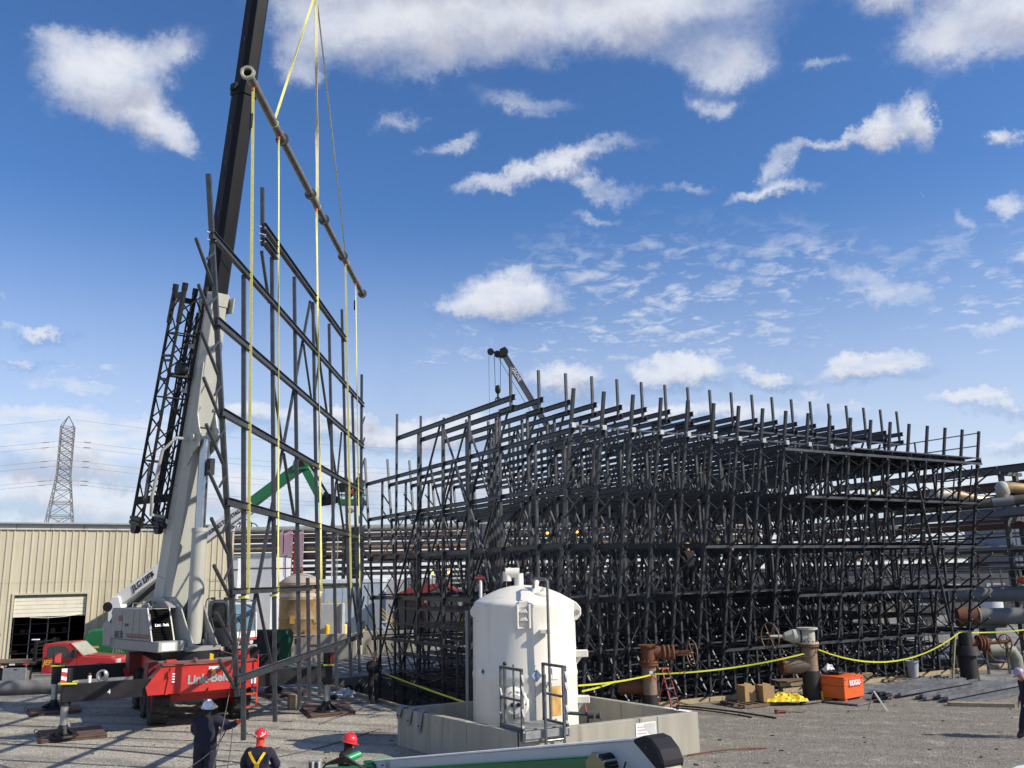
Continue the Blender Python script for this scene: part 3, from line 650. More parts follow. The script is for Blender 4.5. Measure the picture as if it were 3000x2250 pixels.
names = ['nearest yellow strap dropping from the flanged end of the spreader pipe', 'second yellow strap, at the first pipe flange, twisted edge on',
         'pale strap from the middle of the spreader pipe down to the frame', 'fourth strap, at the last flange pair of the pipe', 'farthest thin strap at the far end of the spreader pipe']
SA_ = [(2.79, 2.5), (5.26, 5.0), (10.0, 9.95), (15.05, 14.8), (17.25, 16.6)]
for i, (at_, ab) in enumerate(SA_):
    top = onpipe(at_) - V(0, 0, .1); bot = FP(ab, 1.7, .10)
    o = sling(top, bot, .07 if i not in (1, 4) else .045, YEL, names[i], 'straps between pipe and frame', .0 if i in (0, 3) else 1.0)
    MB().torus(top - bot + V(0,0,.1), .114, .009, pd, 16, 6).build('choker', ORNG2, o)
    if i in (0, 4): MB().cyl(top - bot - V(0,0,.75), top - bot - V(0,0,1.15), .055, n=8).build('label_sleeve', BLACK, o)
    MB().cyl(top - bot + V(0,0,.0), top - bot - V(0,0,.10), .035, n=8).build('wear_sleeve', mat('orange sleeve', (.5,.12,.05), .7), o)
for at_, m, lb, w, tw in ((4.74, YEL, 'slack side yellow strap running from the pipe up left to the crane hook', .07, .4), (10.12, YEL2, 'faded wide strap rising straight from mid pipe to the hook', .12, .9), (15.2, YEL2, 'dull olive strap running from the far part of the pipe up to the hook', .05, .2)):
    o = sling(apex, onpipe(at_) + V(0,0,.05), w, m, lb, 'straps up to the crane hook', tw)
    MB().torus(V(0,0,-.05), .114, .012, pd, 16, 6).build('choker', m, o)

# ------------------------------------------------------------------ people
def person(label, loc, rz, P, cloth=NAVY, hat=HATW, brim='cap', scale=1.0, bulk=1.1, gloves=None, hatcol=None, hood=None, group=None):
    """P: joint overrides. Figure faces +y, stands 1.78 m without its hat."""
    J = dict(pel=(0,0,.97), wai=(0,0,1.12), che=(0,.0,1.32), nb=(0,0,1.455), nk=(0,.02,1.505), hl=(0,.045,1.565), hm=(0,.04,1.64), hc=(0,.025,1.71),
             shL=(-.19,0,1.42), elL=(-.25,-.02,1.14), wrL=(-.26,.10,.90), shR=(.19,0,1.42), elR=(.25,-.02,1.14), wrR=(.26,.10,.90),
             hiL=(-.10,0,.90), knL=(-.12,.03,.50), anL=(-.13,-.01,.09), hiR=(.10,0,.90), knR=(.12,.03,.50), anR=(.13,-.01,.09))
    J.update(P); J = {k: Vector(v) for k, v in J.items()}
    vs, es, rd = [], [], []
    def v(p, r, par=None, ry=None):
        vs.append(Vector(p)); rd.append((r, ry or r)); i = len(vs)-1
        if par is not None: es.append((par, i))
        return i
    pel = v(J['pel'], .175*bulk, None, .145*bulk); wai = v(J['wai'], .168*bulk, pel, .14*bulk); che = v(J['che'], .19*bulk, wai, .15*bulk); nb = v(J['nb'], .125, che, .11)
    nk = v(J['nk'], .056, nb); hl = v(J['hl'], .074, nk, .085); hm = v(J['hm'], .080, hl, .098); hc = v(J['hc'], .062, hm, .078)
    hd = (J['hm'] - J['nk']).normalized(); fw = V(0,1,0)
    if 'face' in P: fw = Vector(P['face']).normalized()
    ns = v(J['hl'] + fw*.10 + V(0,0,.035), .013, hl)
    hands = []
    for s in 'LR':
        sh = v(J['sh'+s], .092*bulk, che); el_ = v(J['el'+s], .068*bulk, sh); wr = v(J['wr'+s], .042, el_)
        d = (J['wr'+s] - J['el'+s]).normalized(); hands.append(J['wr'+s] + d*.09)
        side = d.cross(V(0,0,1)); side = side.normalized() if side.length > .1 else V(1,0,0)
        pm_ = v(J['wr'+s] + d*.075, .034, wr, .022)
        bend = d.cross(side).normalized()
        for k, (o_, ln) in enumerate(((-.030,.075), (-.010,.088), (.011,.082), (.030,.062))):
            a = v(J['wr'+s] + d*.10 + side*o_, .0105, pm_); b = v(J['wr'+s] + d*(.10+ln*.55) + side*o_*1.15 + bend*.012, .0095, a); v(J['wr'+s] + d*(.10+ln*.85) + side*o_*1.2 + bend*.04, .0085, b)
        a = v(J['wr'+s] + d*.05 - side*.045, .012, pm_); v(J['wr'+s] + d*.085 - side*.065 + bend*.02, .010, a)
        hi = v(J['hi'+s], .12*bulk, pel); kn = v(J['kn'+s], .093*bulk, hi); an = v(J['an'+s], .075*bulk, kn)
        fd = V(0,1,0); toe = v(J['an'+s] + fd*.17 + V(0,0,-.045), .045, an); v(J['an'+s] - fd*.05 + V(0,0,-.04), .045, an)
    me = bpy.data.meshes.new('body'); me.from_pydata([tuple(p) for p in vs], es, []); me.update()
    ob = bpy.data.objects.new('body', me); COL.objects.link(ob)
    sk = ob.modifiers.new('skin', 'SKIN'); sk.use_smooth_shade = True
    for i, (a, b) in enumerate(rd): d = me.skin_vertices[0].data[i]; d.radius = (a, b); d.use_root = (i == 0)
    sb = ob.modifiers.new('sub', 'SUBSURF'); sb.levels = 2; sb.render_levels = 2
    dg = bpy.context.evaluated_depsgraph_get(); em = bpy.data.meshes.new_from_object(ob.evaluated_get(dg)); em.name = 'body'
    bpy.data.objects.remove(ob)
    em.materials.clear(); [em.materials.append(x) for x in (cloth, SKIN, BOOT, gloves or SKIN, hood or SKIN)]
    nm_ = J['nk']
    for p in em.polygons:
        c = p.center; i = 0
        if (c - nm_).dot(hd) > -.005 and (c - J['hm']).length < .25: i = 1 if not hood or ((c-J['hm']).dot(fw) > .05 and abs(c.z-J['hm'].z) < .07) else 4
        elif min((c-h).length for h in hands) < .105: i = 3
        elif c.z < min(J['anL'].z, J['anR'].z) + .05: i = 2
        p.material_index = i; p.use_smooth = True
    # folds in the cloth
    rs = random.Random(len(label)); off = Vector((rs.random()*9, rs.random()*9, rs.random()*9))
    from mathutils import noise as mn
    for vt in em.vertices:
        if em and (vt.co - J['hm']).length > .2 and min((vt.co-h).length for h in hands) > .12:
            vt.co += vt.normal * (.022*mn.noise(vt.co*V(9,9,4.5).length*.6 + off) + .010*mn.noise(vt.co*22 + off))
    root = thing('person', label, 'person', loc, rz, group); root.scale = (scale,)*3
    b = bpy.data.objects.new('body', em); COL.objects.link(b); b.parent = root
    # hard hat
    q = hd.to_track_quat('Z', 'Y'); HM = Matrix.Translation(J['hm'] + hd*.035 - fw*.005) @ (V(0,0,1).rotation_difference(hd)).to_matrix().to_4x4() @ Matrix.Diagonal((.92, 1.1, 1, 1))
    if hat:
        pr_ = [(.122,0), (.124,.03), (.115,.07), (.092,.105), (.055,.128), (0,.137)]
        h = MB(); h.lathe(pr_, 28, HM); h.lathe([(.122,0),(.150 if brim == 'full' else .136,-.012),(.150 if brim == 'full' else .136,-.018),(.118,-.004)], 28, HM)
        ho = h.build('hard_hat', hat, root, True)
        rg = MB(); 
        for x in (-.028, 0, .028): rg.tube([HM @ V(x, .118*math.cos(a)*(1 - abs(x)*2), .01 + .133*math.sin(a)) for a in np.linspace(.15, PI-.15, 12)], .008, 6)
        rg.build('hat_ridge', hat, root, True)
        vz = MB(); c0 = HM @ V(0, .12 if fw.y > 0 else .12, 0)
        vz.prism([(-.085, .10), (-.05, .165), (.05, .165), (.085, .10)], -.020, -.012, 'z', HM if fw.y > .3 else HM @ Matrix.Rotation(math.atan2(-fw.x, fw.y), 4, 'Z')); vz.build('visor', hat, root)
    MB().box(-.2, .2, -.15, .15, .99, 1.02, Matrix.Translation(V(0, J['pel'].y, J['pel'].z-.97)) ) if False else None
    return root, J, HM
# worker steadying the hanging frame
r, J, HM = person('worker in navy coveralls and white hard hat holding the hanging post with an orange glove', (-6.82, 20.45, 0), rad(4),
    dict(shR=(.20,.02,1.43), elR=(.48,-.10,1.30), wrR=(.70,-.30,1.42), elL=(-.25,.12,1.18), wrL=(-.10,.30,1.12), anL=(-.17,0,.09), anR=(.17,-.03,.09), hl=(.01,.04,1.565), hm=(.015,.01,1.64), hc=(.02,-.015,1.71), knL=(-.11,.02,.5), knR=(.11,.0,.5)), hat=HATW, brim='full', bulk=1.32, scale=1.08, gloves=ORNG, hood=DKCLO)
# worker with harness
r, J, HM = person('worker in navy with yellow harness straps, red hard hat and orange hood, seen from behind', (-4.72, 17.12, 0), rad(3),
    dict(elL=(-.30,.10,1.16), wrL=(-.14,.34,1.10), elR=(.31,.10,1.16), wrR=(.15,.34,1.12)), hat=HATR, hood=mat('orange hood', (.75,.07,.03), .7), scale=1.02)
def strap(pts, w, par, name='harness_strap', m=None, nrm=(0,-1,0)):
    mb = MB(); nrm = Vector(nrm)
    for a, b in zip(pts[:-1], pts[1:]): mb.bar(a, b, w, .008, up=nrm)
    return mb.build(name, m or mat('harness yellow', (.80,.50,.02), .6), par)
yb = -.175
strap([(-.155,-.04,1.485), (-.14,-.13,1.43), (-.06,yb-.01,1.32), (.0,yb-.015,1.24), (.01,yb-.01,1.05)], .045, r); strap([(.125,-.02,1.49), (.12,-.12,1.43), (.06,yb-.012,1.33), (.012,yb-.018,1.24), (.0,yb-.013,1.05)], .045, r)
strap([(-.155,-.04,1.485), (-.15,.1,1.44)], .045, r); strap([(.125,-.02,1.49), (.13,.1,1.44)], .045, r)
MB().box(-.035,.045, yb-.035, yb-.015, 1.19, 1.27).build('harness_plate', mat('dark yellow', (.4,.26,.03)), r, bev=.005)
for s in (-1, 1): strap([(-.09*s, .02, 1.765), (-.10*s, -.04, 1.73), (-.03*s, -.10, 1.70)], .012, r, 'hat_stripe', PAPER)
# worker in the lift basket
r, J, HM = person('worker in dark clothes with a stickered red hard hat standing in the green lift basket', (-3.05, 16.6, .02), rad(-75),
    dict(elL=(-.26,.14,1.18), wrL=(-.14,.38,1.12), elR=(.26,.14,1.18), wrR=(.14,.38,1.14), hl=(0,.055,1.56), hm=(0,.055,1.635)), hat=HATR, cloth=DKCLO, hood=DKCLO, gloves=BLACK)
# tag line worker
r, J, HM = person('worker in black clothes and tan hard hat standing on the curb holding a tag line', (-5.33, 34.35, 0), rad(200),
    dict(elL=(-.24,.12,1.18), wrL=(-.06,.32,1.24), elR=(.25,.14,1.18), wrR=(.10,.34,1.2), anL=(-.10,.0,.09), anR=(.10,.02,.09)), hat=HATT, cloth=DKCLO, gloves=BLACK)
person('person in dark navy at the right edge of the picture with a pale hard hat', (13.72, 25.2, 0), rad(80), dict(hl=(0,.08,1.55), hm=(0,.09,1.62), hc=(0,.09,1.69), anL=(-.12,.25,.09), knL=(-.1,.2,.5), anR=(.12,-.25,.09)), hat=mat('pinkish hat', (.4,.3,.42), .5), cloth=NAVY)
person('worker in dark clothes standing on the planks inside the tower frame, left of the two', (6.5, 33.9, 3.78), rad(20), dict(elR=(.28,.2,1.25), wrR=(.2,.45,1.4)), hat=HATT, cloth=DKCLO)
person('worker in dark clothes standing on the planks inside the tower frame, right of the two', (8.3, 34.5, 3.78), rad(-10), dict(elR=(.28,.2,1.35), wrR=(.3,.35,1.6), elL=(-.28,.1,1.2), wrL=(-.2,.4,1.3)), hat=BLACK, cloth=DKCLO)
def rope(pts, r, label, m=ROPEM, parent=None):
    o = thing('rope', label, 'rope', pts[0]); P_ = [Vector(p) - Vector(pts[0]) for p in pts]
    # smooth
    for _ in range(2):
        q = [P_[0]]
        for a, b in zip(P_[:-1], P_[1:]): q += [a.lerp(b, .25), a.lerp(b, .75)]
        P_ = q + [P_[-1]]
    MB().tube(P_, r, 6).build('rope_line', m, o, True); return o
rope([(-6.12, 20.35, 3.6), (-6.18, 20.0, 2.3), (-6.32, 19.85, 1.2), (-6.45, 19.8, .45), (-6.42, 19.75, .08), (-6.2, 19.8, .2), (-6.1, 19.85, .8), (-6.1, 20.0, 1.45)], .011, 'grey rope looping down in front of the worker with the white hard hat')
rope([(-6.35, 20.4, 1.35), (-6.55, 20.2, .9), (-7.5, 19.0, .35), (-9.5, 17.5, .03)], .012, 'dark rope trailing left from the worker with the orange glove', CABLE)
rope([(-5.25, 33.9, 2.9), (-5.1, 34.0, 2.2), (-5.3, 33.95, 1.4), (-5.25, 33.9, .3), (-5.4, 33.0, .03), (-5.8, 31.0, .12), (-6.3, 29.6, .02)], .014, 'tag line from the hanging frame through the hands of the worker by the curb')
for i, pts in enumerate(([(-13.5, 22.0, .02), (-10, 22.6, .02), (-7.5, 23.2, .02), (-5.5, 25.2, .02), (-4.2, 28.5, .02)], [(-15, 27.2, .02), (-11.5, 26.1, .02), (-8.2, 24.4, .02), (-6.2, 23.4, .02)], [(-14, 20.5, .02), (-9.2, 20.6, .02), (-6.4, 20.9, .02)])):
    rope(pts, .016, ['long speckled rope lying across the gravel behind the workers', 'thin rope lying across the gravel near the outrigger mat', 'thin rope on the gravel at the lower left'][i])

# ------------------------------------------------------------------ mobile crane: carrier frame, local x right, y away
CC = V(-11.58, 32.71, 0); CRZ = rad(28.5)
CM = Matrix.Translation(CC) @ Matrix.Rotation(CRZ, 4, 'Z')
crane = thing('mobile_crane', 'red and grey rough terrain crane on outriggers with its black boom raised', 'crane', CC, CRZ)
DECK = mat('crane deck plate', (.20, .185, .17), .75, .1, .25, 3, dirt=(.33, .29, .25), damt=.6, dscale=2)
def B(x0, x1, y0, y1, z0, z1, name, m, bev=.012, par=crane): return MB().box(x0, x1, y0, y1, z0, z1).build(name, m, par, bev=bev)
B(-.75, .75, -3.0, 3.6, .95, 1.55, 'chassis', RED)
B(-1.35, 1.35, -2.9, 3.3, 1.62, 1.86, 'deck', DECK); B(-1.42, 1.42, -2.92, -2.86, 1.5, 1.93, 'deck_edge', RED); B(-1.42, -1.36, -2.85, 3.3, 1.5, 1.93, 'deck_edge', RED); B(1.36, 1.42, -2.85, 3.3, 1.5, 1.93, 'deck_edge', RED)
def housing(y0, y1):
    o = MB().prism([(-1.9, 1.36), (-1.45, 1.93), (-1.38, 1.95), (1.52, 1.97), (1.52, 1.14), (-1.25, 1.10), (-1.82, 1.10)], y0, y1, 'y').build('outrigger_housing', RED, crane, bev=.015); return o
housing(-3.85, -3.1); housing(3.0, 3.75)
hf = -3.86
B(-1.42, 1.5, -3.9, -3.06, 1.95, 1.985, 'top_flange', mat('worn red top', (.26,.05,.04), .6, 0, .3, 4, dirt=(.2,.17,.15), damt=.7), .005)
for x in (-1.28, .0, .9): B(x, x+.04, -3.95, -3.87, 1.62, 1.8, 'lug', RED, .008)
for x in (-.05, .72, 1.1): B(x, x+.09, -3.93, -3.86, 1.12, 1.24, 'lug', RED, .008)
mb = MB(); mb.prism([(-1.25, 1.10), (-1.05, 1.9), (-1.2, 1.9), (-1.32, 1.1)], -3.9, -3.86, 'y'); mb.build('end_gusset', RED, crane, bev=.005)
text('Link-Belt', .37, TM((-.68, hf-.006, 1.37), (1,0,.03), (0,0,1)), SILV, crane, bold=.035, sx=1.0, spacing=.95)
B(-.05, .27, hf-.012, hf, 1.77, 1.86, 'label_plate', PAPER, 0); B(.04, .17, hf-.011, hf, 1.65, 1.76, 'warning_label', SAFEY, 0)
B(1.28, 1.44, hf-.012, hf, 1.25, 1.46, 'label_plate', PAPER, 0)
for z in (1.45, 1.53, 1.61, 1.69): B(-1.14, -1.06, hf-.045, hf-.04, z, z+.04, 'label_plate', PAPER, 0)
B(-.42, -.36, -3.5, -3.1, 1.99, 2.1, 'shackle_lug', RED); mb = MB(); mb.torus((-.4, -3.6, 2.06), .06, .018, (1,0,0), 14, 6); mb.build('shackle', GALV, crane, True)
B(.98, 1.10, -3.2, -3.1, 1.95, 2.25, 'mount_post', RED); B(1.25, 1.33, -3.3, -3.1, 1.95, 2.3, 'mount_post', RED)
mb = MB(); mb.torus((1.3, -3.93, 1.0), .0, .0, n=3, m=3)
st = MB()
for x in (1.02, 1.46): st.bar((x, -3.95, .52), (x, -3.95, 1.15), .045)
for z in (.55, .95): st.bar((1.02, -3.95, z), (1.46, -3.95, z), .05)
st.build('boarding_step', mat('orange red step', (.6,.06,.02), .5), crane)
st = MB(); st.bar((1.46, -3.98, 1.0), (1.46, -3.98, 2.15), .03); st.build('grab_rail', RED, crane)
# outriggers
def outrigger(sx_, y0, ln, h=.5, dz=0):
    y1 = y0 + .34; x0, x1 = sorted((1.5*sx_, ln*sx_))
    b = B(x0, x1, y0, y1, 1.08, 1.08+h, 'outrigger_beam', BLACK, .012)
    xj = (ln - .12)*sx_; yc = (y0+y1)/2
    MB().cyl((xj, yc, .98), (xj, yc, 2.02), .15, n=16).build('jack_sleeve', BLACK, b, True)
    MB().cyl((xj, yc, .30), (xj, yc, 1.08), .105, n=16).build('jack_rod', GALV, b, True)
    fl = MB(); fl.lathe([(0, .44), (.12, .44), (.15, .34), (.19, .2), (.42, .165), (.44, .13), (.44, .10), (0, .10)], 20, Matrix.Translation((xj, yc, 0)))
    for k in range(8):
        a = k*PI/4; c, s = math.cos(a), math.sin(a)
        fl.bar((xj+c*.1, yc+s*.1, .33), (xj+c*.36, yc+s*.36, .19), .03, .08)
    fl.build('float_pad', BLACK, b, False)
    return b, xj, yc
b, xj, yc = outrigger(-1, -3.75, 4.18); 
text('4', .2, TM((-2.95, -3.757, 1.24), (1,0,0), (0,0,1)), LETW, b)
B(xj-.17, xj-.02, yc-.2, yc-.17, 1.62, 2.05, 'striped_plate', PAPER, 0, b)
for k, (z0, z1) in enumerate(((1.85, 1.97), (1.66, 1.74))): MB().prism([(xj-.17, z0), (xj-.02, z0-.04), (xj-.02, z1-.04), (xj-.17, z1)], yc-.206, yc-.2, 'y').build('stripe', LETR, b)
MB().tube([(xj-.2, yc-.22, 1.62), (xj+.25, yc-.22, 1.6), (xj+.3, yc+.22, 1.62), (xj-.2, yc+.22, 1.6), (xj-.22, yc-.22, 1.63)], .03).build('tape_wrap', TAPE, b)
b, xj, yc = outrigger(-1, 3.05, 4.25); MB().tube([(xj-.2, yc-.22, 1.62), (xj+.25, yc-.22, 1.6), (xj+.3, yc+.22, 1.62), (xj-.2, yc+.22, 1.6)], .03).build('tape_wrap', TAPE, b)
B(xj-.1, xj+.12, yc-.2, yc-.17, 1.7, 2.05, 'striped_plate', LETR, 0, b)
b, xj, yc = outrigger(1, -3.4, 4.12, .52)
B(xj+.02, xj+.17, yc-.2, yc-.17, 1.66, 2.05, 'striped_plate', DKRED, 0, b); MB().tube([(xj-.2, yc-.2, 1.63), (xj+.25, yc-.2, 1.62), (xj+.25, yc+.2, 1.62), (xj-.2, yc+.2, 1.62)], .03).build('tape_wrap', TAPE, b)
outrigger(1, 3.1, 3.9)
# wheels
def wheel(par, c, r, w, rim_m, lugs=18):
    c = Vector(c); t = MB(); M = Matrix.Translation(c) @ Matrix.Rotation(PI/2, 4, 'Y')
    t.lathe([(r*.52, -w/2*.8), (r*.8, -w/2), (r*.95, -w/2*.9), (r, -w/2*.7), (r, w/2*.7), (r*.95, w/2*.9), (r*.8, w/2), (r*.52, w/2*.8)], 32, M)
    for k in range(lugs):
        for s in (-1, 1):
            a = 2*PI*(k + (.25 if s > 0 else 0))/lugs
            L_ = Matrix.Translation(c) @ Matrix.Rotation(a, 4, 'X'); 
            t.box(min(0, s*w*.48), max(0, s*w*.48), -.035*r/.8, .035*r/.8, r-.02, r+.05*r, L_)
    o = t.build('tyre', RUBBER, par, False)
    rm = MB(); rm.lathe([(r*.54, -w*.36), (r*.5, -w*.2), (r*.18, -w*.1), (0, -w*.12)], 24, M); rm.lathe([(r*.54, w*.36), (r*.5, w*.2), (r*.18, w*.1), (0, w*.12)], 24, M); rm.build('rim', rim_m, o, True)
    return o
for x in (-1.28, 1.28):
    for y in (-2.1, -.2, 2.3): wheel(crane, (x, y, .80), .78, .56, RED)
for y in (-2.1, -.2, 2.3): B(-1.1, 1.1, y-.12, y+.12, .68, .92, 'axle', RED)
# dark fender pieces and fittings at the left rear
B(-1.75, -1.4, -2.9, -2.0, 1.35, 2.0, 'fender', mat('dark red steel', (.14,.015,.018), .5, 0, .2, 4), .03); B(-1.85, -1.3, 1.9, 3.0, 1.3, 2.0, 'fender', mat('dark red steel', (.14,.015,.018)), .03)
B(-1.2, -.8, -2.6, -2.3, 1.87, 2.02, 'fitting', RED, .05)
MB().prism([(0,0), (.12,.0), (.12,.28), (0,.32)], -2.82, -2.78, 'y', Matrix.Translation((.15,0,1.87))).build('caution_board', SAFEY, crane)
MB().cyl((1.62, -2.7, 2.15), (1.62, -2.4, 2.15), .17, n=16).build('hose_reel', BLACK, crane, True)

# ------------------------------------------------------------------ upper works: local y = boom side, x = operator's right
up = thing('upper', None, None, (0,0,0), 0); up.name = 'upper_works'; up.parent = crane
URZ = rad(-134) - CRZ; up.rotation_euler = (0, 0, URZ)
def UB(x0, x1, y0, y1, z0, z1, name, m, bev=.012, par=None): return MB().box(x0, x1, y0, y1, z0, z1).build(name, m, par or up, bev=bev)
MB().cyl((0,0,1.86), (0,0,2.14), 1.0, n=36).build('slew_ring', BLACK, up, True)
UB(.5, 1.55, -3.15, .70, 2.16, 2.52, 'lower_body', GREYM, .02)
UB(.62, 1.52, .70, .712, 2.19, 2.5, 'front_plate', GREYP, 0); UB(.95, 1.42, .713, .72, 2.22, 2.46, 'notice_plate', PAPER, 0)  # front plate in the paler tone, standing for sun on it
UB(-.6, .6, -3.0, 1.0, 2.14, 2.3, 'turntable_bed', GREYM)
MB().prism([(-3.15, 2.52), (.2, 2.52), (-.30, 3.6), (-3.15, 3.6)], .78, 1.6, 'x').build('engine_house', GREYM, up, bev=.02)
for y in (-2.2, -1.25, -.75): MB().box(1.6, 1.606, y, y+.012, 2.55, 3.56).build('panel_seam', LETG, up)
for y in (-1.9, -1.72): UB(1.6, 1.62, y, y+.06, 2.98, 3.08, 'latch', BLACK, 0)
UB(1.601, 1.607, -1.75, .05, 2.66, 2.74, 'stripe', mat('brick stripe', (.25,.07,.05), .5), 0); UB(1.601, 1.607, -1.75, .08, 2.6, 2.645, 'stripe', LETG, 0)
UB(1.601, 1.608, -2.5, -2.2, 3.15, 3.35, 'decal', mat('faded red decal', (.22,.08,.09), .6), 0)
text('80130', .36, TM((1.607, -2.78, 2.56), (0,1,0), (0,0,1)), LETG, up, bold=.01, sx=.8)
# grille
MATTEK = mat('matt black grille', (.008,.008,.009), .95, 0, .2, 3, spec=.1)
MB().prism([(-.30+.02, 3.58), (.2+.02, 2.52), (.2-.1, 2.52), (-.30-.1, 3.58)], .80, 1.52, 'x').build('grille_back', MATTEK, up)
for k in range(13):
    t = (k+.5)/13; y = .22 + (-.28-.22)*t; z = 2.54 + 1.04*t
    MB().box(.86, 1.48, y-.005, y+.045, z-.006, z+.012).build('grille_slat', MATTEK, up)
gd = Vector((0, -.5, 1.06)).normalized()
text('Link-Belt', .145, TM((1.40, .045 + .02, 3.0), (-1, 0, 0), gd), LETW, up, bold=.03, sx=.95)
for x in (.78, 1.56): MB().bar((x, .24, 2.5), (x, -.28, 3.62), .045, .07).build('grille_frame', GREYP, up)
hd = MB(); hd.tube([(1.5, -.25, 3.66), (1.5, -.35, 3.78), (1.5, -1.6, 3.78), (1.5, -1.65, 3.64)], .018); hd.tube([(1.57, .1, 2.9), (1.57, .16, 2.92), (1.57, -.04, 3.42), (1.57, -.1, 3.4)], .018); hd.build('handrail', GREYP, up, True)
MB().cyl((1.05, -1.2, 3.6), (1.05, -1.2, 3.76), .07, n=14).build('exhaust_stub', GREYM, up); MB().lathe([(0,3.86),(.17,3.8),(.18,3.74),(0,3.74)], 18, Matrix.Translation((1.05,-1.2,0))).build('exhaust_cap', BLACK, up, True)
MB().prism([(-2.6, 3.6), (-1.9, 3.95), (-.9, 3.98), (-.2, 3.6)], .25, .8, 'x').build('hood', GREYM, up, bev=.02)
# boom support plates either side of the boom foot
for s, x in ((1, .45), (-1, -.42)):
    MB().prism([(-3.0, 2.25), (.95, 2.25), (1.15, 2.35), (.45, 3.1), (.05, 3.6), (-.6, 3.85), (-2.2, 3.95), (-3.0, 3.0)], x, x+.06, 'x').build('mast_plate', GREYP if s > 0 else GREYM, up, bev=.01)  # one plate in the sunlit tone, the other in the shade tone
UB(-1.6, 1.6, -3.9, -3.1, 2.2, 3.1, 'counterweight', GREYM, .05)
for z in (2.45, 2.85):
    UB(1.2, 1.58, -3.35, -3.12, z, z+.34, 'exhaust_box', mat('dark brown grille', (.05,.03,.025), .7), .02)
for z in (3.2, 3.42): MB().torus((1.5, -3.3, z), .09, .014, (1,0,0), 14, 6).build('hook_ring', BLACK, up, True)
MB().tube([(-.45, .3, 2.4), (-.5, .7, 2.7), (-.45, .5, 3.2), (-.4, .0, 3.3)], .03).build('hose', BLACK, up, True)
for k in range(9): UB(-.5 + .1*(k % 3), -.4 + .1*(k % 3), -.2+.25*(k//3), .0+.25*(k//3), 2.3, 2.5 + .07*(k % 4), 'valve_block', random.choice((BLACK, STRUCG, GALV)), .01)
# operator cab
cab = MB().prism([(-.7, 2.35), (-.6, 2.2), (.75, 2.2), (1.12, 2.5), (1.02, 3.35), (.85, 3.73), (.72, 3.81), (-.55, 3.81), (-.7, 3.65)], -1.95, -.9, 'x').build('cab', GREYM, up, bev=.04)
MB().prism([(-.35, 2.85), (-.35, 3.62), (-.2, 3.72), (.56, 3.72), (.72, 3.6), (.82, 2.85)], -.897, -.887, 'x').build('window_seal', LETK, cab); MB().prism([(-.29, 2.91), (-.29, 3.58), (-.16, 3.66), (.52, 3.66), (.66, 3.56), (.75, 2.91)], -.886, -.878, 'x').build('side_window', GLASS, cab)
MB().add([V(-1.80, 1.145, 2.75), V(-.95, 1.145, 2.75), V(-.95, 1.075, 3.3), V(-1.80, 1.075, 3.3)], [(0,1,2,3)]).build('windscreen', GLASSB, cab)
MB().add([V(-1.80, 1.06, 3.33), V(-.95, 1.06, 3.33), V(-.98, .89, 3.66), V(-1.77, .89, 3.66)], [(0,1,2,3)]).build('windscreen', GLASSB, cab)
MB().prism([(1.09,2.46),(1.16,2.5),(1.135,2.72),(1.065,2.72)], -1.88, -.87, 'x').build('front_panel', WHITE, cab, bev=.01)  # white colour stands for sunlight on the cab front
MB().box(-1.89, -.86, 1.12, 1.172, 2.42, 2.47).build('red_stripe', LETR, cab)
for x in (-1.86, -.9): MB().tube([(x, 1.17, 2.5), (x, 1.12, 3.3), (x, .9, 3.72)], .03).build('cab_pillar', WHITE, cab)  # pillars coloured white like the sunlit cab front
for x in (-1.7, -1.15): MB().cyl((x, 1.02, 2.34), (x, 1.14, 2.34), .075, n=14).build('headlight', mat('headlight lens', (.7,.7,.7), .15, .3), cab, True)
MB().box(-1.9, -.9, .95, 1.2, 2.14, 2.24).build('cab_bumper', GALV, cab)
MB().box(-1.8, -.95, -.4, .7, 3.77, 3.83).build('roof_guard', BLACK, cab)
MB().bar((-1.4, 1.16, 2.78), (-1.15, 1.1, 3.2), .02).build('wiper', BLACK, cab)
for (x, y) in ((-1.7,-.35),(-1.7,.6),(-.95,.6),(-.95,-.35)): MB().box(x, x+.12, y, y+.12, 3.83, 3.92).build('work_lamp', BLACK, cab)
rl = MB()
for z in (3.75, 4.15, 4.5): rl.bar((-1.75, -2.2, z), (-1.75, -.7, z), .025)
for y in (-2.2, -1.45, -.7): rl.bar((-1.75, y, 3.0), (-1.75, y, 4.5), .025)
rl.tube([(-.95, -.95, 3.1), (-.95, -.95, 3.75), (-.95, -.8, 3.88), (-.95, -.4, 3.86)], .025); rl.build('handrail', GREYP, up)

# ------------------------------------------------------------------ the boom
BF = V(0, -1.75, 3.45); bd = V(0, .186, 1).normalized(); bx = V(1, 0, 0); bn = bd.cross(bx)       # bn points to the belly side (front)
if bn.y < 0: bn = -bn
BMX = Matrix(((bx.x, bn.x, bd.x, BF.x), (bx.y, bn.y, bd.y, BF.y), (bx.z, bn.z, bd.z, BF.z), (0,0,0,1)))
def boomsec(l0, l1, w, d, m, name, tap=1.0):
    def sec(w, d, l):                                # flat back, chamfered belly
        return [V(x, y, l) for x, y in ((-w/2, -d/2), (w/2, -d/2), (w/2, d*.22), (w*.30, d/2), (-w*.30, d/2), (-w/2, d*.22))]
    a = sec(w, d, l0); b = sec(w*tap, d*tap, l1); mb = MB()
    mb.add([BMX @ v for v in a + b], [(0,1,2,3,4,5), (11,10,9,8,7,6)] + [(i, 6+i, 6+(i+1) % 6, (i+1) % 6) for i in range(6)])
    return mb.build(name, m, up, bev=.012)
boomsec(-.6, 11.9, 1.04, 1.06, GREYP, 'boom_base', .82); boomsec(11.5, 12.0, .92, .94, GREYP, 'boom_collar')
boomsec(11.4, 20.1, .74, .76, BOOMB, 'boom_section'); boomsec(19.85, 20.15, .82, .84, BOOMB, 'boom_collar')
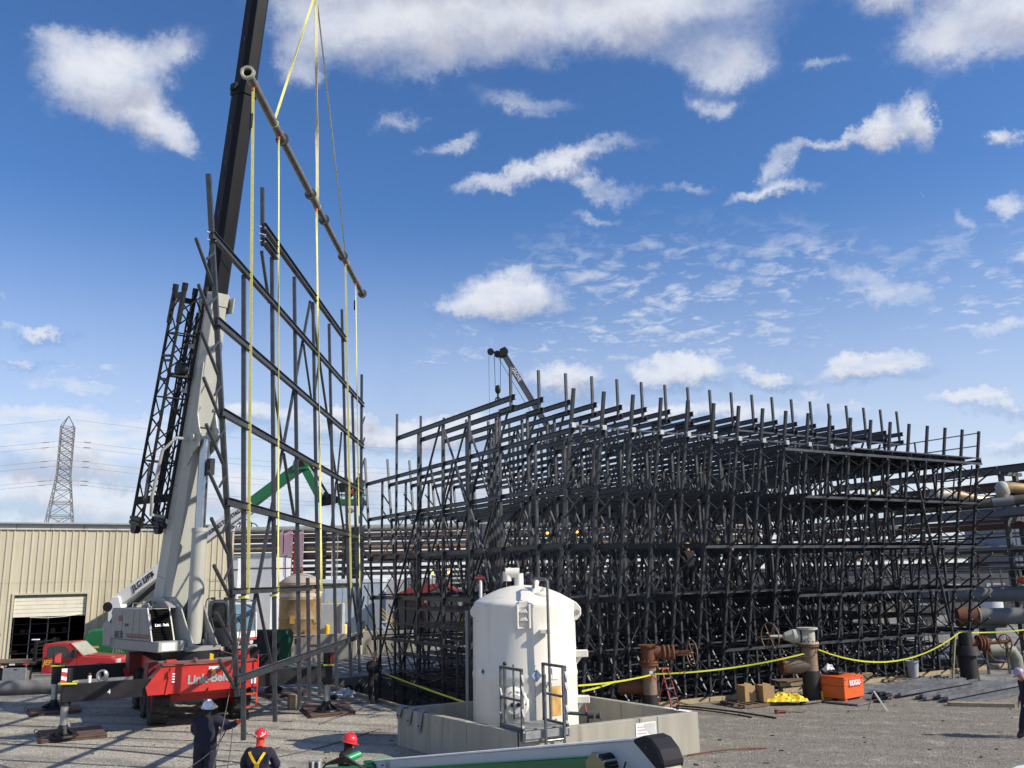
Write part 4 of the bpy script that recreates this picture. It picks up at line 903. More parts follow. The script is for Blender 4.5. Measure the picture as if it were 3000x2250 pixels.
boomsec(19.9, 28.6, .68, .70, BOOMB, 'boom_section'); boomsec(28.4, 28.7, .74, .76, BOOMB, 'boom_collar'); boomsec(28.5, 37, .62, .64, BOOMB, 'boom_section'); boomsec(36.8, 44, .5, .5, BOOMB, 'boom_section')
for s in (-1, 1): MB().box(s*.43-.03, s*.43+.03, -.2, .65, 11.3, 11.9, BMX).build('collar_ear', GREYP, up, bev=.01)
for s in (-1, 1): MB().box(s*.38-.03 , s*.38+.12, -.3, .1, 20.0, 20.25, BMX).build('roller_bracket', BOOMB, up)
for l in (3.2, 9.8, 8.1): MB().box(.38, .58, -.5, -.1, l, l+.16, BMX).build('jib_bracket', GREYP, up)
for l in (13.5, 15, 17, 18.4, 22, 24): MB().box(.32, .385 if l < 19.8 else .35, -.05, .05, l, l+.18, BMX).build('latch_hole', LETK, up)
for l in (1.2, 4.6, 8.0, 10.6):
    hw = .52*(1 - .18*(l+.6)/12.5)
    for s in (-1, 1): MB().box(s*hw - .008, s*hw + .008, -.4, .1, l, l+.05, BMX).build('weld_band', GREYM, up)
for k, y in enumerate((-.2, -.12, -.04)): MB().cyl(BMX @ V(-.53-.015*k, y, .4), BMX @ V(-.42-.015*k, y, 11.6), .014, n=6).build('hydraulic_line', BLACK if k else GALV, up)
for l in (13, 16.5, 22, 25): MB().box(.24, .38 if l < 19.8 else .345, -.02, .0, l, l+.3, BMX).build('weld_tab', BOOMB, up)
MB().tube([BMX @ V(.3,-.56,-.2), BMX @ V(.25,-.48,11.9), BMX @ V(.2,-.42,20), BMX @ V(.2,-.36,28), BMX @ V(.2,-.32,43)], .02).build('hoist_rope', CABLE, up)
# lift cylinder and its mounting plate under the boom
p1 = BMX @ V(0, .74, 6.45); p0 = V(0, .15, 2.35); pm = p0 + (p1-p0)*.535
for s in (-1, 1): MB().prism([(.40, 5.4), (.62, 5.9), (1.05, 6.2), (1.15, 6.6), (.9, 6.9), (.62, 7.4), (.52, 9.3), (.36, 9.3)], s*.36-.025, s*.36+.025, 'x', BMX).build('cylinder_bracket', GREYP, up, bev=.008)
MB().prism([(-.38, 6.9), (.38, 6.9), (.38, 7.9), (.12, 8.6), (-.12, 8.6), (-.38, 7.9)], .47, .54, 'y', BMX).build('boom_plate', GREYP, up, bev=.01)
for x in (-.3, .3): MB().cyl(BMX @ V(x, .54, 7.6), BMX @ V(x, .60, 7.6), .06, n=12).build('bolt_head', GALV, up)
MB().cyl(BMX @ V(-.52, .74, 6.5), BMX @ V(.52, .74, 6.5), .13, n=16).build('pin', GREYP, up, True)
MB().cyl(pm, p1, .19, n=24).build('lift_rod', CHROME, up, True); MB().cyl(p0, pm + (p1-p0)*.02, .27, n=28).build('lift_cylinder', GREYP, up, True)
MB().cyl(pm, pm+(p1-p0).normalized()*.12, .29, n=24).build('gland', GREYP, up, True)
UB(-.15, .05, .45, .75, 8.3, 8.9, 'lamp_box', BLACK); 
MB().tube([BMX @ V(.5, -.4, 3.4), BMX @ V(1.2, -.2, 3.5), BMX @ V(1.35, 0, 4.2), BMX @ V(1.25, .1, 5.9), BMX @ V(.9, .3, 6.4), BMX @ V(.48, .4, 6.4)], .06).build('jib_guide', GREYP, up, True)
# folded lattice jib on the operator's right side
jib = thing('jib', None, None); jib.name = 'lattice_jib'; jib.parent = up
def JP(x, y, l): return BMX @ V(x, y, l)
def chordset():
    l0, l1 = 3.0, 11.9
    c0 = [(.56, -1.3), (.56, -.35), (1.4, -.45), (1.4, -1.3)]; c1 = [(.46, -.85), (.46, .05), (1.25, -.05), (1.25, -.85)]
    def pt(i, t): a, b = c0[i], c1[i]; return JP(a[0]+(b[0]-a[0])*t, a[1]+(b[1]-a[1])*t, l0+(l1-l0)*t)
    for i in range(4): MB().cyl(pt(i, 0), pt(i, 1), .06, n=8).build('chord', BLACK, jib, True)
    nseg = 11
    for k in range(nseg):
        t0, t1 = k/nseg, (k+1)/nseg
        for i in range(4):
            j = (i+1) % 4; a, b = (i, j) if k % 2 else (j, i)
            MB().cyl(pt(a, t0), pt(b, t1), .03, n=6).build('lacing', BLACK, jib)
            if k % 3 == 0: MB().cyl(pt(i, t0), pt(j, t0), .03, n=6).build('lacing', BLACK, jib)
    # second thinner jib section nested inside
    d0 = [(.58, -1.0), (.58, -.6), (.85, -.8)]; d1 = [(.48, -.7), (.48, -.35), (.75, -.55)]
    def qt(i, t): a, b = d0[i], d1[i]; return JP(a[0]+(b[0]-a[0])*t, a[1]+(b[1]-a[1])*t, l0+.2+(8.0)*t)
    for i in range(3):
        MB().cyl(qt(i, 0), qt(i, 1), .038, n=8).build('chord', BLACK, jib, True)
        for k in range(12): MB().cyl(qt(i, k/12), qt((i+1) % 3, (k+1)/12), .02, n=6).build('lacing', BLACK, jib)
    for i in (0, 2, 3): MB().bar(pt(i, .86), pt(i, 1.03), .15, .16).build('end_fitting', BLACK, jib, bev=.02); 
    for i in range(4): MB().cyl(pt(i, 1.0) , pt(i, 1.03), .11, n=10).build('end_lug', BLACK, jib)
    MB().bar(pt(0, .97), pt(3, .97), .1, .2).build('cross_plate', BLACK, jib); MB().bar(pt(2, .98), pt(3, .98), .08, .22).build('cross_plate', BLACK, jib)
    for t in (.62, .70, .72): MB().bar(pt(2, t), pt(3, t), .09, .09).build('cross_bar', BLACK, jib); MB().bar(pt(0, t), pt(1, t), .07, .07).build('cross_bar', BLACK, jib)
    c = (pt(1, .67) + pt(2, .67))/2; MB().cyl(c - V(.14,0,0), c + V(.14,0,0), .27, n=20).build('sheave', BLACK, jib, True); MB().bar(pt(1,.64), pt(2,.64), .3, .12).build('sheave_mount', BLACK, jib)
    for t in (.012, .03):
        MB().bar(pt(3, t), pt(2, t), .22, .12).build('tip_plate', BLACK, jib); MB().bar(pt(0, t), pt(1, t), .16, .12).build('tip_plate', BLACK, jib)
    for i, j in ((3,2), (0,1)):
        c = (pt(i, -.005) + pt(j, -.005))/2; MB().cyl(c - V(.1,0,0), c + V(.1,0,0), .24, n=18).build('sheave', BLACK, jib, True)
    MB().box(-.02, .02, -.07, .07, 0, 1.3, Matrix.Translation(pt(2, .12) + V(.05,0,0)) @ bd.to_track_quat('Z','Y').to_matrix().to_4x4()).build('name_board', LETG, jib)
    for t in (.05, .045, .04): MB().bar(pt(3, t*2.2), pt(1, t*2.2+.03), .1, .1).build('tip_brace', BLACK, jib)
chordset()
# ------------------------------------------------------------------ steel mats under the floats
def mat_plate(pts, h, label, m=PLATE, tilt=0):
    n = len(pts); c = sum((Vector((*p, 0)) for p in pts), Vector())/n; o = thing('steel_mat', label, 'mat', c)
    for k in range(2):
        q = [((p[0]-c.x)*(1-.03*k)+.03*k, (p[1]-c.y)*(1-.03*k)) for p in pts]
        MB().prism(q, h*k/2 + .003*(k+1), h*(k+1)/2 + .001, 'z').build('plate', m, o, bev=.012)
    for p in pts[:2]: MB().torus((p[0]-c.x, p[1]-c.y, h*.6), .07, .014, (0,1,.3), 14, 6).build('lifting_ring', RUSTY, o, True)
mat_plate([(-14.9, 28.95), (-13.84, 27.1), (-12.25, 27.95), (-13.3, 29.75)], .11, 'rust brown steel mat under the nearest left outrigger foot')
mat_plate([(-7.7, 32.9), (-6.9, 30.9), (-5.5, 31.6), (-6.1, 33.5)], .11, 'rust brown steel mat under the right outrigger foot near the basin')
mat_plate([(-17.9, 33.9), (-17.0, 32.5), (-15.6, 33.3), (-16.4, 34.8)], .11, 'rusty steel mat under the far left outrigger foot by the truck')
mat_plate([(-10.7, 37.7), (-9.7, 36.1), (-8.2, 37.0), (-9.2, 38.7)], .11, 'dull steel mat under the far right outrigger foot')
mat_plate([(-8.0, 34.6), (-7.7, 33.5), (-5.7, 34.3), (-6.0, 35.3)], .06, 'thin rust coloured plate lying behind the right outrigger mat', RUSTP)
o = thing('timber_block', 'short grey timber block beside the rusty plate behind the hanging posts', 'block', (-8.05, 33.2, 0), .5); MB().box(-.12,.12,-.2,.2,.002,.5).build('block', WOOD, o, bev=.01); MB().box(.13,.3,-.2,.15,.002,.2).build('block', STRUCG, o, bev=.01)

# ------------------------------------------------------------------ containment wall round the white tank
bn_ = [V(-3.33, 25.75, 0), V(-.02, 21.35, 0), V(4.62, 23.95, 0), V(1.45, 28.3, 0)]
bund = thing('containment_wall', 'low grey concrete containment wall around the white tank', 'wall', bn_[1])
cen = sum(bn_, Vector())/4
inn = []
for i in range(4):
    a, b, c = bn_[i-1], bn_[i], bn_[(i+1) % 4]; d1 = (a-b).normalized(); d2 = (c-b).normalized(); s = abs(d1.cross(d2).z); inn.append(b + (d1+d2)*.2/s)
def wallseg(i, t0, t1, z=1.0):
    j = (i+1) % 4; q = [bn_[i].lerp(bn_[j], t0), bn_[i].lerp(bn_[j], t1), inn[i].lerp(inn[j], t1), inn[i].lerp(inn[j], t0)]
    MB().prism([((p-bn_[1]).x, (p-bn_[1]).y) for p in q], .002, z, 'z').build('wall_section', CONC, bund, bev=.012)
for i, sp_ in enumerate(([0, .27, .62, .997], [.003, .645, .75, .997], [.003, .5, .997], [.003, .5, .997])):
    for a, b in zip(sp_[:-1], sp_[1:]): wallseg(i, a + .0015, b - .0015)
MB().prism([((p-bn_[1]).x, (p-bn_[1]).y) for p in inn], .003, .05, 'z').build('sump_floor', CONCD, bund)
dNR = (bn_[2]-bn_[1]).normalized(); nNR = V(dNR.y, -dNR.x, 0)
sg = thing('paper_sign', 'peeling white sign with faded red lines stuck on the outside of the concrete wall', 'sign', V(2.86, 22.96, .62), math.atan2(dNR.y, dNR.x))
M_ = Matrix.Identity(4)
MB().box(0, .62, -.012, -.002, -.32, .28).build('board', PAPER, sg)
for k in range(6): MB().box(.05, .05 + random.uniform(.18,.3), -.0145, -.0125, .17 - k*.075, .20 - k*.075).build('faded_line', mat('faded red print', (.55,.36,.36), .8), sg)
MB().prism([(.25,.25),(.60,.26),(.6,-.05),(.42,.0),(.30,.1)], -.016, -.0125, 'y').build('peeled_patch', mat('peeled grey', (.5,.5,.5), .8), sg)
pp = thing('loose_papers', 'white papers and a dark glove on the right corner of the concrete wall', 'papers', V(4.2, 24.2, 1.005), -.9)
MB().box(-.35, .3, -.1, .1, 0, .012).build('sheet', PAPER, pp); MB().box(-.5, -.1, -.12, .02, .013, .03).build('sheet', PAPER, pp); MB().ball((-.1,0,.05), .06, sc=(1.3,.8,.6)).build('glove', NAVY, pp)
# grey flaps draped over the left corner
for k, t in enumerate((.03, .13, .23)):
    p = bn_[0].lerp(bn_[1], t); d = (bn_[1]-bn_[0]).normalized(); nrm = V(d.y, -d.x, 0) 
    if nrm.dot(cen-p) > 0: nrm = -nrm
    f = thing('rubber_flap', ['grey rubber flap bunched on the left corner of the concrete wall', 'middle grey flap hanging over the concrete wall', 'longest grey flap with a pointed end hanging over the concrete wall'][k], 'flap', p + V(0,0,1))
    rows = []; L_ = (.3, .42, .55)[k]
    for j in range(9):
        u_ = j/8
        if u_ < .45: a = u_/.45; pos = -nrm*(.24*(1-a)) + V(0,0,.03 + .03*math.sin(a*PI)) ; w = .26
        else: a = (u_-.45)/.55; pos = nrm*(.03 + .05*a) + V(0,0,.02 - L_*a); w = .26*(1 - .75*a*a)
        rows.append([pos - d*(-w/2) + V(0,0,0), pos, pos - d*(w/2)])
    mb = MB(); n = len(rows); vs = [v for r in rows for v in r] + [v + nrm*.012 + V(0,0,.012) for r in rows for v in r]
    fsx = []
    for r in range(n-1):
        for c in range(2): a = r*3+c; fsx += [(a, a+1, a+4, a+3), (a+3*n, a+3*n+3, a+3*n+4, a+3*n+1)]
    for r in range(n-1): fsx += [(r*3, r*3+3, r*3+3+3*n, r*3+3*n), (r*3+2, r*3+2+3*n, r*3+5+3*n, r*3+5)]
    mb.add(vs, fsx); mb.build('flap_sheet', mat('grey rubber sheet', (.22,.225,.23), .6), f, True)
    MB().ball(tuple(nrm*.09 + V(0,0,-L_*.6)), .022).build('rivet', BLACK, f)

# ------------------------------------------------------------------ white tank
tk = thing('white_tank', 'tall white fibreglass tank with a domed lid standing inside the concrete wall', 'tank', (.20, 25.0, .05)); tk.scale = (.955, .955, 1)
prof = [(1.46, 0), (1.475, .3), (1.47, 1.8), (1.485, 1.85), (1.485, 1.93), (1.465, 1.98), (1.455, 3.6), (1.47, 3.68), (1.45, 3.73), (1.36, 3.79), (1.05, 3.95), (.7, 4.09), (.35, 4.17), (0, 4.19)]
MB().lathe(prof, 72).build('shell', FRP, tk, True)
MB().cyl((-.12, 0, 4.10), (-.12, 0, 4.50), .13, n=20).build('vent_pipe', FRP, tk, True)
mb = MB(); mb.cyl((-.12+.02, 0, 4.52), (-.50, 0, 4.52), .135, n=20); mb.cyl((-.45, 0, 4.56), (-.45, 0, 4.30), .125, n=20); mb.build('vent_elbow', FRP, tk, True)
# moulded niche on the front
nb_ = MB(); nb_.box(-.21, .17, -1.52, -1.32, 3.10, 3.14); nb_.box(-.21, -.15, -1.56, -1.3, 3.1, 3.72); nb_.box(.11, .17, -1.56, -1.3, 3.1, 3.72); nb_.box(-.15, .11, -1.47, -1.3, 3.62, 3.8); nb_.build('lug_niche', FRP, tk, bev=.02)
for z in (3.3, 3.5): MB().prism([(-.14, z), (.10, z), (.04, z+.1), (-.10, z+.06)], -1.56, -1.42, 'y').build('niche_step', FRP, tk, bev=.01)
for s, z in ((1, 3.42),):
    MB().prism([(1.36, 3.2), (1.5, 3.25), (1.62, 3.38), (1.62, 3.56), (1.5, 3.7), (1.38, 3.78)], -.35, -.05, 'y').build('side_lug', FRP, tk, bev=.02); MB().cyl((1.5, -.37, 3.45), (1.5, -.33, 3.45), .07, n=16).build('flange_face', mat('grey flange', (.3,.3,.3)), tk, True)
MB().prism([(-1.36, 3.3), (-1.5, 3.42), (-1.52, 3.55), (-1.38, 3.75)], -.35, -.1, 'y').build('side_lug', FRP, tk, bev=.02)
for z in (2.37, 1.2): MB().box(1.35, 1.78, -.32, -.1, z-.09, z+.09).build('side_nozzle', FRP, tk, bev=.015); MB().prism([(1.42, z-.32), (1.42, z-.09), (1.62, z-.09)], -.24, -.2, 'y').build('nozzle_gusset', FRP, tk)
# top fitting with the filler pipe
MB().cyl((.22, -.95, 3.75), (.36, -.62, 4.28), .09, n=14).build('filler_nozzle', FRP, tk, True); MB().cyl((.55, -.85, 3.85), (.62, -.62, 4.0), .14, n=14).build('filler_nozzle', FRP, tk, True)
MB().ball((.50, -.92, 3.92), .2, 14, 8, (1.3, .7, .5)).build('hatch_saddle', FRP, tk, True)
pg = mat('grey plastic pipe', (.16,.155,.15), .5, 0, .1, 4)
MB().tube([(.30, -.78, 4.02), (.28, -.85, 4.3), (.33, -1.0, 4.36), (.58, -1.52, 4.33), (.64, -1.58, 4.28), (.64, -1.60, 4.1), (.64, -1.60, 1.2), (.64, -1.60, .3)], .038, 10).build('fill_pipe', pg, tk, True)
MB().box(.42, .70, -1.62, -1.38, 2.98, 3.08).build('pipe_clamp', FRP, tk, bev=.01); MB().box(.44, .70, -1.62, -1.38, 1.72, 1.8).build('pipe_clamp', FRP, tk, bev=.01)
MB().tube([(-1.62, -.25, 3.62), (-1.62, -.25, 1.0), (-1.62, -.25, .1)], .045, 10).build('overflow_pipe', mat('grey conduit', (.22,.225,.24), .5), tk, True); MB().tube([(-1.40, -.3, 3.7), (-1.62, -.25, 3.72), (-1.62, -.25, 3.55)], .055, 10).build('elbow', BLACK, tk, True)
# manway on the lower front
mw = MB(); 
Mf = Matrix.Translation((-.30, -1.44, 1.28)) @ Matrix.Rotation(PI/2, 4, 'X')
MB().lathe([(0,.18),(.24,.17),(.27,.13),(.33,.12),(.36,.05),(.42,0)], 28, Mf).build('manway', FRP, tk, True)
for k in range(10): a = k*PI/5; MB().cyl(Mf @ V(.3*math.cos(a), .3*math.sin(a), .11), Mf @ V(.3*math.cos(a), .3*math.sin(a), .15), .02, n=8).build('bolt', GALV, tk)
for x in (-.36, -.2): MB().cyl((x, -1.60, 1.27), (x, -1.66, 1.27), .055, n=14).build('valve_port', BLACK, tk, True)
def onshell(px_, py_, z, w, h, m, name, r=1.478):
    a = math.atan2(py_, px_); mb = MB(); n = 6; vs = []
    for zz in (z-h/2, z+h/2):
        for i in range(n+1): b = a + (i/n-.5)*w/r; vs.append(V(r*math.cos(b), r*math.sin(b), zz))
    mb.add(vs, [(i, i+1, n+2+i, n+1+i) for i in range(n)]); return mb.build(name, m, tk)
onshell(.82, -1.22, 1.30, .30, .72, mat('orange stain', (.55,.33,.1), .6, 0, .4, 3), 'stain_patch', 1.481); onshell(-1.2, -.83, 1.96, .22, .26, PAPER, 'label_sheet', 1.492); onshell(-1.14, -.92, 2.02, .09, .09, DKRED, 'label_mark', 1.495); onshell(.80, -1.24, 1.98, .20, .3, PAPER, 'label_sheet', 1.492)
dm = MB(); c = V(.30, -1.500, 1.95)
dm.prism([(c.x-.14, c.z), (c.x, c.z-.16), (c.x+.14, c.z), (c.x, c.z+.16)], c.y-.02, c.y-.01, 'y'); dm.build('hazard_diamond', mat('pale blue label', (.55,.68,.76), .5), tk)
text('2', .17, TM((.23, c.y-.021, 1.96), (1,0,0), (0,0,1)), LETB, tk, bold=.02); text('2', .13, TM((.26, c.y-.021, 1.83), (1,0,0), (0,0,1)), LETB, tk, bold=.02); text('0', .13, TM((.43, c.y-.021, 2.07), (1,0,0), (0,0,1)), LETK, tk, bold=.01)
mb = MB(); mb.tube([(1.05, -1.35, 1.02), (1.75, -1.42, .98)], .045, 10); mb.build('drain_pipe', STRUCG, tk, True)
mb = MB(); mb.cyl((1.62, -1.42, .98), (1.78, -1.44, .97), .09, n=14); mb.cyl((1.84, -1.45, .965), (1.95, -1.47, .96), .085, n=14, cap=False); mb.torus((1.95,-1.47,.96), .085, .02, (1,-.2,0), 16, 6); mb.build('drain_coupling', STRUCG, tk, True)
MB().tube([(1.60, -1.42, 1.0), (1.56, -1.4, 1.22)], .022).build('valve_handle', mat('pink red', (.5,.12,.1), .5), tk); MB().bar((1.62, -1.42, .9), (1.62, -1.42, .1), .06).build('pipe_support', STRUCG, tk)
rp = thing('vent_standpipe', 'thin white standpipe with a red valve head behind the white tank', 'pipe', (-1.05, 27.0, .05))
MB().cyl((0,0,0), (0,0,4.35), .045, n=12).build('pipe', WHITE, rp, True); MB().cyl((.12,0,0), (.12,0,3.95), .03, n=10).build('side_pipe', GALV, rp, True); mb = MB(); mb.cyl((-.16,0,4.38), (.1,0,4.38), .06, n=10); mb.box(-.05,.05,-.05,.05,4.35,4.48); mb.build('valve_head', DKRED, rp, True)

# ------------------------------------------------------------------ step-over platform and ladder
PR = math.atan2(dNR.y, dNR.x)
pf = thing('step_platform', 'grey steel step-over platform with side rails and ladder at the concrete wall', 'platform', (-.40, 22.22, 0), PR)
pm_ = mat('grey platform steel', (.10,.115,.13), .45, .4, .25, 6, dirt=(.22,.24,.26), damt=.5, dscale=6)
def PB(p, q, w, h=None, nm='rail'): MB().bar(p, q, w, h, up=(0,0,1) if abs(Vector(q).z-Vector(p).z) < .2 else (1,0,0)).build(nm, pm_, pf)
for x in (0, 1.18):
    PB((x, 0, 1.05), (x, 0, 2.36), .06, .06, 'post'); PB((x, -1.0, .92), (x, -1.0, 2.36), .06, .06, 'post')
    PB((x, .03, 2.36), (x, -1.03, 2.36), .06, .06, 'top_rail'); PB((x, 0, 1.68), (x, -1.0, 1.68), .05, .05, 'mid_rail')
    MB().box(x-.03, x+.03, -1.08, .05, .82, 1.1).build('side_beam', pm_, pf, bev=.006)
    for z in (1.3, 1.85): MB().prism([(0, z), (-.09, z-.12), (-.02, z+.05)], x-.05 if x == 0 else x-.03, x-.01 if x == 0 else x+.03, 'x').build('gusset', pm_, pf)
    for z in (1.1, 1.45, 1.95, 2.2): MB().prism([(-1.0, z), (-1.09, z-.1), (-1.03, z+.06)], x-.03, x+.03, 'x').build('gusset', pm_, pf)
for k in range(16): MB().box(.03, 1.15, -.98 + k*.063, -.955 + k*.063, 1.03, 1.06).build('grating_bar', GALV, pf)
for k in range(9): MB().box(.06 + k*.13, .07 + k*.13, -1.0, .0, 1.0, 1.028).build('grating_bar', GALV, pf)
MB().box(.02, 1.16, -1.10, -1.06, .86, 1.03).build('front_beam', GALV, pf, bev=.004)
MB().box(.03, .58, -1.06, -1.02, .80, 1.0).build('deck_bracket', GALV, pf)
for x in (.52, 1.02):
    PB((x, -1.16, .01), (x, -1.16, 2.38 if x > .8 else 2.25), .05, .05, 'ladder_rail')
for z in (.25, .55, .80): MB().cyl((.52, -1.16, z), (1.02, -1.16, z), .014, n=8).build('ladder_rung', GALV, pf)
PB((.24, .25, .9), (.24, .25, 2.38), .055, .055, 'post'); PB((.62, .5, 1.05), (.62, .5, 2.34), .035, .035, 'post'); 
mb = MB(); mb.ball((.24, .25, 2.40), .05); mb.build('post_cap', BLACK, pf)
mb = MB()
for z in np.arange(1.2, 2.3, .06): mb.torus((1.12, .3, z), .014, .006, (1, (-1)**int(z*50) , 0), 8, 4)
mb.build('hanging_chain', STRUCG, pf)

# ------------------------------------------------------------------ rusty riser valves in the yard
def hwheel(c, R, axis, m, par, spokes=6):
    c = Vector(c); q = Vector(axis).normalized().to_track_quat('Z', 'Y'); mb = MB(); mb.torus(c, R, .022, axis, 28, 8)
    for k in range(spokes): a = 2*PI*k/spokes; mb.cyl(c, c + q @ V(R*math.cos(a), R*math.sin(a), 0), .013, n=6)
    mb.cyl(c - Vector(axis).normalized()*.05, c + Vector(axis).normalized()*.05, .045, n=10); return mb.build('hand_wheel', m, par, True)
v1 = thing('riser_valve', 'orange rusty riser with a side valve and hand wheel pointing right, nearest the white tank', 'valve', (4.46, 31.4, .2)); v1.scale = (.93,)*3
MB().cyl((0,0,.25), (0,0,1.35), .26, n=28).build('riser_pipe', RUSTP, v1, True); MB().cyl((0,0,-.22), (0,0,.32), .275, n=28).build('pipe_wrap', WRAP, v1, True)
MB().cyl((0,0,1.33), (0,0,1.40), .36, n=28).build('flange', RUSTY, v1, True); MB().cyl((0,0,1.42), (0,0,1.49), .36, n=28).build('flange', RUSTY, v1, True)
for k in range(14): a = k*2*PI/14; MB().cyl((.31*math.cos(a), .31*math.sin(a), 1.28), (.31*math.cos(a), .31*math.sin(a), 1.54), .025, n=6).build('flange_bolt', RUSTY, v1)
MB().cyl((0,0,1.49), (0,0,1.98), .27, n=28).build('valve_body', RUSTY, v1, True); MB().cyl((0,0,1.98), (0,0,2.05), .37, n=28).build('flange', RUSTY, v1, True)
MB().cyl((.2,0,1.78), (.75,-.03,1.75), .22, n=20).build('side_neck', RUSTY, v1, True)
for x in (.55, .72, .88): MB().torus((x,-.02,1.76), .24, .05, (1,0,0), 20, 8).build('bonnet_ring', RUSTY, v1, True)
MB().cyl((.9,-.04,1.75), (1.55,-.08,1.74), .09, .05, n=12).build('yoke', RUSTY, v1, True); MB().box(1.0, 1.5, -.12, -.02, 1.66, 1.7).build('yoke_arm', RUSTY, v1); MB().box(1.0, 1.5, -.12, -.02, 1.8, 1.84).build('yoke_arm', RUSTY, v1)
hwheel((1.58, -.08, 1.74), .46, (1, .25, 0), mat('rusty wheel', (.2,.13,.09), .7, .2), v1)
MB().box(-.03, .08, -.275, -.265, 1.05, 1.15).build('tag_plate', PAPER, v1); 
for k in range(3): MB().box(.0 + k*.03, .02+k*.03, -.277, -.268, .9 - .1*(k % 2), 1.0).build('orange_mark', ORNG, v1)
MB().cyl((-1.1, .4, .55), (-.1, .3, .55), .27, n=18).build('side_branch', RUSTY, v1, True)
v2 = thing('riser_valve', 'riser with a white painted valve body and rusty spoked hand wheel on its left', 'valve', (10.35, 32.75, 0))
MB().cyl((0,0,0), (0,0,1.02), .30, n=28).build('pipe_wrap', WRAP, v2, True); MB().cyl((0,0,1.0), (0,0,1.85), .27, n=28).build('riser_pipe', RUSTP, v2, True)
MB().cyl((-.95,.1,1.2), (0,0,1.2), .27, n=24).build('side_branch', RUSTP, v2, True); MB().cyl((-1.0,.1,1.2), (-.93,.1,1.2), .34, n=24).build('branch_flange', RUSTY, v2, True)
for z in (1.84, 1.93): MB().cyl((0,0,z), (0,0,z+.07), .36, n=28).build('flange', VALVEW if z > 1.9 else RUSTY, v2, True)
for k in range(14): a = k*2*PI/14; MB().cyl((.31*math.cos(a), .31*math.sin(a), 1.8), (.31*math.cos(a), .31*math.sin(a), 2.05), .025, n=6).build('flange_bolt', RUSTY, v2)
MB().cyl((0,0,2.0), (0,0,2.42), .25, n=28).build('valve_body', VALVEW, v2, True); MB().cyl((0,0,2.42), (0,0,2.49), .36, n=28).build('flange', VALVEW, v2, True)
MB().cyl((-.1,0,2.2), (-.55,-.02,2.2), .24, n=20).build('bonnet', VALVEW, v2, True); MB().torus((-.3,0,2.2), .26, .03, (1,0,0), 20, 6).build('bonnet_ring', BLACK, v2, True); MB().cyl((-.55,0,2.2), (-.85,-.02,2.2), .24, .12, n=20).build('bonnet', VALVEW, v2, True)
MB().cyl((-.8,-.02,2.2), (-1.35,-.04,2.2), .06, n=10).build('yoke', VALVEW, v2, True); MB().cyl((-1.3,-.04,2.2), (-1.75,-.05,2.2), .02, n=8).build('stem', RUSTY, v2, True)
hwheel((-1.35, -.04, 2.2), .48, (1, .45, 0), mat('rusty wheel', (.2,.13,.09)), v2)
MB().tube([(.25,-.12,1.9), (.1,-.3,1.55), (-.5,-.32,1.5), (-.9,-.2,1.75)], .012).build('hanging_chain', RUSTY, v2)
v3 = thing('riser_valve', 'dark wrapped riser at far right with a rusty valve pointing right behind the caution tape', 'valve', (18.3, 37.6, 0))
MB().cyl((0,0,0), (0,0,1.0), .36, .33, n=28).build('pipe_wrap', WRAP, v3, True); MB().cyl((0,0,1.0), (0,0,1.9), .26, n=24).build('riser_pipe', WRAP, v3, True); MB().cyl((0,0,1.0), (0,0,1.35), .5, .42, n=28).build('cover_skirt', WRAP, v3, True)
for x in (.5, .62, .75): MB().torus((x, 0, 1.45), .28, .045, (1,0,0), 20, 6).build('flange', RUSTY, v3, True)
MB().cyl((.1,0,1.45), (.9,0,1.45), .2, n=18).build('valve_body', RUSTY, v3, True); MB().cyl((.9,0,1.45), (1.7,-.02,1.48), .07, n=12).build('yoke', RUSTY, v3, True); hwheel((1.6,-.02,1.48), .3, (1,.4,.1), RUSTY, v3)
MB().tube([(.3,-.2,1.3), (.6,-.3,.7), (1.2,-.2,.5), (1.6,-.1,.9)], .03).build('hose', CABLE, v3, True)

# ------------------------------------------------------------------ job box and clutter
jx, jy = V(10.94, 32.98, 0), V(11.19, 31.93, 0)
jr = math.atan2(34.1-31.93, 12.66-11.19)
jb = thing('job_box', 'orange steel job box with white letters, lid closed, standing on feet', 'tool chest', jy, rad(40))
JW, JD, JH = 1.28, .88, .74
MB().box(0, JW, 0, JD, .14, .14+JH*.56).build('lower_body', ORANGE, jb, bev=.012); MB().box(-.0, JW, -.012, JD, .14+JH*.565, .14+JH*.93).build('upper_body', ORANGE, jb, bev=.012)
MB().prism([(-.03, .14+JH*.935), (JD+.01, .14+JH*.935), (JD+.01, .14+JH*1.0), (-.03, .14+JH*.965)], -.02, JW+.02, 'x').build('lid', ORANGE, jb, bev=.008)
for x in (.08, JW-.25): MB().box(x, x+.17, .05, .3, .004, .14).build('foot', ORANGE, jb, bev=.01); MB().box(x, x+.17, JD-.3, JD-.05, .004, .14).build('foot', ORANGE, jb, bev=.01)
MB().box(.30, 1.06, -.03, -.014, .52, .78).build('name_plate', LETR, jb); text('RIDGID', .235, TM((.32, -.032, .565), (1,0,0), (0,0,1)), LETW, jb, bold=.03, sx=.9)
for x in (.06, JW-.1): MB().cyl((x, -.02, .76), (x, -.012, .76), .03, n=10).build('lock_hole', BLACK, jb)
hj = thing('white_helmet_bag', 'white plastic jug and black bag lying on top of the orange job box', 'bag', jb.matrix_world @ V(0,0,0)); hj.location = V(11.15, 32.75, .90)
mb = lump(MB(), (-.1,.15,.14), .17, (1.1,.7,1.0), .5, 1.8, 3); mb.build('white_jug', PAPER, hj); mb = lump(MB(), (0,-.1,.05), .24, (1.4,.6,.35), .6, 2, 5); lump(mb, (.2,-.05,.12), .09, (1,1,1), .4, 2, 7); mb.build('black_bag', BLACK, hj)
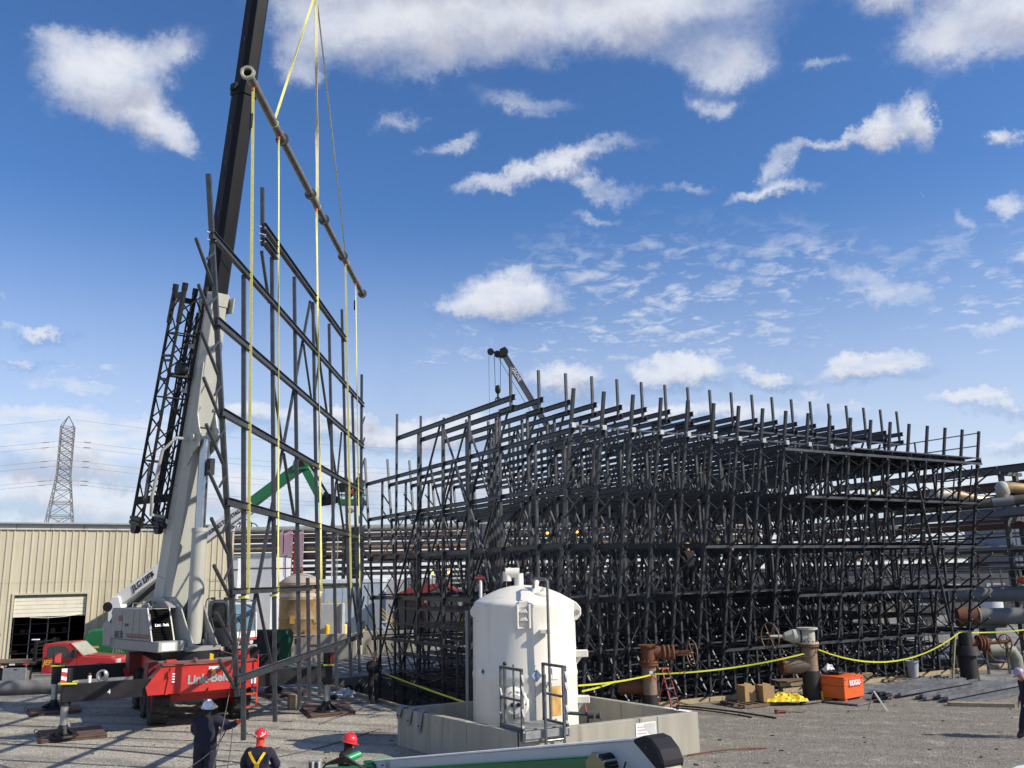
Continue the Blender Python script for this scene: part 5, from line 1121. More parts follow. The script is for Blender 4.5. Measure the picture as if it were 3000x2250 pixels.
jg = thing('white_sheet', 'white plastic sheet bundled between the black wrapped riser and the orange box', 'sheet', (10.85, 33.1, 0)); mb = lump(MB(), (0,0,.4), .26, (.5,.6,1.6), .6, 2.2, 9); mb.build('folds', PAPER, jg)
def pallet(loc, rz, w, d, label, m=WOODD):
    o = thing('pallet', label, 'pallet', loc, rz)
    for k in range(7): MB().box(k*(w-.1)/6, k*(w-.1)/6+.1, 0, d, .11, .13).build('board', m, o)
    for y in (0, d/2-.04, d-.08): MB().box(0, w, y, y+.08, .022, .108).build('runner', m, o)
    for k in range(3): MB().box(k*(w-.1)/2, k*(w-.1)/2+.1, 0, d, .003, .02).build('board', m, o)
    return o
pallet((7.55, 31.15, 0), rad(28), 2.0, 1.25, 'dark wooden pallet carrying two open cardboard boxes')
def carton(loc, rz, label):
    o = thing('cardboard_box', label, 'box', loc, rz); w, d, h = .42, .5, .52
    MB().box(0, w, 0, .01, 0, h).build('side', CARD, o); MB().box(0, .01, .01, d, 0, h).build('side', CARD, o); MB().box(w-.01, w, .01, d, 0, h-.14).build('side', CARD, o); MB().box(0, w, d-.01, d, 0, h).build('side', CARD, o); MB().box(.01, w-.01, .01, d-.01, .0, .01).build('bottom', CARD, o)
    MB().prism([(0,h),(w*.7,h),(w*.7,h+.05),(0,h+.12)], 0, .01, 'y').build('flap', CARD, o)
carton((7.75, 31.8, .135), .35, 'open cardboard box at the left end of the dark pallet'); carton((8.35, 31.72, .135), .2, 'second cardboard box standing right of the first on the pallet')
tp = thing('yellow_tarp', 'crumpled bright yellow tarp lying at the right end of the pallet', 'tarp', (9.15, 32.0, .13))
mb = MB(); rs = random.Random(2); n = 14; vs = []
for i in range(n):
    for j in range(n):
        x, y = (i/(n-1)-.5)*1.5, (j/(n-1)-.5)*.7; e = max(abs(x)/.75, abs(y)/.35); vs.append(V(x + rs.uniform(-.05,.05), y + rs.uniform(-.04,.04), (.16*rs.random() + .12)*(1-e**3) + .01))
mb.add(vs, [(i*n+j, (i+1)*n+j, (i+1)*n+j+1, i*n+j+1) for i in range(n-1) for j in range(n-1)]); mb.build('tarp_sheet', TARP, tp)
tb = thing('work_table', 'low rough timber bench between the yellow tarp and the wrapped riser', 'table', (9.35, 33.2, 0), .18)
MB().box(0, 1.35, 0, .75, .55, .62).build('table_top', WOODD, tb, bev=.01)
for x in (.02, 1.22): 
    for y in (.02, .62): MB().box(x, x+.1, y, y+.1, 0, .55).build('leg', WOODD, tb)
MB().box(.0, 1.35, -.03, 0, .45, .56).build('apron', WOOD, tb)
for k in range(5): o = thing('tool_case', ['black tool case under the timber bench', 'small black case beside the bench leg', 'dark grinder lying by the bench', 'yellow handled tool beside the wrapped riser', 'black tool bag between bench and riser'][k], 'tool', (9.9 + k*.22, 32.8 - .12*(k % 2), .0), k); MB().box(-.15,.15,-.1,.1,.003,.2+.05*k).build('case', (BLACK, BLACK, STRUCG, SAFEY, BLACK)[k], o, bev=.03); MB().torus((0,0,.22+.05*k), .06, .012, (0,1,0), 10, 6).build('handle', BLACK, o)
pr = thing('pipe_offcut', 'short rusty pipe offcut lying right of the yellow tarp', 'pipe', (9.9, 31.9, .06), .5); MB().cyl((-.35,0,0), (.35,0,0), .055, n=12, cap=False).build('offcut', STRUCG, pr, True); MB().cyl((.36,.0,0), (.6,0,0), .05, n=10).build('nipple', WOODD, pr, True)
gr = thing('red_grinder', 'small red handled tool with a cord lying alone on the gravel', 'tool', (8.4, 30.1, 0), .1); MB().cyl((-.1,0,.05), (.2,0,.06), .05, n=10).build('body', DKRED, gr, True); MB().cyl((-.1,0,.02), (-.1,0,.12), .07, n=10).build('disc_guard', RUSTY, gr); MB().tube([(.2,0,.05),(.45,.1,.02),(.7,.02,.02),(.9,.1,.015)], .015).build('cord', RUSTY, gr)
# flat steel sheets and the folding stand
fs_ = thing('steel_sheets', 'flat grey ribbed metal sheets lying on the gravel right of the orange box', 'metal sheets', (11.35, 31.25, 0), rad(42))
for k in range(12): MB().box(0, 2.55, k*.105, k*.105+.08, .02, .075 + .004*(k % 2)).build('rib', mat('flat grey sheet', (.17,.165,.17), .5, .2, .15, 3), fs_)
MB().box(-.02, 2.57, 0, 1.3, .004, .018).build('base_sheet', BLACK, fs_)
st = thing('folding_stand', 'small white folding stand on thin legs in front of the metal sheets', 'stand', (11.55, 30.2, 0), .2)
MB().bar((-.02, 0, .62), (.32, -.1, .01), .07, .05).build('front_leg', WHITE, st); MB().bar((-.04, .02, .6), (-.22, .12, .01), .03).build('back_leg', GALV, st); MB().bar((-.24, .12, .3), (.1, -.0, .36), .02).build('brace', GALV, st)
bb = thing('black_bag', 'round black bag lying on the flat metal sheets', 'bag', (12.55, 32.15, .08)); mb = lump(MB(), (0,0,.12), .25, (1.2,.9,.6), .6, 1.8, 4); lump(mb, (-.28,-.1,.08), .12, (1,1,.8), .5, 2, 6); mb.build('bag_body', BLACK, bb)
# ladder leaning, rods, long steel piles
ld = thing('step_ladder', 'small red and silver step ladder standing at the edge of the basin', 'ladder', (5.35, 31.75, 0), rad(50))
for x in (-.24, .24): MB().bar((x, 0, .02), (x*.8, .35, 1.25), .06, .03).build('front_rail', DKRED, ld); MB().bar((x, .85, .02), (x*.8, .45, 1.22), .05, .03).build('rear_rail', DKRED, ld)
for z in (.3, .62, .94): MB().box(-.23, .23, .28*z-.04, .28*z+.06, z-.015, z+.015).build('step', GALV, ld)
MB().box(-.22, .22, .3, .52, 1.24, 1.28).build('top_cap', mat('orange cap', (.4,.1,.05)), ld)
def rod(p, q, r, name, label, m): 
    o = thing(name, label, 'bar', p); n = 7; MB().tube([V(0,0,0).lerp(Vector(q)-Vector(p), i/n) + V(0,0,.04*math.sin(i/n*PI)) for i in range(n+1)], r).build('bar', m, o, True)
rod((5.4, 31.9, .05), (8.0, 29.1, .02), .028, 'steel_rod', 'long thin black bar lying from the red step ladder across the gravel', BLACK)
rod((5.2, 31.6, .03), (7.3, 29.3, .02), .022, 'steel_rod', 'thinner black bar lying beside the long one on the gravel', BLACK)
rod((4.2, 23.6, .03), (6.4, 24.4, .015), .018, 'hose', 'thin brown hose on the gravel right of the concrete wall', RUSTY)
def pile(p0, p1, width, n, hgt, label, seed):
    rs = random.Random(seed); p0 = Vector(p0); p1 = Vector(p1); d = (p1-p0).normalized(); s = V(-d.y, d.x, 0); L_ = (p1-p0).length
    o = thing('steel_stack', label, 'steel sections', p0, math.atan2(d.y, d.x))
    for k in range(n):
        y = (k+.5)/n*width; e0 = rs.uniform(-.3, .5); e1 = L_ + rs.uniform(-.5, .3); z = rs.choice((0, 0, .05, .12, .2)) * (hgt/.1); w = width/n*.62
        MB().box(e0, e1, y-w/2, y+w/2, .01+z*.6, .02+z*.6+.07).build('steel_section', mat('blue grey stacked steel', (.15,.16,.18), .45, .3, .3, 2), o)
        MB().box(e0, e1, y-w/2, y-w/2+.012, .09+z*.6, .13+z*.6).build('steel_section', mat('blue grey stacked steel', (.15,.16,.18), .45, .3, .3, 2), o)
d_ = V(.77, .64, 0)
pile((13.6, 32.9, 0), (13.6 + 6*.79, 32.9 + 6*.61, 0), 1.9, 9, .12, 'long dark steel sections spread flat on the gravel, left bundle', 4)
pile((15.0, 31.0, 0), (15.0 + 6.5*.79, 31.0 + 6.5*.61, 0), 2.1, 9, .14, 'long dark steel sections on the gravel, bundle nearest the right edge', 8)
lb = thing('timber_posts', 'pale square timbers lying in front of the steel bundles', 'timber', (15.3, 30.6, 0), rad(-18))
for k in range(3): MB().box(-1.1, .85, k*.13, k*.13+.11, .003, .12).build('post', WOOD, lb, bev=.006)
pallet((15.0, 37.0, 0), rad(22), 2.0, 1.3, 'pale wooden pallet with a grey bucket on it', WOOD)
bk = thing('bucket', 'pale grey plastic bucket with a wire handle standing on the pallet', 'bucket', (16.2, 38.0, .135))
MB().lathe([(0,.01),(.19,0),(.24,.58),(.26,.58),(.26,.64),(.235,.64),(.18,.03),(0,.03)], 24).build('pail', BUCKET, bk, True); MB().torus((0,0,.56), .27, .008, (0,1,.9), 16, 4, 0, PI).build('handle', GALV, bk)
for (p, q, w, lb_) in (((12.9, 37.2), 10, .35, 'square timber block by the basin edge right of the orange box'), ((13.5, 37.9), 25, .3, 'second timber block by the basin edge'), ((14.0, 38.6), 5, .25, 'small block beside the leaning props')):
    o = thing('timber_block', lb_, 'block', (*p, 0), rad(q)); MB().box(0, .8, 0, .3, .003, w).build('block', WOOD, o, bev=.01)
sk = thing('timber_stake', 'leaning pale timber stake beside the dark riser holding the caution tape', 'stake', (17.35, 37.1, 0)); MB().bar((0,0,0), (.35,.1,1.75), .07, .05).build('stake', WOOD, sk)
bs = thing('plastic_bundle', 'crumpled clear plastic bundle lying by the curb next to the worker', 'bundle', (-6.7, 36.0, 0)); mb = lump(MB(), (0,0,.15), .32, (1.1,.8,.6), .7, 2.6, 2); lump(mb, (-.35,.1,.1), .2, (1,1,.5), .7, 2.5, 5); mb.build('folds', PLAST, bs)
bs = thing('dark_bundle', 'small dark bundle beside the clear plastic by the curb', 'bundle', (-7.0, 35.4, 0)); MB().ball((0,0,.1), .18, 8, 5, (1,1,.6)).build('bundle', BLACK, bs)
bs = thing('red_crate', 'dark red metal crate in the shade at the foot of the concrete wall', 'crate', (-2.2, 21.7, 0), .5); MB().box(-.5,.5,-.3,.3,.04,.35).build('crate_body', mat('dark red steel', (.14,.015,.018)), bs, bev=.02); MB().box(-.52,.52,-.32,.32,.35,.39).build('lid', mat('dark red steel', (.14,.015,.018)), bs); MB().box(-.1,.1,-.34,-.31,.2,.24).build('handle', GALV, bs)
# caution tape
def tape(pts, label, sag=.35, n=14):
    o = thing('caution_tape', label, 'tape', pts[0], 0, 'yellow caution tapes round the basin'); mb = MB(); vs = []; r0 = Vector(pts[0])
    for (a, b) in zip(pts[:-1], pts[1:]):
        a = Vector(a); b = Vector(b)
        for i in range(n+1):
            t = i/n; c = a.lerp(b, t) - V(0,0, sag*4*t*(1-t)) - r0; tw = .5*math.sin(t*9 + a.x); up_ = V(math.sin(tw)*.3, math.sin(tw)*.5, math.cos(tw)).normalized()*.026
            vs += [c - up_, c + up_]
    m = len(vs)//2; mb.add(vs, [(2*i, 2*i+1, 2*i+3, 2*i+2) for i in range(m-1)]); ob = mb.build('ribbon', TAPE, o)
    so_ = ob.modifiers.new('s', 'SOLIDIFY'); so_.thickness = .006
tape([(-4.9, 34.2, 1.05), (-1.5, 29.0, .62)], 'caution tape from the tag line worker to behind the white tank', .02)
tape([(1.75, 26.9, 1.35), (4.46, 31.1, 1.15)], 'upper caution tape from the white tank to the orange rusty riser', .05); tape([(1.8, 26.2, 1.28), (3.2, 30.4, 1.05)], 'lower doubled caution tape right of the white tank', .03)
tape([(4.6, 31.1, 1.18), (10.1, 32.5, 1.62)], 'caution tape running from the orange rusty riser to the white painted valve', .14)
tape([(10.6, 32.5, 1.75), (18.0, 37.4, 1.9)], 'sagging caution tape between the white painted valve and the dark riser', .75); tape([(18.0, 37.4, 1.9), (21.5, 38.5, 1.9), (23.5, 37.5, 1.5)], 'caution tape right of the dark riser', .06)

# ------------------------------------------------------------------ red flatbed truck
tr = thing('flatbed_truck', 'red flatbed pickup truck parked before the building behind the outrigger beams', 'truck', (-21.4, 42.2, 0), rad(4))
# x forward (to the right), y away
def TB(x0, x1, y0, y1, z0, z1, n, m, bev=.02): return MB().box(x0, x1, y0, y1, z0, z1).build(n, m, tr, bev=bev)
body = [(-.35,.5), (-.35,1.72), (-.27,1.83), (.68,1.85), (.86,1.80), (1.45,1.24), (2.75,1.14), (2.95,1.02), (3.0,.75), (3.0,.45), (2.75,.45), (2.6,.82), (2.3,.9), (2.0,.82), (1.85,.45)]
cb_ = MB(); cb_.prism(body, 0, 1.9, 'y'); cb_.build('cab', REDT, tr, bev=.035)
MB().prism([(-.12,1.22),(-.12,1.66),(-.05,1.72),(.62,1.72),(1.12,1.22)], -.012, -.004, 'y').build('side_window', GLASS, tr)
MB().add([V(.87,.1,1.82), V(.87,1.8,1.82), V(1.44,1.85,1.275), V(1.44,.05,1.275)], [(0,1,2,3)]).build('windscreen', mat('pale windscreen', (.35,.36,.30), .15), tr)
MB().prism([(.80,1.86),(.88,1.84),(1.47,1.27),(1.4,1.26)], -.01, .06, 'y').build('pillar', REDT, tr)
for x in (-.18, 1.2): MB().box(x, x+.012, -.004, 0, .6, 1.3).build('door_seam', BLACK, tr)
TB(-.25, -.1, -.02, 0, 1.18, 1.22, 'door_handle', BLACK, .005)
MB().prism([(1.5,1.30),(2.6,1.19),(2.85,1.1),(1.55,1.2)], .3, 1.6, 'y').build('hood', REDT, tr, bev=.02)
MB().cyl((2.3,-.02,.45), (2.3,.2,.45), .5, n=24).build('wheel_arch', BLACK, tr)
for x in (1.9, -2.6): wheel(tr, V(0,0,0), .42, .28, GALV) if False else None
def twheel(x, y):
    t = wheel(tr, (0,0,0), .42, .28, GALV, 14); t.location = (x, y, .42); t.rotation_euler = (0,0,PI/2)
twheel(2.3, .12); twheel(2.3, 1.75); twheel(-2.4, .12); twheel(-2.4, 1.75)
TB(1.05, 1.25, -.32, -.06, 1.2, 1.55, 'mirror', BLACK, .03)
TB(2.92, 3.04, .05, .45, .82, 1.08, 'headlight', mat('headlight lens', (.7,.7,.7)), .03); TB(2.98, 3.12, .0, 1.9, .45, .7, 'bumper', GALV, .03)
TB(-5.2, -.62, -.12, 2.1, .92, 1.02, 'flatbed', BLACK, .01); TB(-5.2, -.65, -.08, 2.06, 1.02, 1.05, 'bed_boards', WOODD, 0)
for k in range(6): TB(-1.1 - k*.62, -.85 - k*.62, -.13, -.12, .93, 1.0, 'reflector', PAPER if k % 2 else LETR, 0)
TB(-2.0, -.95, -.1, .5, .25, .82, 'tool_locker', GALV, .02); TB(-1.5, -1.35, -.115, -.1, .72, .76, 'locker_latch', BLACK, 0)
TB(-3.9, -2.95, -.1, .5, .3, .82, 'tool_locker', GALV, .02)
for y in (.0, .9, 1.85): TB(-.72, -.62, y, y+.08, 1.02, 2.0, 'headboard_post', BLACK, .01)
for k in range(5): TB(-.70, -.66, .0, 1.9, 1.15+.18*k, 1.2+.18*k, 'headboard_bar', BLACK, 0)
TB(-.9, -.6, .0, .2, 2.0, 2.05, 'beacon', PAPER, .01); MB().cyl((-.78,.1,1.0), (-.78,.1,2.02), .03, n=8).build('beacon_post', BLACK, tr)
TB(-.3, .4, .05, .06, .44, .5, 'side_step', GALV); MB().cyl((-.6,-.1,.48), (1.4,-.1,.48), .05, n=10).build('running_board', GALV, tr, True)
text('JEF', .30, TM((-.28, -.013, .9), (1,0,0), (0,0,1)), LETY, tr, bold=.03, shear=.15)
for k in range(3): MB().box(.0, .35, -.008, -.004, .78-.09*k, .81-.09*k).build('door_print', mat('brick print', (.45,.12,.08)), tr)
gp = thing('ground_pipe', 'fat grey pipe lying on the gravel in front of the red truck', 'pipe', (-24.5, 38.6, .32), 0)
MB().tube([(0,0,0), (3.2,.25,0), (7.2,.9,0), (9.4,1.3,0)], .27, 18).build('pipe', mat('grey lying pipe', (.17,.165,.16), .7, 0, .2, 3), gp, True)
sb_ = thing('spray_bottle', 'small white bottle with a red cap standing on the nearest outrigger beam', 'bottle', CM @ V(-3.45, -3.55, 1.585)); MB().cyl((0,0,0), (0,0,.2), .05, n=12).build('bottle', PAPER, sb_, True); MB().cyl((0,0,.2), (0,0,.27), .035, n=10).build('cap', DKRED, sb_, True)
ch = thing('wire_rope_coil', 'grey coil of wire rope on the nearest outrigger beam next to the bottle', 'coil', CM @ V(-3.1, -3.52, 1.6)); 
for k in range(5): MB().torus((0,0,.16+.01*k), .15-.01*k, .03, (.2*k-.4,1,.1), 16, 6).build('loop', GALV, ch, True)

# ------------------------------------------------------------------ green and white boom lift behind the crane
lf = thing('boom_lift', 'green and white boom lift raised behind the crane with its basket beside the hanging frame', 'boom lift', (-21.0, 47.5, 0), 0)
def lbox(p, q, w, h, m, n, par=lf): return MB().bar(Vector(p), Vector(q), w, h).build(n, m, par, bev=.015)
mb = MB(); mb.prism([(-.9,.75), (-1.05,1.0), (-1.0,1.85), (-.85,2.1), (-.6,2.2), (1.6,2.25), (1.6,.75)], -.9, .5, 'y'); mb.build('counterweight_hood', GREEN, lf, bev=.08)
mb = MB(); mb.box(-.6, 3.8, -1.0, .9, .35, .72); mb.build('chassis', GREEN, lf, bev=.04)
for x in (-.9, 2.9):
    for y in (-1.25, 1.0): w_ = wheel(lf, (0,0,0), .5, .38, WHITE, 16); w_.location = (x, y, .5); w_.rotation_euler = (0,0,PI/2)
MB().box(-.8, -.2, -.91, -.9, 1.3, 1.4).build('warning_decal', LETY, lf); MB().box(-.8, -.35, -.915, -.9, 1.05, 1.25).build('decal', PAPER, lf)
text('135C', .3, TM((.45, -.905, 1.05), (1,0,0), (0,0,1)), SILV, lf, bold=.02, shear=.2)
ar = MB(); ar.prism([(2.2,.58),(2.45,.78),(2.45,.66),(2.85,.66),(2.85,.5),(2.45,.5),(2.45,.40)], -1.02, -1.005, 'y'); ar.build('arrow_decal', PAPER, lf)
L0 = V(-21.0, 47.5, 0)
bp = [Vector(p) - L0 for p in ((-20.75, 47.5, 3.6), (-14.0, 47.5, 8.55), (-11.35, 47.5, 10.55))]
tw_ = MB(); tw_.prism([(-.1,2.3),(-.15,3.4),(.0,3.8),(.4,3.85),(.6,3.2),(.85,2.3)], -.35, .35, 'y'); tw_.build('turntable_tower', WHITE, lf, bev=.04)
d1 = (bp[1]-bp[0]).normalized(); up1 = V(-d1.z, 0, d1.x)
pA = bp[0]; pB = bp[1]
MB().bar(pA + d1*.1, pB, .5, .62).build('main_boom', WHITE, lf, bev=.03); MB().bar(pB - d1*.3, bp[2], .42, .56).build('fly_boom', GREEN, lf, bev=.03)
MB().bar(pB - d1*.6 - up1*.42, pB + d1*.05 - up1*.42, .3, .12).build('boom_wear_box', WHITE, lf); MB().cyl(pA + d1*2.2 - V(0,.01,0) - V(0,.29,0), pA + d1*2.2 - V(0,.27,0), .09, n=14).build('pin', BLACK, lf)
MB().cyl(V(.3,-.2,2.7), pA + d1*2.6 - up1*.45, .12, n=14).build('lift_cylinder', BLACK, lf, True); MB().cyl(V(-.15,-.36,3.3), V(-.15,-.30,3.3), .25, n=18).build('pivot', BLACK, lf)
face = V(0, -.282, 0)
text('JLG LIFT', .42, TM(pA + d1*.95 + face - up1*.14, d1, up1), LETK, lf, bold=.035, shear=.3, sx=.85)
sp0 = pA + d1*5.42
sn = MB(); sc_ = sp0 + face
sn.cyl(sc_ + V(0,-.004,0), sc_ + V(0,.004,0), .11, n=24); 
for k in range(10): a = k*PI/5; sn.bar(sc_ + V(.11*math.cos(a),0,.11*math.sin(a)), sc_ + V(.17*math.cos(a),0,.17*math.sin(a)), .03, .008)
sn.build('sun_emblem', LETY, lf)
text('SUNBELT RENTALS', .30, TM(sp0 + d1*.26 + face - up1*.10, d1, up1), LETK, lf, bold=.03, sx=.82); text('H', .18, TM(pB - d1*.35 + face + up1*.1, d1, up1), LETK, lf)
j0 = bp[2]; j1 = V(-10.25, 47.5, 8.6) - L0; jd = (j1-j0).normalized()
MB().bar(j0 - jd*.1 + V(0,0,.05), j1, .3, .46, up=(1,0,.5)).build('jib_boom', GREEN, lf, bev=.02); MB().bar(j0 + V(.32,0,.1), j1 + V(.3,-.02,.3), .1, .12, up=(1,0,.5)).build('jib_cylinder', BLACK, lf)
MB().prism([(-.5,-.35),(-.45,.2),(0,.35),(.45,.25),(.3,-.3)], -.3, .3, 'y', Matrix.Translation(j0)).build('knuckle', GREEN, lf, bev=.03); MB().prism([(-.35,-.2),(-.3,.12),(0,.22),(.2,-.1)], -.32, -.31, 'y', Matrix.Translation(j0)).build('knuckle_plate', BLACK, lf)
MB().prism([(-.15,-.3),(.1,.45),(.55,.3),(.95,.15),(.95,-.1),(.35,-.25)], -.15, .15, 'y', Matrix.Translation(j1)).build('basket_mount', BLACK, lf, bev=.03)
kb = j1 + V(.95, 0, -.28)
def basket(o, B0, w, d, h, m, name='basket'):
    mb = MB(); mb.box(B0.x, B0.x+w, B0.y-d/2, B0.y+d/2, B0.z, B0.z+.10); mb.box(B0.x, B0.x+w, B0.y-d/2-.02, B0.y-d/2, B0.z, B0.z+.3); mb.box(B0.x, B0.x+w, B0.y+d/2, B0.y+d/2+.02, B0.z, B0.z+.3); mb.box(B0.x+w-.02, B0.x+w, B0.y-d/2, B0.y+d/2, B0.z, B0.z+.3)
    mb.build('basket_floor', m, o, bev=.01)
    for zz in (.55, h): MB().tube([(B0.x, B0.y-d/2, B0.z+zz), (B0.x+w, B0.y-d/2, B0.z+zz), (B0.x+w, B0.y+d/2, B0.z+zz), (B0.x, B0.y+d/2, B0.z+zz), (B0.x, B0.y-d/2, B0.z+zz)], .028).build('basket_rail', m, o)
    for xx in (0, w*.33, w*.66, w):
        for yy in (-d/2, d/2): MB().cyl((B0.x+xx, B0.y+yy, B0.z), (B0.x+xx, B0.y+yy, B0.z+h), .022, n=8).build('basket_post', m, o)
basket(lf, kb, 1.35, .9, 1.1, GREEN)
MB().box(kb.x+.05, kb.x+.4, kb.y-.62, kb.y-.48, kb.z+.65, kb.z+1.15).build('control_box', BLACK, lf, bev=.02); MB().box(kb.x+.55, kb.x+.95, kb.y-.55, kb.y-.5, kb.z+.55, kb.z+.78).build('red_case', LETR, lf, bev=.02)
MB().cyl(kb + V(.25,-.3,1.0), kb + V(.25,-.3,1.45), .11, n=12).build('welder_box', BLACK, lf); MB().torus(kb + V(.45,-.3,1.3), .17, .015, (0,1,.2), 16, 6).build('hose_coil', GALV, lf)
wb = L0 + kb
person('worker in dark clothes and white hard hat standing in the raised green basket', (wb.x+1.0, wb.y-.1, wb.z+.11), rad(-60), dict(elR=(.28,.15,1.2), wrR=(.15,.4,1.2), elL=(-.28,.15,1.2), wrL=(-.15,.4,1.2)), hat=HATW, cloth=DKCLO, scale=.93)
person('second worker crouching low at the left of the raised green basket', (wb.x+.55, wb.y+.1, wb.z+.0), rad(70), dict(pel=(0,0,.75), wai=(0,.05,.9), che=(0,.12,1.08), nb=(0,.18,1.2), nk=(0,.2,1.27), hl=(0,.24,1.33), hm=(0,.25,1.4), hc=(0,.24,1.47), shL=(-.19,.14,1.16), shR=(.19,.14,1.16), elL=(-.25,.2,.95), elR=(.25,.2,.95), wrL=(-.2,.4,.9), wrR=(.2,.4,.9), hiL=(-.1,0,.7), hiR=(.1,0,.7), knL=(-.15,.22,.45), knR=(.15,.22,.45)), hat=BLACK, cloth=DKCLO, scale=.93)

# ------------------------------------------------------------------ near boom lift, low in the foreground
nl = thing('boom_lift', 'lift with its blue grey boom lowered across the foreground, black cover at the end', 'boom lift', (1.19, 9.5, 0), 0)
nO = V(1.19, 9.5, 0); A = V(-2.34, 15.0, 1.66) - nO; Bq = V(1.19, 9.5, 2.86) - nO
nd = (Bq - A).normalized(); nx = nd.cross(V(0,0,1)).normalized(); nu = nx.cross(nd)     # nx points toward the camera side
if nx.dot(-nO) < 0: nx = -nx
NM = Matrix(((nd.x, nx.x, nu.x, A.x), (nd.y, nx.y, nu.y, A.y), (nd.z, nx.z, nu.z, A.z), (0,0,0,1)))
LB = (Bq-A).length
def nb2_(x0, x1, y0, y1, z0, z1, n, m, bev=.008): return MB().box(x0, x1, y0, y1, z0, z1, NM).build(n, m, nl, bev=bev)
MB().prism([(0,-.32), (0,-.005), (LB, -.005), (LB+.40, -.42), (LB+.22,-.55), (LB-.6,-.62), (LB-1.4,-.40)], -.20, -.02, 'y', NM).build('main_boom', BLUEG, nl, bev=.012)
nb2_(0, LB+.02, -.20, -.0, -.006, .012, 'boom_top_edge', mat('sunlit boom edge', (.7,.73,.75), .4), .004)  # same paint as the boom, coloured paler for sun on its top
nb2_(0, LB-.62, -.02, .012, -.30, -.135, 'side_channel', GREEND if False else mat('deep green paint', (.008,.11,.04), .45), .008); nb2_(0, LB-.55, -.02, .016, -.135, -.125, 'channel_edge', GREEN2, .002)
nb2_(.2, LB-1.2, -.02, .03, -.42, -.33, 'cable_tray', mat('olive zinc', (.22,.21,.13), .4, .6), .004)
# energy chain loop
ech = MB()
for k in range(13):
    a = -1.5 + 3.0*k/12; c = V(LB-.52 + .12*math.cos(a), .05, -.24 + .12*math.sin(a))
    Mk = NM @ Matrix.Translation(c) @ Matrix.Rotation(-a, 4, 'Y'); (MB().box(-.018, .018, -.07, .09, -.012, .012, Mk)).build('chain_link', (GALV if k % 4 == 0 else BLACK), nl, bev=.003)
for k in range(22): MB().box(LB-.62 - k*.085, LB-.55 - k*.085, -.02, .09, -.385 + .0*k, -.36, NM).build('chain_link', BLACK if k % 3 else STRUCG, nl, bev=.003)
MB().prism([(-.34,-.17),(-.20,-.09),(-.06,-.11),(-.0,-.2),(-.04,-.34),(-.1,-.36),(-.1,-.26),(-.34,-.24)], .02, .05, 'y', NM @ Matrix.Translation((LB-.52,0,0))).build('chain_guide', mat('olive zinc', (.22,.21,.13)), nl, bev=.004)
# black end cover
cv = MB(); cov = [(LB-.02,-.0),(LB+.04,.012),(LB+.16,.03),(LB+.27,-.01),(LB+.36,-.11),(LB+.40,-.23),(LB+.37,-.29),(LB+.30,-.31),(LB+.04,-.07),(LB-.01,-.03)]
cv.prism(cov, -.24, .05, 'y', NM); cv.build('end_cover', mat('black moulded cover', (.018,.018,.024), .7, 0, .15, 3, spec=.2), nl, bev=.02)
MB().cyl(NM @ V(LB+.19,.05,-.08), NM @ V(LB+.19,.056,-.08), .016, n=12).build('cover_bolt', LETK, nl)
nb2_(LB+.26, LB+.32, -.2, .02, -.50, -.28, 'zinc_bracket', mat('yellow zinc', (.5,.5,.32), .35, .7)); nb2_(LB+.36, LB+.38, -.2, .02, -.50, -.27, 'zinc_bracket', mat('yellow zinc', (.5,.5,.32)))
for k in range(3): MB().tube([NM @ V(LB-.75+.03*k,.06,-.62-.03*k), NM @ V(LB-.42,.1,-.40-.03*k), NM @ V(LB-.05,.11,-.33-.02*k), NM @ V(LB+.2,.1,-.38-.02*k), NM @ V(LB+.42,.08,-.58)], .02).build('hydraulic_hose', CABLE, nl, True)
MB().tube([NM @ V(LB+.4,.06,-.34), NM @ V(LB+.55,.04,-.42), NM @ V(LB+.75,0,-.38), NM @ V(LB+.95,0,-.45)], .014).build('power_cable', CABLE, nl, True); MB().tube([NM @ V(LB-.25,.03,-.32), NM @ V(LB-.2,.06,-.26), NM @ V(LB-.19,.03,-.2)], .01).build('pigtail', CABLE, nl, True)
nb2_(.55, .60, .016, .05, -.16, -.02, 'hose_bracket', GALV); nb2_(.40, .60, .016, .03, -.08, -.06, 'hose_bracket', BLACK); nb2_(.02, .12, .016, .03, -.28, -.1, 'label_strip', GALV)
# boom head, jib link and basket at the far end
nb2_(-.35, .12, -.38, .06, -.34, -.04, 'boom_head', mat('deep green paint', (.008,.11,.04)), .03); nb2_(-.30, .02, -.36, .02, -.035, .02, 'head_plate', GREEN2, .01)
MB().cyl(A + V(-.50,.3,-.04), A + V(-.28,.5,.02), .055, n=18).build('rotator', GREEN2, nl, True)
kb2 = A + V(-1.0, .9, -1.45)
basket(nl, kb2, 1.0, .8, 1.1, GREEN)
for k in range(4): MB().tube([A + V(-.1+.03*k,-.1,-.1), A + V(-.4,-.15+.05*k,.12-.04*k), A + V(-.75,.1,-.05), A + V(-.95,.3,-.3)], .018).build('hydraulic_hose', CABLE, nl, True)
MB().box(kb2.x+.1-.2, kb2.x+.3-.2, kb2.y-.5, kb2.y-.38, kb2.z+1.1, kb2.z+1.42).build('control_box', mat('control box grey', (.3,.3,.28), .5), nl, bev=.015)
for k in range(4): MB().box(kb2.x-.08+.05*k, kb2.x-.06+.05*k, kb2.y-.52, kb2.y-.5, kb2.z+1.12, kb2.z+1.38).build('control_lever', (BLACK, LETW, BLACK, LETW)[k], nl)
MB().box(kb2.x-.2, kb2.x+.5, kb2.y-.6, kb2.y-.1, kb2.z+.8, kb2.z+1.05).build('hose_guard', BLACK, nl, bev=.05)
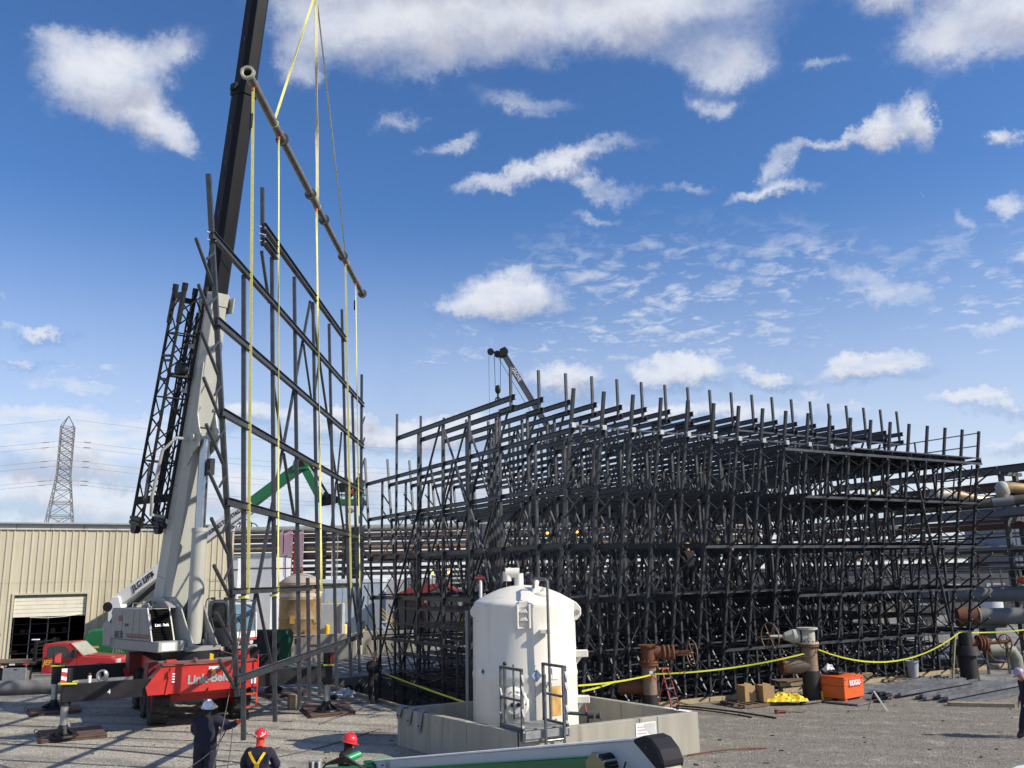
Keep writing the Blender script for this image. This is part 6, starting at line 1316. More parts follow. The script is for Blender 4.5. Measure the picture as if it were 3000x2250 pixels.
# chassis of the near lift (just below the picture)
MB().box(.6, 3.2, -2.6, -.4, .5, 1.3).build('turntable', GREEN, nl, bev=.08); MB().bar(Bq + V(.2,-.2,-.4), V(1.4,-1.2,1.2), .3, .3).build('boom_riser', BLUEG, nl)
for x in (.8, 3.0):
    for y in (-2.6, -.5): wheel(nl, (x, y, .45), .45, .32, WHITE, 14)
# pale rounded roof of a vehicle at the bottom right corner
wv = thing('white_van', 'white van roof just showing at the lower right corner of the picture', 'van', (5.77, 10.41, 0), rad(30))
mb = MB(); mb.prism([(-1.3,.5),(-1.28,1.5),(-1.05,2.12),(-.8,2.3),(-.3,2.36),(1.6,2.36),(1.9,2.2),(2.0,1.4),(2.0,.5)], -2.4, .25, 'y'); mb.build('body', WHITE, wv, bev=.12); MB().box(-1.31,-1.27,-2.0,-.2,1.45,1.9).build('side_window', GLASS, wv)
for y in (-2.0, -.2): w_ = wheel(wv, (-1.15, y, .36), .36, .25, GALV, 12); wheel(wv, (1.8, y, .36), .36, .25, GALV, 12)

# ------------------------------------------------------------------ transmission pylon and wires
pyl = thing('transmission_pylon', 'grey lattice transmission pylon beyond the tan building', 'pylon', (-132.5, 260, 0), rad(20))
PM = mat('weathered pylon steel', (.20,.20,.20), .6, .3, .1, 1)
def pw(z):                                           # half width by height
    if z < 36: return 6.6 + (1.75-6.6)*min(1, z/36)**.85
    if z < 50: return 1.75
    return max(.05, 1.75*(53.6-z)/3.4)
zs = [0, 8, 15, 20, 24, 28, 31.5, 34, 36, 38.2, 40.4, 42.6, 44.8, 46.6, 48.4, 50.2, 53.5]
for sx_ in (-1,1):
    for sy_ in (-1,1):
        MB().tube([(sx_*pw(z), sy_*pw(z), z) for z in zs], .13, 4).build('leg', PM, pyl)
for a, b in zip(zs[:-1], zs[1:]):
    mb = MB()
    for s in (-1,1):
        for ax in (0,1):
            def q(t, z): w = pw(z); return (t*w, s*w, z) if ax == 0 else (s*w, t*w, z)
            mb.cyl(q(-1,a), q(1,b), .085, n=4); mb.cyl(q(1,a), q(-1,b), .085, n=4)
            mb.cyl(q(-1,b), q(1,b), .085, n=4)
            if a in (24, 20, 15, 36, 44.8): mb.cyl(q(-1,b-.5), q(1,b-.5), .08, n=4)
    mb.build('lattice_panel', PM, pyl)
wg = 0
for k, (z, dz) in enumerate(((52.5, 0), (46.0, 0), (44.4, 0), (40.3, 0), (38.6, 0), (34.5, 0), (33.3,0))):
    for s in (-1, 1):
        P0 = V(-132.5 + s*2.2, 260, z - (.0 if s < 0 else .2)); P1 = V(-132.5 + s*190, 260 + (40 if s > 0 else -10), z - (.5 if s < 0 else 6.5)); n = 10
        o = thing('power_line', 'thin power line strung from the pylon toward the ' + ('left' if s < 0 else 'right') + ', ' + ('topmost', 'second', 'third', 'fourth', 'fifth', 'sixth', 'lowest')[k] + ' of its side', 'wire', P0, 0, 'power lines at the pylon')
        MB().tube([(P1-P0)*(i/n) - V(0,0,9*4*(i/n)*(1-i/n)*.5) for i in range(n+1)], .035, 4).build('wire', mat('wire grey', (.25,.25,.27)), o)
        if k: MB().cyl((s*3,0,-.25), (s*5,0,-.4), .09, n=6).build('insulator', STRUCG, o)

# ------------------------------------------------------------------ second crane beyond the tower
gc = thing('second_crane', 'dark grey crane boom with a hook block rising beyond the tower frame', 'crane', (8.0, 72, 0), 0)
G0 = V(9.6, 70, 4) - V(8,72,0); G1 = V(-.65, 70, 22.2) - V(8,72,0); gd_ = (G1-G0).normalized(); gu = V(-gd_.z, 0, gd_.x)
CG = mat('dark crane boom', (.075,.08,.085), .45, .1, .15, 2)
MB().bar(G0, G1, .38, .48, up=gu).build('boom', CG, gc, bev=.03)
for s in (-1,1): MB().bar(G0 + V(0,s*.2,0) - gu*.2, G1 + V(0,s*.2,0) - gu*.2, .02, .05, up=gu).build('boom_edge', GALV, gc)
MB().prism([(-.35,-.35),(-.3,.3),(.15,.5),(.4,.2),(.3,-.3)], -.35, .35, 'y', Matrix.Translation(G1)).build('boom_head', BLACK, gc, bev=.04)
MB().bar(G1 + V(-.2,0,-.1), G1 + V(-1.15,0,.25), .2, .15).build('jib_sheave_arm', BLACK, gc)
for dx, dz in ((-.5,-.05), (-1.05,.15)): MB().cyl(G1 + V(dx,-.2,dz), G1 + V(dx,.2,dz), .26, n=18).build('sheave', BLACK, gc, True)
text('GROVE', .75, TM(G0.lerp(G1, .98) + V(0,-.315,0) - gu*.30, -gd_, -gu if False else gu*-1), LETW, gc, bold=.02, sx=.9) if False else text('GROVE', .40, TM(G0.lerp(G1, .93) + V(0,-.2,0) + gu*.14, -gd_, -gu), LETW, gc, bold=.02, sx=.95)
for dx, ln in ((-.75, 2.6), (-.25, 2.6), (-1.2, 14)):
    MB().cyl(G1 + V(dx,0,-.2), G1 + V(dx*.8 - .1 if ln < 10 else dx, 0, -.2-ln), .025 if ln < 10 else .015, n=5).build('hoist_rope', CABLE, gc)
hk = G1 + V(-.5, 0, -3.0); MB().ball(tuple(hk), .3, 12, 8, (.8,.4,1.3)).build('hook_block', BLACK, gc, True); MB().torus(hk + V(0,0,-.85), .2, .06, (0,1,0), 16, 8).build('hook', STRUCG, gc, True); MB().cyl(hk + V(0,0,-.4), hk + V(0,0,-.85), .08, n=8).build('hook_shank', BLACK, gc)
MB().cyl(G1 + gu*.55, G0 + gu*.62, .02, n=5).build('top_rope', CABLE, gc)
MB().box(-3.2, 5, -1.5, 1.5, .8, 2.0).build('carrier', CG, gc, bev=.05); MB().box(-1.5, 3.2, -1.3, 1.3, 2.0, 4.4).build('upper_body', CG, gc, bev=.08)
for x in (-2.2, 1, 3.8):
    w_ = wheel(gc, (0,0,0), .8, .5, GALV); w_.location = (x, -1.3, .8); w_.rotation_euler = (0,0,PI/2)

# ------------------------------------------------------------------ the far side of the yard, left of the tower
U60 = rad(30)
bt = thing('fibreglass_tank', 'brown translucent fibreglass tank with a pale domed top behind the hanging frame', 'tank', (-12.85, 54.2, 0))
MB().lathe([(1.22,.9),(1.22,2.2),(1.245,2.25),(1.22,2.3),(1.22,3.3),(1.25,3.35),(1.22,3.4),(1.22,4.1),(1.27,4.15),(1.27,4.3),(1.2,4.34)], 40).build('shell', FIBER, bt, True)
MB().lathe([(1.28,4.2),(1.22,4.38),(.9,4.62),(.5,4.8),(.15,4.87),(0,4.87)], 40).build('domed_top', mat('tank dome', (.36,.32,.27), .7, 0, .1, 2), bt, True)
MB().cyl((0,0,4.8),(0,0,5.1),.12,n=12).build('vent', RUSTY, bt, True); MB().lathe([(1.225,3.5),(1.23,3.72)], 40).build('pale_band', mat('pale band', (.5,.47,.42), .6), bt)
MB().tube([(-1.15,-.6,4.4),(-1.3,-.7,3.2),(-1.28,-.7,1.6)], .035).build('pipe', RUSTY, bt); mb = MB(); mb.tube([(-1.6,-.7,5.15),(1.6,-.7,5.2)], .035); mb.build('cross_pipe', RUSTY, bt)
MB().box(-.28, -.0, -1.235, -1.2, 2.0, 2.45).build('label', mat('orange label', (.55,.32,.05)), bt); MB().torus((1.0,-.75,2.05), .15, .03, (0,1,.4), 14, 6).build('nozzle_ring', VALVEW, bt)
cw = thing('concrete_tank_wall', 'pale concrete containment wall in front of the brown tank', 'wall', (-13.1, 52.2, 0), U60*.12)
MB().box(0, 3.7, 0, .25, 0, 1.42).build('wall_section', CONC, cw, bev=.02); MB().box(3.72, 3.95, 0, 4.5, 0, 1.42).build('wall_section', CONC, cw, bev=.02); MB().box(-.25, -.02, 0, 4.5, 0, 1.42).build('wall_section', CONC, cw, bev=.02)
MB().box(3.95, 7, 3.4, 3.65, 0, 1.35).build('wall_section', CONC, cw, bev=.02); MB().box(.3,3.4,1.0,3.9,0,.9).build('tank_plinth', CONCD, cw)
pv = thing('small_valve', 'small rusty valve on a grey stub pipe in front of the concrete wall', 'valve', (-12.2, 51.2, 0)); MB().cyl((0,0,0),(0,0,1.0),.16,n=14).build('stub', GALV, pv, True); MB().cyl((0,0,1.0),(0,0,1.3),.2,n=14).build('valve_body', RUSTY, pv, True); MB().cyl((-.45,0,1.4),(.45,0,1.4),.05,n=8).build('lever', RUSTY, pv); MB().cyl((.9,0,0),(.9,0,.9),.07,n=10).build('stub', GALV, pv, True); MB().cyl((.7,0,.9),(1.1,0,.9),.08,n=10).build('valve_body', RUSTY, pv, True)
skp = thing('waste_skip', 'dark green steel skip with its open end toward the crane cab', 'skip', (-14.2, 44.6, 0), rad(-8))
MB().box(0, 2.5, 0, .08, .35, 2.1).build('front_panel', BLACK, skp, bev=.01)  # green side in shade, so this panel and its ribs are coloured black
MB().prism([(0,.25),(1.6,.25),(2.3,1.5),(2.3,1.9),(1.9,2.1),(0,2.1)], 2.5, 2.58, 'x', Matrix.Translation((.0,0,0))).build('side_panel', GREEND, skp, bev=.01)
mb = MB(); mb.add([V(2.54,.0,2.1), V(2.54,.0,.3), V(3.1,.2,.3), V(3.25,.3,1.7), V(2.95,.1,2.15)], [(0,1,2,3,4)]); o = mb.build('end_panel', GREEND, skp); s_ = o.modifiers.new('s','SOLIDIFY'); s_.thickness = .05
MB().box(.02, .08, .1, 2.2, .35, 2.05).build('side_panel', GREEND, skp); MB().box(.02, 2.5, 2.2, 2.28, .35, 2.05).build('back_panel', GREEND, skp); MB().box(1.2, 1.45, -.012, 0, 1.35, 1.62).build('sticker', LETY, skp)
for x in (.2, .9, 1.6, 2.3): MB().box(x, x+.08, -.06, -.001, .35, 2.1).build('rib', BLACK, skp)
for x in (.3, 2.0): MB().cyl((x,.05,.2),(x,.3,.2),.2,n=14).build('skip_wheel', BLACK, skp)
# pale blue electrical building
eb = thing('electrical_building', 'pale blue flat roofed electrical enclosure with six tall doors behind the brown tank', 'building', (-13.2, 62.3, 0), rad(4))
MB().box(0, 3.9, .15, 5, .35, 4.2).build('wall', PALEB, eb, bev=.01); MB().box(-.1, 4.0, 0, 5.1, 4.2, 4.48).build('roof', mat('pale roof edge', (.62,.68,.72), .5), eb, bev=.02); MB().box(2.3, 3.9, .05, .15, .35, 4.2).build('door_band', PALEB, eb)
for k in range(5):
    MB().box(.05+k*.62, .62+k*.62, .11, .15, 1.5, 3.9).build('door', PALEB, eb, bev=.008); MB().prism([(.22+k*.62,2.98),(.46+k*.62,2.98),(.42+k*.62,2.82),(.26+k*.62,2.82)], .10, .11, 'y').build('warning_sticker', SAFEY, eb); MB().box(.55+k*.62, .58+k*.62, .09, .11, 2.3, 2.5).build('door_handle', STRUCG, eb)
for x in (2.3, 3.05): MB().box(x-.01, x+.01, .03, .05, .4, 4.1).build('panel_seam', STRUCG, eb)
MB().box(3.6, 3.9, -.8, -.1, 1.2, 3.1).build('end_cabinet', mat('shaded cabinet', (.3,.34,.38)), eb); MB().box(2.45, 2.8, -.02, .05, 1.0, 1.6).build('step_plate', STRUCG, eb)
for k in range(4): MB().box(3.95+.3*k, 4.3+.3*k, .0, 1.0, 1.5-.38*k, 1.56-.38*k).build('stair_tread', PALEB, eb)
MB().bar((3.95,0,1.35),(5.1,0,.2),.06,.2).build('stair_stringer', PALEB, eb)
for k in range(3): MB().bar((3.95,0,2.5-.25*k),(5.1,0,1.35-.25*k),.04).build('stair_rail', SAFEY, eb)
cbx = thing('grey_cabinet', 'plain grey cabinet standing on legs before the blue doors', 'cabinet', (-12.6, 58.2, 0), rad(3)); MB().box(0,1.5,0,1.2,1.0,2.95).build('body', mat('light grey cabinet', (.42,.45,.48), .5), cbx, bev=.02); MB().box(1.4,1.5,-.1,0,.2,2.95).build('post', GALV, cbx)
for x in (.05,1.35): MB().box(x,x+.1,.1,.2,0,1.0).build('leg', GALV, cbx)
def bollard(loc, h, label, col=SAFEY, r=.16):
    o = thing('bollard', label, 'bollard', loc, 0, 'yellow bollards'); MB().cyl((0,0,0),(0,0,h),r,n=16).build('post', col, o, True); MB().ball((0,0,h), r, 14, 6, (1,1,.6)).build('cap', col, o, True)
bollard((-9.0, 67.5, 0), 2.0, 'tallest yellow bollard, left of the red roofed shed, seen through the tower legs'); bollard((-5.85, 74.5, 0), 1.75, 'yellow bollard in front of the shed door railing'); bollard((-4.6, 76, 0), 1.6, 'yellow bollard at the right end of the railing')
bollard((-11.3, 60.2, 0), 1.5, 'pale yellow bollard at the corner of the blue building', mat('pale yellow', (.75,.62,.2), .5)); bollard((-12.0, 58.0, 0), 1.6, 'short yellow bollard beside the brown tank'); bollard((-10.2, 62, 0), 1.3, 'slim yellow bollard against the end of the blue building', SAFEY, .06)
rg = thing('railing', 'yellow safety railing before the beige shed', 'railing', (-6.8, 75.5, 0), 0)
for z in (.45, .95, 1.35): MB().bar((-.3,0,z),(4.2,0,z),.07).build('rail', SAFEY, rg)
for x in (-.3, .9, 2.1, 3.3): MB().bar((x,0,0),(x,0,1.4),.07).build('post', SAFEY, rg)
dr = thing('blue_drum', 'blue plastic drum standing left of the yellow railing', 'drum', (-7.9, 74.5, 0)); MB().lathe([(0,0),(.55,0),(.57,.4),(.59,.42),(.57,.44),(.57,.9),(.59,.92),(.57,.94),(.55,1.4),(0,1.4)], 20).build('drum_body', BLUED, dr, True); MB().cyl((.2,0,1.4),(.2,0,1.47),.08,n=8).build('bung', BLACK, dr)
dr = thing('green_can', 'small green can left of the blue drum', 'can', (-8.7, 74.2, 0)); MB().cyl((0,0,0),(0,0,.7),.25,n=14).build('can_body', GREEND, dr, True); MB().torus((0,0,.75),.15,.02,(0,1,0),10,5).build('handle', GREEND, dr)
hy = thing('red_hydrant', 'small red hydrant behind the railing', 'hydrant', (-5.2, 76.5, 0)); MB().cyl((0,0,0),(0,0,.8),.13,n=12).build('barrel', DKRED, hy, True); MB().ball((0,0,.85),.16).build('bonnet', DKRED, hy, True); MB().cyl((-.2,0,.6),(.2,0,.6),.06,n=8).build('outlet', DKRED, hy)
sd = thing('red_roof_shed', 'beige shed with a dark red gabled roof beyond the tower legs', 'shed', (-9.6, 73, 0), rad(2))
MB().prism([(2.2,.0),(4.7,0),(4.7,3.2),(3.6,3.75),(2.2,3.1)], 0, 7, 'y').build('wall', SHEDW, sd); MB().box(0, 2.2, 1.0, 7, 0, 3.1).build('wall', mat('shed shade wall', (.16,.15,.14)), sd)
for k in range(10): MB().box(2.25+k*.25, 2.27+k*.25, -.02, 0, .1, 3.1).build('siding_rib', SHEDW, sd)
MB().prism([(-.2,3.15),(1.1,3.7),(3.6,4.05),(5.0,3.35),(5.0,3.22),(3.6,3.85),(2.1,3.1),(-.2,3.0)], -.4, 7.2, 'y').build('roof', ROOFR, sd); MB().box(3.1,3.8,-.04,-.01,0,2.2).build('door', mat('shed door', (.25,.25,.26)), sd); MB().box(2.0,2.2,-.3,0,0,3.0).build('red_column', DKRED, sd)
MB().box(5.2, 9.5, -.2, 2.5, 3.35, 3.5).build('canopy', mat('white canopy', (.7,.7,.72)), sd)
for x in (5.3, 7.3, 9.3): MB().box(x, x+.12, 0, .12, 0, 3.35).build('canopy_post', STRUCG, sd)
for (x, z) in ((-7.0, 4.7), (-5.6, 4.75), (-3.3, 3.1)):
    o = thing('yard_lamp', {-7.0: 'dim orange yard lamp above the red roof', -5.6: 'bright orange yard lamp right of the first above the red roof', -3.3: 'low orange lamp beside the white tank'}[x], 'lamp', (x, 76, 0)); MB().cyl((0,0,0),(0,0,z),.04,n=6).build('post', STRUCG, o); MB().ball((0,-.05,z+.12),.13).build('lamp_glass', glow('lit lamp', (1.0,.5,.08), 3.0), o); MB().cyl((0,0,z+.22),(0,0,z+.34),.14,.06,n=8).build('hood', STRUCG, o)
# grey building with horizontal boards
gb = thing('grey_board_building', 'tall grey building of horizontal boards standing right behind the tower frame', 'building', (-3.4, 62, 0), rad(0))
for k in range(24): MB().box(0, 1.12, -.02*(k % 2), 4, .02+k*.335, .02+k*.335+.32).build('board', BLOCKG, gb); MB().box(1.16, 2.75, -.02*((k+1) % 2)+.2, 4, .02+k*.335, .02+k*.335+.32).build('board', BLOCKG, gb)
MB().box(1.12, 1.16, -.05, 4, 0, 8.05).build('corner_post', STRUCG, gb)
for (x, y, w, d, h, lb_) in ((-25.2, 71, 3.4, 6, 6.3, 'pale grey metal shed, leftmost behind the pipe rack'), (-21.6, 72, 2.2, 6, 6.4, 'pale grey narrow metal shed right of the first'), (-26.5, 60, 1, 1, 1, None)):
    if lb_:
        o = thing('pale_shed', lb_, 'shed', (x, y, 0), 0); MB().box(0,w,0,d,0,h).build('wall', PALEG, o, bev=.02); MB().box(-.1,w+.1,-.1,d+.1,h,h+.15).build('roof', GALV, o); MB().box(-.01,w+.01,-.03,0,h-1.0,h-.9).build('trim', STRUCG, o)

# ------------------------------------------------------------------ pipe racks
def rackthing(label, loc, rz, L_, tiers, cols, W_=2.2, seed=1, bents=7, top=9.2):
    rs = random.Random(seed); o = thing('pipe_rack', label, 'pipe rack', loc, rz)
    for k in range(bents+1):
        x = L_*k/bents
        for y in (0, W_): MB().bar((x, y, 0), (x, y, top), .28).build('column', STRUCG, o)
        for z, _ in tiers: MB().bar((x, -.3, z-.15), (x, W_+.3, z-.15), .2, .28).build('cross_beam', STRUCG, o)
    for z, prs in tiers:
        MB().bar((0, -.15, z-.3), (L_, -.15, z-.3), .15, .3).build('long_beam', STRUCG if rs.random() < .6 else BRPIPE, o)
        for (y, r, m) in prs:
            MB().cyl((rs.uniform(-2,.5), y, z+r), (L_ + rs.uniform(-.5,2), y, z+r), r, n=14).build('pipe', m, o, True)
    return o
T1 = [(5.2, [(.1,.1,BRPIPE),(.5,.12,STRUCG),(1.1,.16,BRPIPE),(1.7,.1,GALV)]), (6.2, [(.1,.2,BRPIPE),(.7,.12,TANPIPE),(1.3,.2,STRUCG)]), (6.95, [(0,.24,TANPIPE),(.8,.18,BRPIPE),(1.5,.12,INSUL)]), (7.75, [(.0,.16,BRPIPE),(.6,.1,INSUL),(1.2,.2,BRPIPE)]), (8.55, [(0,.28,INSUL),(.8,.16,GALV),(1.6,.12,INSUL)])]
rackthing('long rusty pipe rack crossing behind the hanging frame and brown tank', (-27, 79, 0), rad(-1), 48, T1, None, seed=3, bents=8)
T2 = [(3.4, [(.2,.12,BRPIPE),(.9,.2,STRUCG)]), (4.4, [(.2,.16,STRUCG),(.9,.12,INSUL)]), (6.4, [(.2,.25,INSUL),(.9,.16,BRPIPE)])]
rackthing('low grey pipe rack in the distance behind the tower', (-8, 92, 0), rad(0), 90, T2, None, seed=9, bents=14, top=7.5)
# cable drapes hanging from the rack
for k, (x, m, w, lb_) in enumerate(((-20.35, PINK, .26, 'leftmost pink cable hanging over the rack'), (-19.75, PINK, .75, 'wide pink cable band hanging over the rack'), (-19.1, DKRED, .3, 'dark red cable between the pink ones'), (-18.65, PINK, .45, 'right hand pink cable hanging over the rack'), (-15.9, mat('white conduit', (.6,.6,.6)), .08, 'white conduit bent over the rack'), (-15.45, GALV, .07, 'grey conduit bent over the rack'))):
    o = thing('hanging_cable', lb_, 'cable', (x, 78.2, 4.4)); pts = [(0,0,0), (.02,0,3.2), (0,0,3.9), (-.05,.15,4.15), (-.1,.5,4.25)]
    mb = MB()
    for a, b in zip(pts[:-1], pts[1:]): mb.bar(a, b, w, .1, up=(0,1,0.1))
    mb.build('cable_run', m, o)
for (x, w, lb_) in ((-17.4, .9, 'dark vertical duct left of the conduits'), (-14.3, 1.1, 'wide dark vertical duct right of the conduits')):
    o = thing('cable_duct', lb_, 'duct', (x, 78.3, 0)); MB().box(0,w,0,.4,3.9,8.9).build('duct_body', BLACK, o, bev=.02)
    for k in range(8): MB().box(-.04,w+.04,-.04,.44,4.2+.55*k,4.28+.55*k).build('duct_band', STRUCG, o)
for (x, y, z, lb_) in ((-26.8, 84, 9.4, 'tangle of small pipe loops on top of the rack by the building'), (-9.8, 82, 9.6, 'small piping loops on top of the rack left of the tower')):
    o = thing('pipe_loops', lb_, 'pipes', (x, y, z)); 
    for k in range(5): MB().torus((k*.55, 0, .3*(k % 2)), .45, .06, (0,1,.2*k), 14, 6, 0, PI*1.5).build('pipe_loop', TANPIPE if k % 2 else STRUCG, o, True)
lp = thing('light_pole', 'tall thin light pole with a round head beyond the racks', 'lamp post', (-17.5, 95, 0)); MB().cyl((0,0,0),(0,0,11.3),.07,n=8).build('pole', STRUCG, lp); MB().lathe([(0,11.9),(.3,11.75),(.45,11.45),(.1,11.3)], 14).build('lamp_head', STRUCG, lp, True)
# clutter of equipment and structure seen through the tower legs
rs = random.Random(12); ORD = ['leftmost', 'second', 'third', 'fourth', 'fifth', 'sixth', 'seventh', 'eighth', 'ninth', 'tenth']; cnt = {}
def nth(k_):
    cnt[k_] = cnt.get(k_, -1) + 1; return ORD[cnt[k_]] + ' ' + k_
for k in range(26):
    x = -9 + k*2.6 + rs.uniform(-.8,.8); y = 66 + rs.uniform(0, 14) + max(0, k-12)*.4; kind = rs.choice(('tank','box','frame'))
    if kind == 'tank':
        r = rs.uniform(.5,1.1); h = rs.uniform(2,4.2); o = thing('process_vessel', nth(['grey', 'rusty', 'pale'][k % 3] + ' process vessel') + ' from the left behind the tower legs', 'vessel', (x, y, 0), 0, ['grey', 'rusty', 'pale'][k % 3] + ' process vessels behind the tower'); m = (GALV, RUSTP, PALEG)[k % 3]
        MB().lathe([(0,.3),(r,.4),(r,h),(r*.6,h+.3),(0,h+.4)], 18).build('shell', m, o, True); MB().cyl((0,0,h+.3),(0,0,h+.7),.08,n=6).build('nozzle', STRUCG, o)
    elif kind == 'box':
        w, h = rs.uniform(1.2,3), rs.uniform(1.5,3.6); o = thing('equipment_cabin', nth(['pale blue', 'grey', 'beige'][k % 3] + ' equipment cabin') + ' from the left behind the tower legs', 'cabin', (x, y, 0), 0, ['pale blue', 'grey', 'beige'][k % 3] + ' equipment cabins behind the tower'); m = (PALEB, STRUCG, SHEDW)[k % 3]
        MB().box(0,w,0,2,.1,h).build('cabin_wall', m, o, bev=.03); MB().box(-.05,w+.05,-.05,2.05,h,h+.08).build('roof', GALV, o); MB().box(w*.3,w*.3+.6,-.02,0,.1,min(h-.2,2)).build('door', STRUCG, o)
    else:
        o = thing('access_frame', nth(['grey', 'rusty'][k % 2] + ' steel access frame') + ' from the left behind the tower legs', 'steel frame', (x, y, 0), 0, ['grey', 'rusty'][k % 2] + ' access frames behind the tower'); m = (STRUCG, RUSTP)[k % 2]
        for a in (0, 1.5): 
            for b in (0, 1.5): MB().bar((a,b,0),(a,b,4.5),.12).build('post', m, o)
        for z in (1.5, 3, 4.4): MB().bar((0,0,z),(1.5,0,z),.1).build('beam', m, o); MB().bar((0,1.5,z),(1.5,1.5,z),.1).build('beam', m, o)
        MB().bar((0,0,0),(1.5,0,3),.07).build('brace', m, o)
for (x, y, h, lb_) in ((24, 88, 4.3, 'long low dark building beyond the right end of the tower'), (-2, 98, 4.2, 'long low dark building far behind the tower')):
    o = thing('far_building', lb_, 'building', (x, y, 0)); MB().box(0, 42, 0, 8, 0, h).build('wall', mat('far dark cladding', (.10,.105,.11)), o); MB().box(-.2,42.2,-.2,8.2,h,h+.2).build('roof', STRUCG, o)
    for k in range(10): MB().box(1.5+k*4, 3.3+k*4, -.03, 0, 1.6, 2.9).build('window', mat('pale far window', (.45,.48,.5), .3), o)

# ------------------------------------------------------------------ pipework on the right, beyond the end of the tower
RR = rad(28.5)                                        # rack running away parallel to the bents
def RW(x, y, z=0): return Matrix.Rotation(RR, 4, 'Z') @ V(x, y, z)
rr = thing('steel_pipe_bridge', 'grey steel pipe bridge at the far right carrying a long rusty brown beam', 'pipe rack', (29.6, 47.5, 0), RR)
# local y runs away to the left
mbx = MB().chan((0,-9,9.9),(0,16,9.9),.3,.42,.03); mbx.build('top_beam', STRUCG, rr)
MB().chan((.4,-9,8.95),(.4,20,8.95),.3,.42,.03).build('brown_beam', BRPIPE, rr); MB().cyl((1.2,-9,8.9),(1.2,20,8.9),.18,n=14).build('pipe', BRPIPE, rr, True)
for y in (-6.0, 3.4, 12.2):
    for x in (-.4, .9): MB().bar((x, y, 0), (x, y, 9.75), .24).build('column', STRUCG, rr)
    MB().bar((-.7,y,9.62),(1.4,y,9.62),.24,.2).build('cross_beam', STRUCG, rr)
    for z in (8.6, 7.1, 5.2): MB().bar((-.9,y,z),(2.2,y,z),.2,.25).build('cross_beam', STRUCG, rr)
for (x, z, r, m, y0, y1) in ((-.3,7.35,.16,BRPIPE,-9,22), (.5,7.35,.1,STRUCG,-9,22), (.9,6.75,.2,BRPIPE,-9,22), (1.7,7.1,.12,STRUCG,-9,22), (-.2,5.35,.14,STRUCG,-9,24), (.6,5.35,.3,INSUL,-9,24), (1.5,5.35,.14,BRPIPE,-9,22), (.2,6.1,.06,CABLE,-9,22)):
    MB().cyl((x,y0,z),(x,y1,z),r,n=14).build('pipe', m, rr, True)
rs = random.Random(21)
for k in range(18):
    z = 2.6 + k*.42 + rs.uniform(-.1,.1); x = rs.uniform(-1.6, 2.4); r = rs.choice((.03,.045,.06,.09)); n = 8
    MB().tube([(x + (.0 if r > .05 else .1*math.sin(i)), -9 + 33*i/n, z - (0 if r > .05 else .12*math.sin(i*2.1))) for i in range(n+1)], r, 6).build('small_line', rs.choice((STRUCG, BRPIPE, CABLE, GALV, BRPIPE)), rr, True)
for k in range(16):
    y = -8 + k*2.0; h = rs.uniform(2, 6); MB().bar((rs.uniform(-.5,2), y, 0), (rs.uniform(-.5,2), y + rs.uniform(-.5,.5), h), .09).build('hanger_post', rs.choice((STRUCG, RUSTY)), rr)
for z in (3.3, 4.4): MB().box(-1.6, -.8, -8, 20, z, z+.06).build('walkway', STRUCG, rr); MB().bar((-1.6,-8,z+.55),(-1.6,20,z+.55),.04).build('walkway_rail', GALV, rr); MB().bar((-1.6,-8,z+1.0),(-1.6,20,z+1.0),.04).build('walkway_rail', GALV, rr)
ip = thing('insulated_pipe', 'cream insulated pipe with a crumpled white elbow passing behind the right end of the tower', 'pipe', (22.3, 47.2, 8.05), 0)
MB().tube([(0,0,.15),(.5,0,.2),(2.0,.3,-.05),(4.4,.8,-.25)], [.32,.34,.27,.26], 14).build('jacket', INSUL, ip, True); MB().ball((.1,0,.12),.4,12,8,(1.0,.9,1.1)).build('elbow_wrap', VALVEW, ip, True); MB().cyl((.9,.05,.19),(2.2,.3,-.02),.29,n=14).build('tan_band', TANPIPE, ip, True)
ip = thing('insulated_pipe', 'tan insulated pipe with a ragged grey elbow at the far right edge', 'pipe', (25.2, 46, 8.3), 0)
MB().tube([(0,0,-.5),(0,0,.0),(.35,0,.18),(1.2,.1,.1),(5,.5,-.1)], [.28,.3,.3,.27,.27], 14).build('jacket', TANPIPE, ip, True); MB().ball((.05,0,.05),.38,12,8,(1.0,.9,1.2)).build('elbow_wrap', VALVEW, ip, True); MB().tube([(.1,0,-.42),(1.2,0,-.3),(5,.5,-.25)],.1).build('tracer', BRPIPE, ip, True)
ip = thing('large_duct_pipe', 'large dark olive pipe with a grey wrapped band running off the right edge', 'pipe', (20.0, 45.6, 7.55), 0)
MB().tube([(0,1.5,-.1),(4.0,.6,.12),(9,-.6,.45)], .26, 18).build('pipe_run', mat('olive pipe', (.07,.07,.05), .6, 0, .25, 3), ip, True); MB().tube([(4.6,.46,.16),(5.6,.22,.22)], .28, 18).build('band', mat('blue grey band', (.15,.165,.19), .7), ip, True); MB().bar((0,1.6,-.65),(9,-.5,-.1),.6,.4).build('support_beam', mat('blue grey beam', (.05,.06,.08), .7), ip)
ip = thing('low_header_pipe', 'long pale grey low header pipe at waist height of the rack, right edge', 'pipe', (14.5, 49.5, 3.0)); MB().cyl((0,0,0),(18,-2.4,.05),.36,n=20).build('pipe_run', mat('pale grey pipe', (.15,.155,.155), .6, 0, .2, 2), ip, True); MB().cyl((8,-1.1,.02),(8.3,-1.15,.02),.45,n=20).build('flange', STRUCG, ip)
ip = thing('low_header_pipe', 'grey pipe with a rust brown flanged end nearest the right edge', 'pipe', (21.4, 44.2, 2.1)); MB().cyl((.3,0,.05),(7,-1.2,.1),.38,n=22).build('pipe_run', mat('pale grey pipe', (.15,.155,.155)), ip, True); MB().cyl((-.15,.08,.04),(.75,-.05,.06),.46,n=22).build('rusty_end', RUSTY, ip, True); MB().torus((.8,-.06,.06),.43,.06,(1,-.17,0),22,8).build('flange', RUSTP, ip)
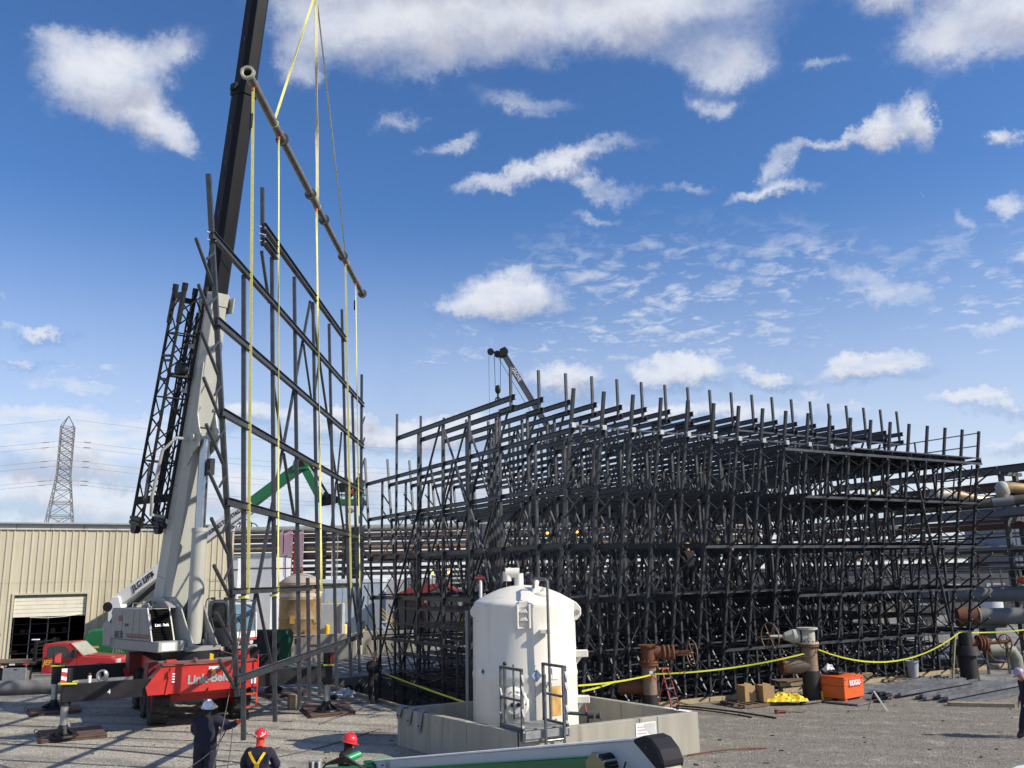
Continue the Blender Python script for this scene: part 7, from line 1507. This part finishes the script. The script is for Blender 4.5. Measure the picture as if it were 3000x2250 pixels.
ip = thing('yellow_timber_rail', 'long pale yellow timber lying level behind the tower legs', 'timber', (15, 52, 2.0)); MB().box(0,9,0,.2,0,.18).build('timber', mat('yellow timber', (.6,.52,.3)), ip); MB().box(0,9,.02,.2,-.25,-.02).build('shadow_beam', STRUCG, ip)
for (x, y, h, lb_) in ((22.7, 44.3, 2.0, 'dark leaning pipe support under the grey pipe at right'), (27.0, 43.6, 2.0, 'dark pipe support at the right edge')):
    o = thing('pipe_support', lb_, 'support', (x, y, 0), .2); MB().box(-.28,.28,-.2,.2,0,h-.4).build('pedestal', STRUCG, o, bev=.02); MB().box(-1.0,.9,-.2,.2,h-.4,h-.1).build('cap_beam', STRUCG, o)
sf = thing('rusty_brace_frame', 'thin rusty crossed braces under the grey pipe at the right edge', 'steel frame', (24.6, 46.5, 0))
for a, b in (((0,0,0),(1.6,0,2.0)), ((1.6,0,0),(0,0,2.0)), ((1.6,0,0),(3.2,0,2.0)), ((3.2,0,0),(1.6,0,2.0)), ((0,0,1.95),(3.4,0,1.95)), ((.8,0,0),(.8,0,2)), ((2.5,0,0),(2.5,0,2))): MB().cyl(a,b,.035,n=6).build('brace', RUSTY, sf)
el_ = thing('grey_elbow_pipe', 'short pale olive pipe turning down into the ground at the far right', 'pipe', (21.0, 41.2, 0)); MB().tube([(0,0,.85),(.7,0,.86),(1.05,0,.78),(1.2,0,.5),(1.22,0,0)], .26, 16).build('elbow', mat('olive pale pipe', (.24,.25,.20), .7, 0, .2, 3), el_, True); MB().cyl((-.05,0,.85),(.0,0,.85),.3,n=16).build('flange', RUSTY, el_)
rv = thing('valve_cluster', 'rusty small valves and chain hanging between the dark riser and the olive elbow', 'valves', (19.9, 39.5, 0))
for k in range(6): MB().cyl((k*.22,0,1.35+.05*(k % 2)),(k*.22+.16,0,1.4),.12-.02*(k % 3),n=10).build('valve_body', RUSTY if k % 2 else VALVEW, rv, True); 
MB().tube([(0,0,1.2),(.4,-.1,.6),(1.0,0,.5),(1.3,0,1.2)],.03).build('chain', RUSTY, rv); MB().bar((.2,.1,0),(.2,.1,1.3),.08).build('post', STRUCG, rv); MB().bar((1.1,.1,0),(1.1,.1,1.3),.08).build('post', STRUCG, rv)
otp = thing('orange_tarp', 'orange tarp heaped on top of the pipes near the right edge', 'tarp', (27.2, 47.5, 3.6)); mb = MB(); mb.ball((0,0,.15),.55,10,6,(2.0,.8,.5)); mb.ball((.9,0,.05),.35,8,5,(1.6,.8,.5)); mb.build('heap', mat('orange tarp cloth', (.6,.12,.03), .7, 0, .3, 5), otp)
ob = thing('framed_window', 'blue window in a white frame at the right edge', 'panel', (29.2, 46.0, 3.4)); MB().box(0,1.2,0,.05,0,.8).build('frame', PAPER, ob); MB().box(.08,1.2,-.02,0,.08,.72).build('panel', BLUED, ob)
og = thing('olive_post_box', 'rusty square box on a thin post at the far right', 'box', (24.9, 41.8, 0)); MB().box(-.25,.25,-.2,.2,.9,1.35).build('box_body', RUSTP, og, bev=.02); MB().cyl((0,0,0),(0,0,.9),.05,n=8).build('post', RUSTY, og)
bb_ = thing('blue_box', 'blue grey control box on a stand behind the dark riser', 'box', (20.6, 42.3, 0)); MB().box(-.35,.35,-.2,.2,.45,1.25).build('box_body', mat('blue grey box', (.12,.16,.2)), bb_, bev=.03); MB().box(-.05,.05,-.05,.05,0,.45).build('post', STRUCG, bb_)
wn = thing('white_container', 'tall blue grey cladded building at the far right behind the pipes', 'building', (48, 88, 0)); MB().box(0,9,0,8,0,10.5).build('wall', mat('slate cladding', (.16,.19,.24), .6), wn)
for k in range(9): MB().box(k*1.0,k*1.0+.06,-.04,0,0,10.5).build('rib', mat('slate cladding', (.16,.19,.24)), wn)
wn['label'] = 'tall slate blue cladded building at the far right behind the pipes'; wn.name = 'slate_building'

# ------------------------------------------------------------------ flatten the crane upper works so that parts stay two levels deep
bpy.context.view_layer.update()
ml = up.matrix_local.copy()
for c in list(up.children):
    m_ = ml @ c.matrix_local; c.parent = crane; c.matrix_parent_inverse = Matrix.Identity(4); c.matrix_local = m_
bpy.data.objects.remove(up)
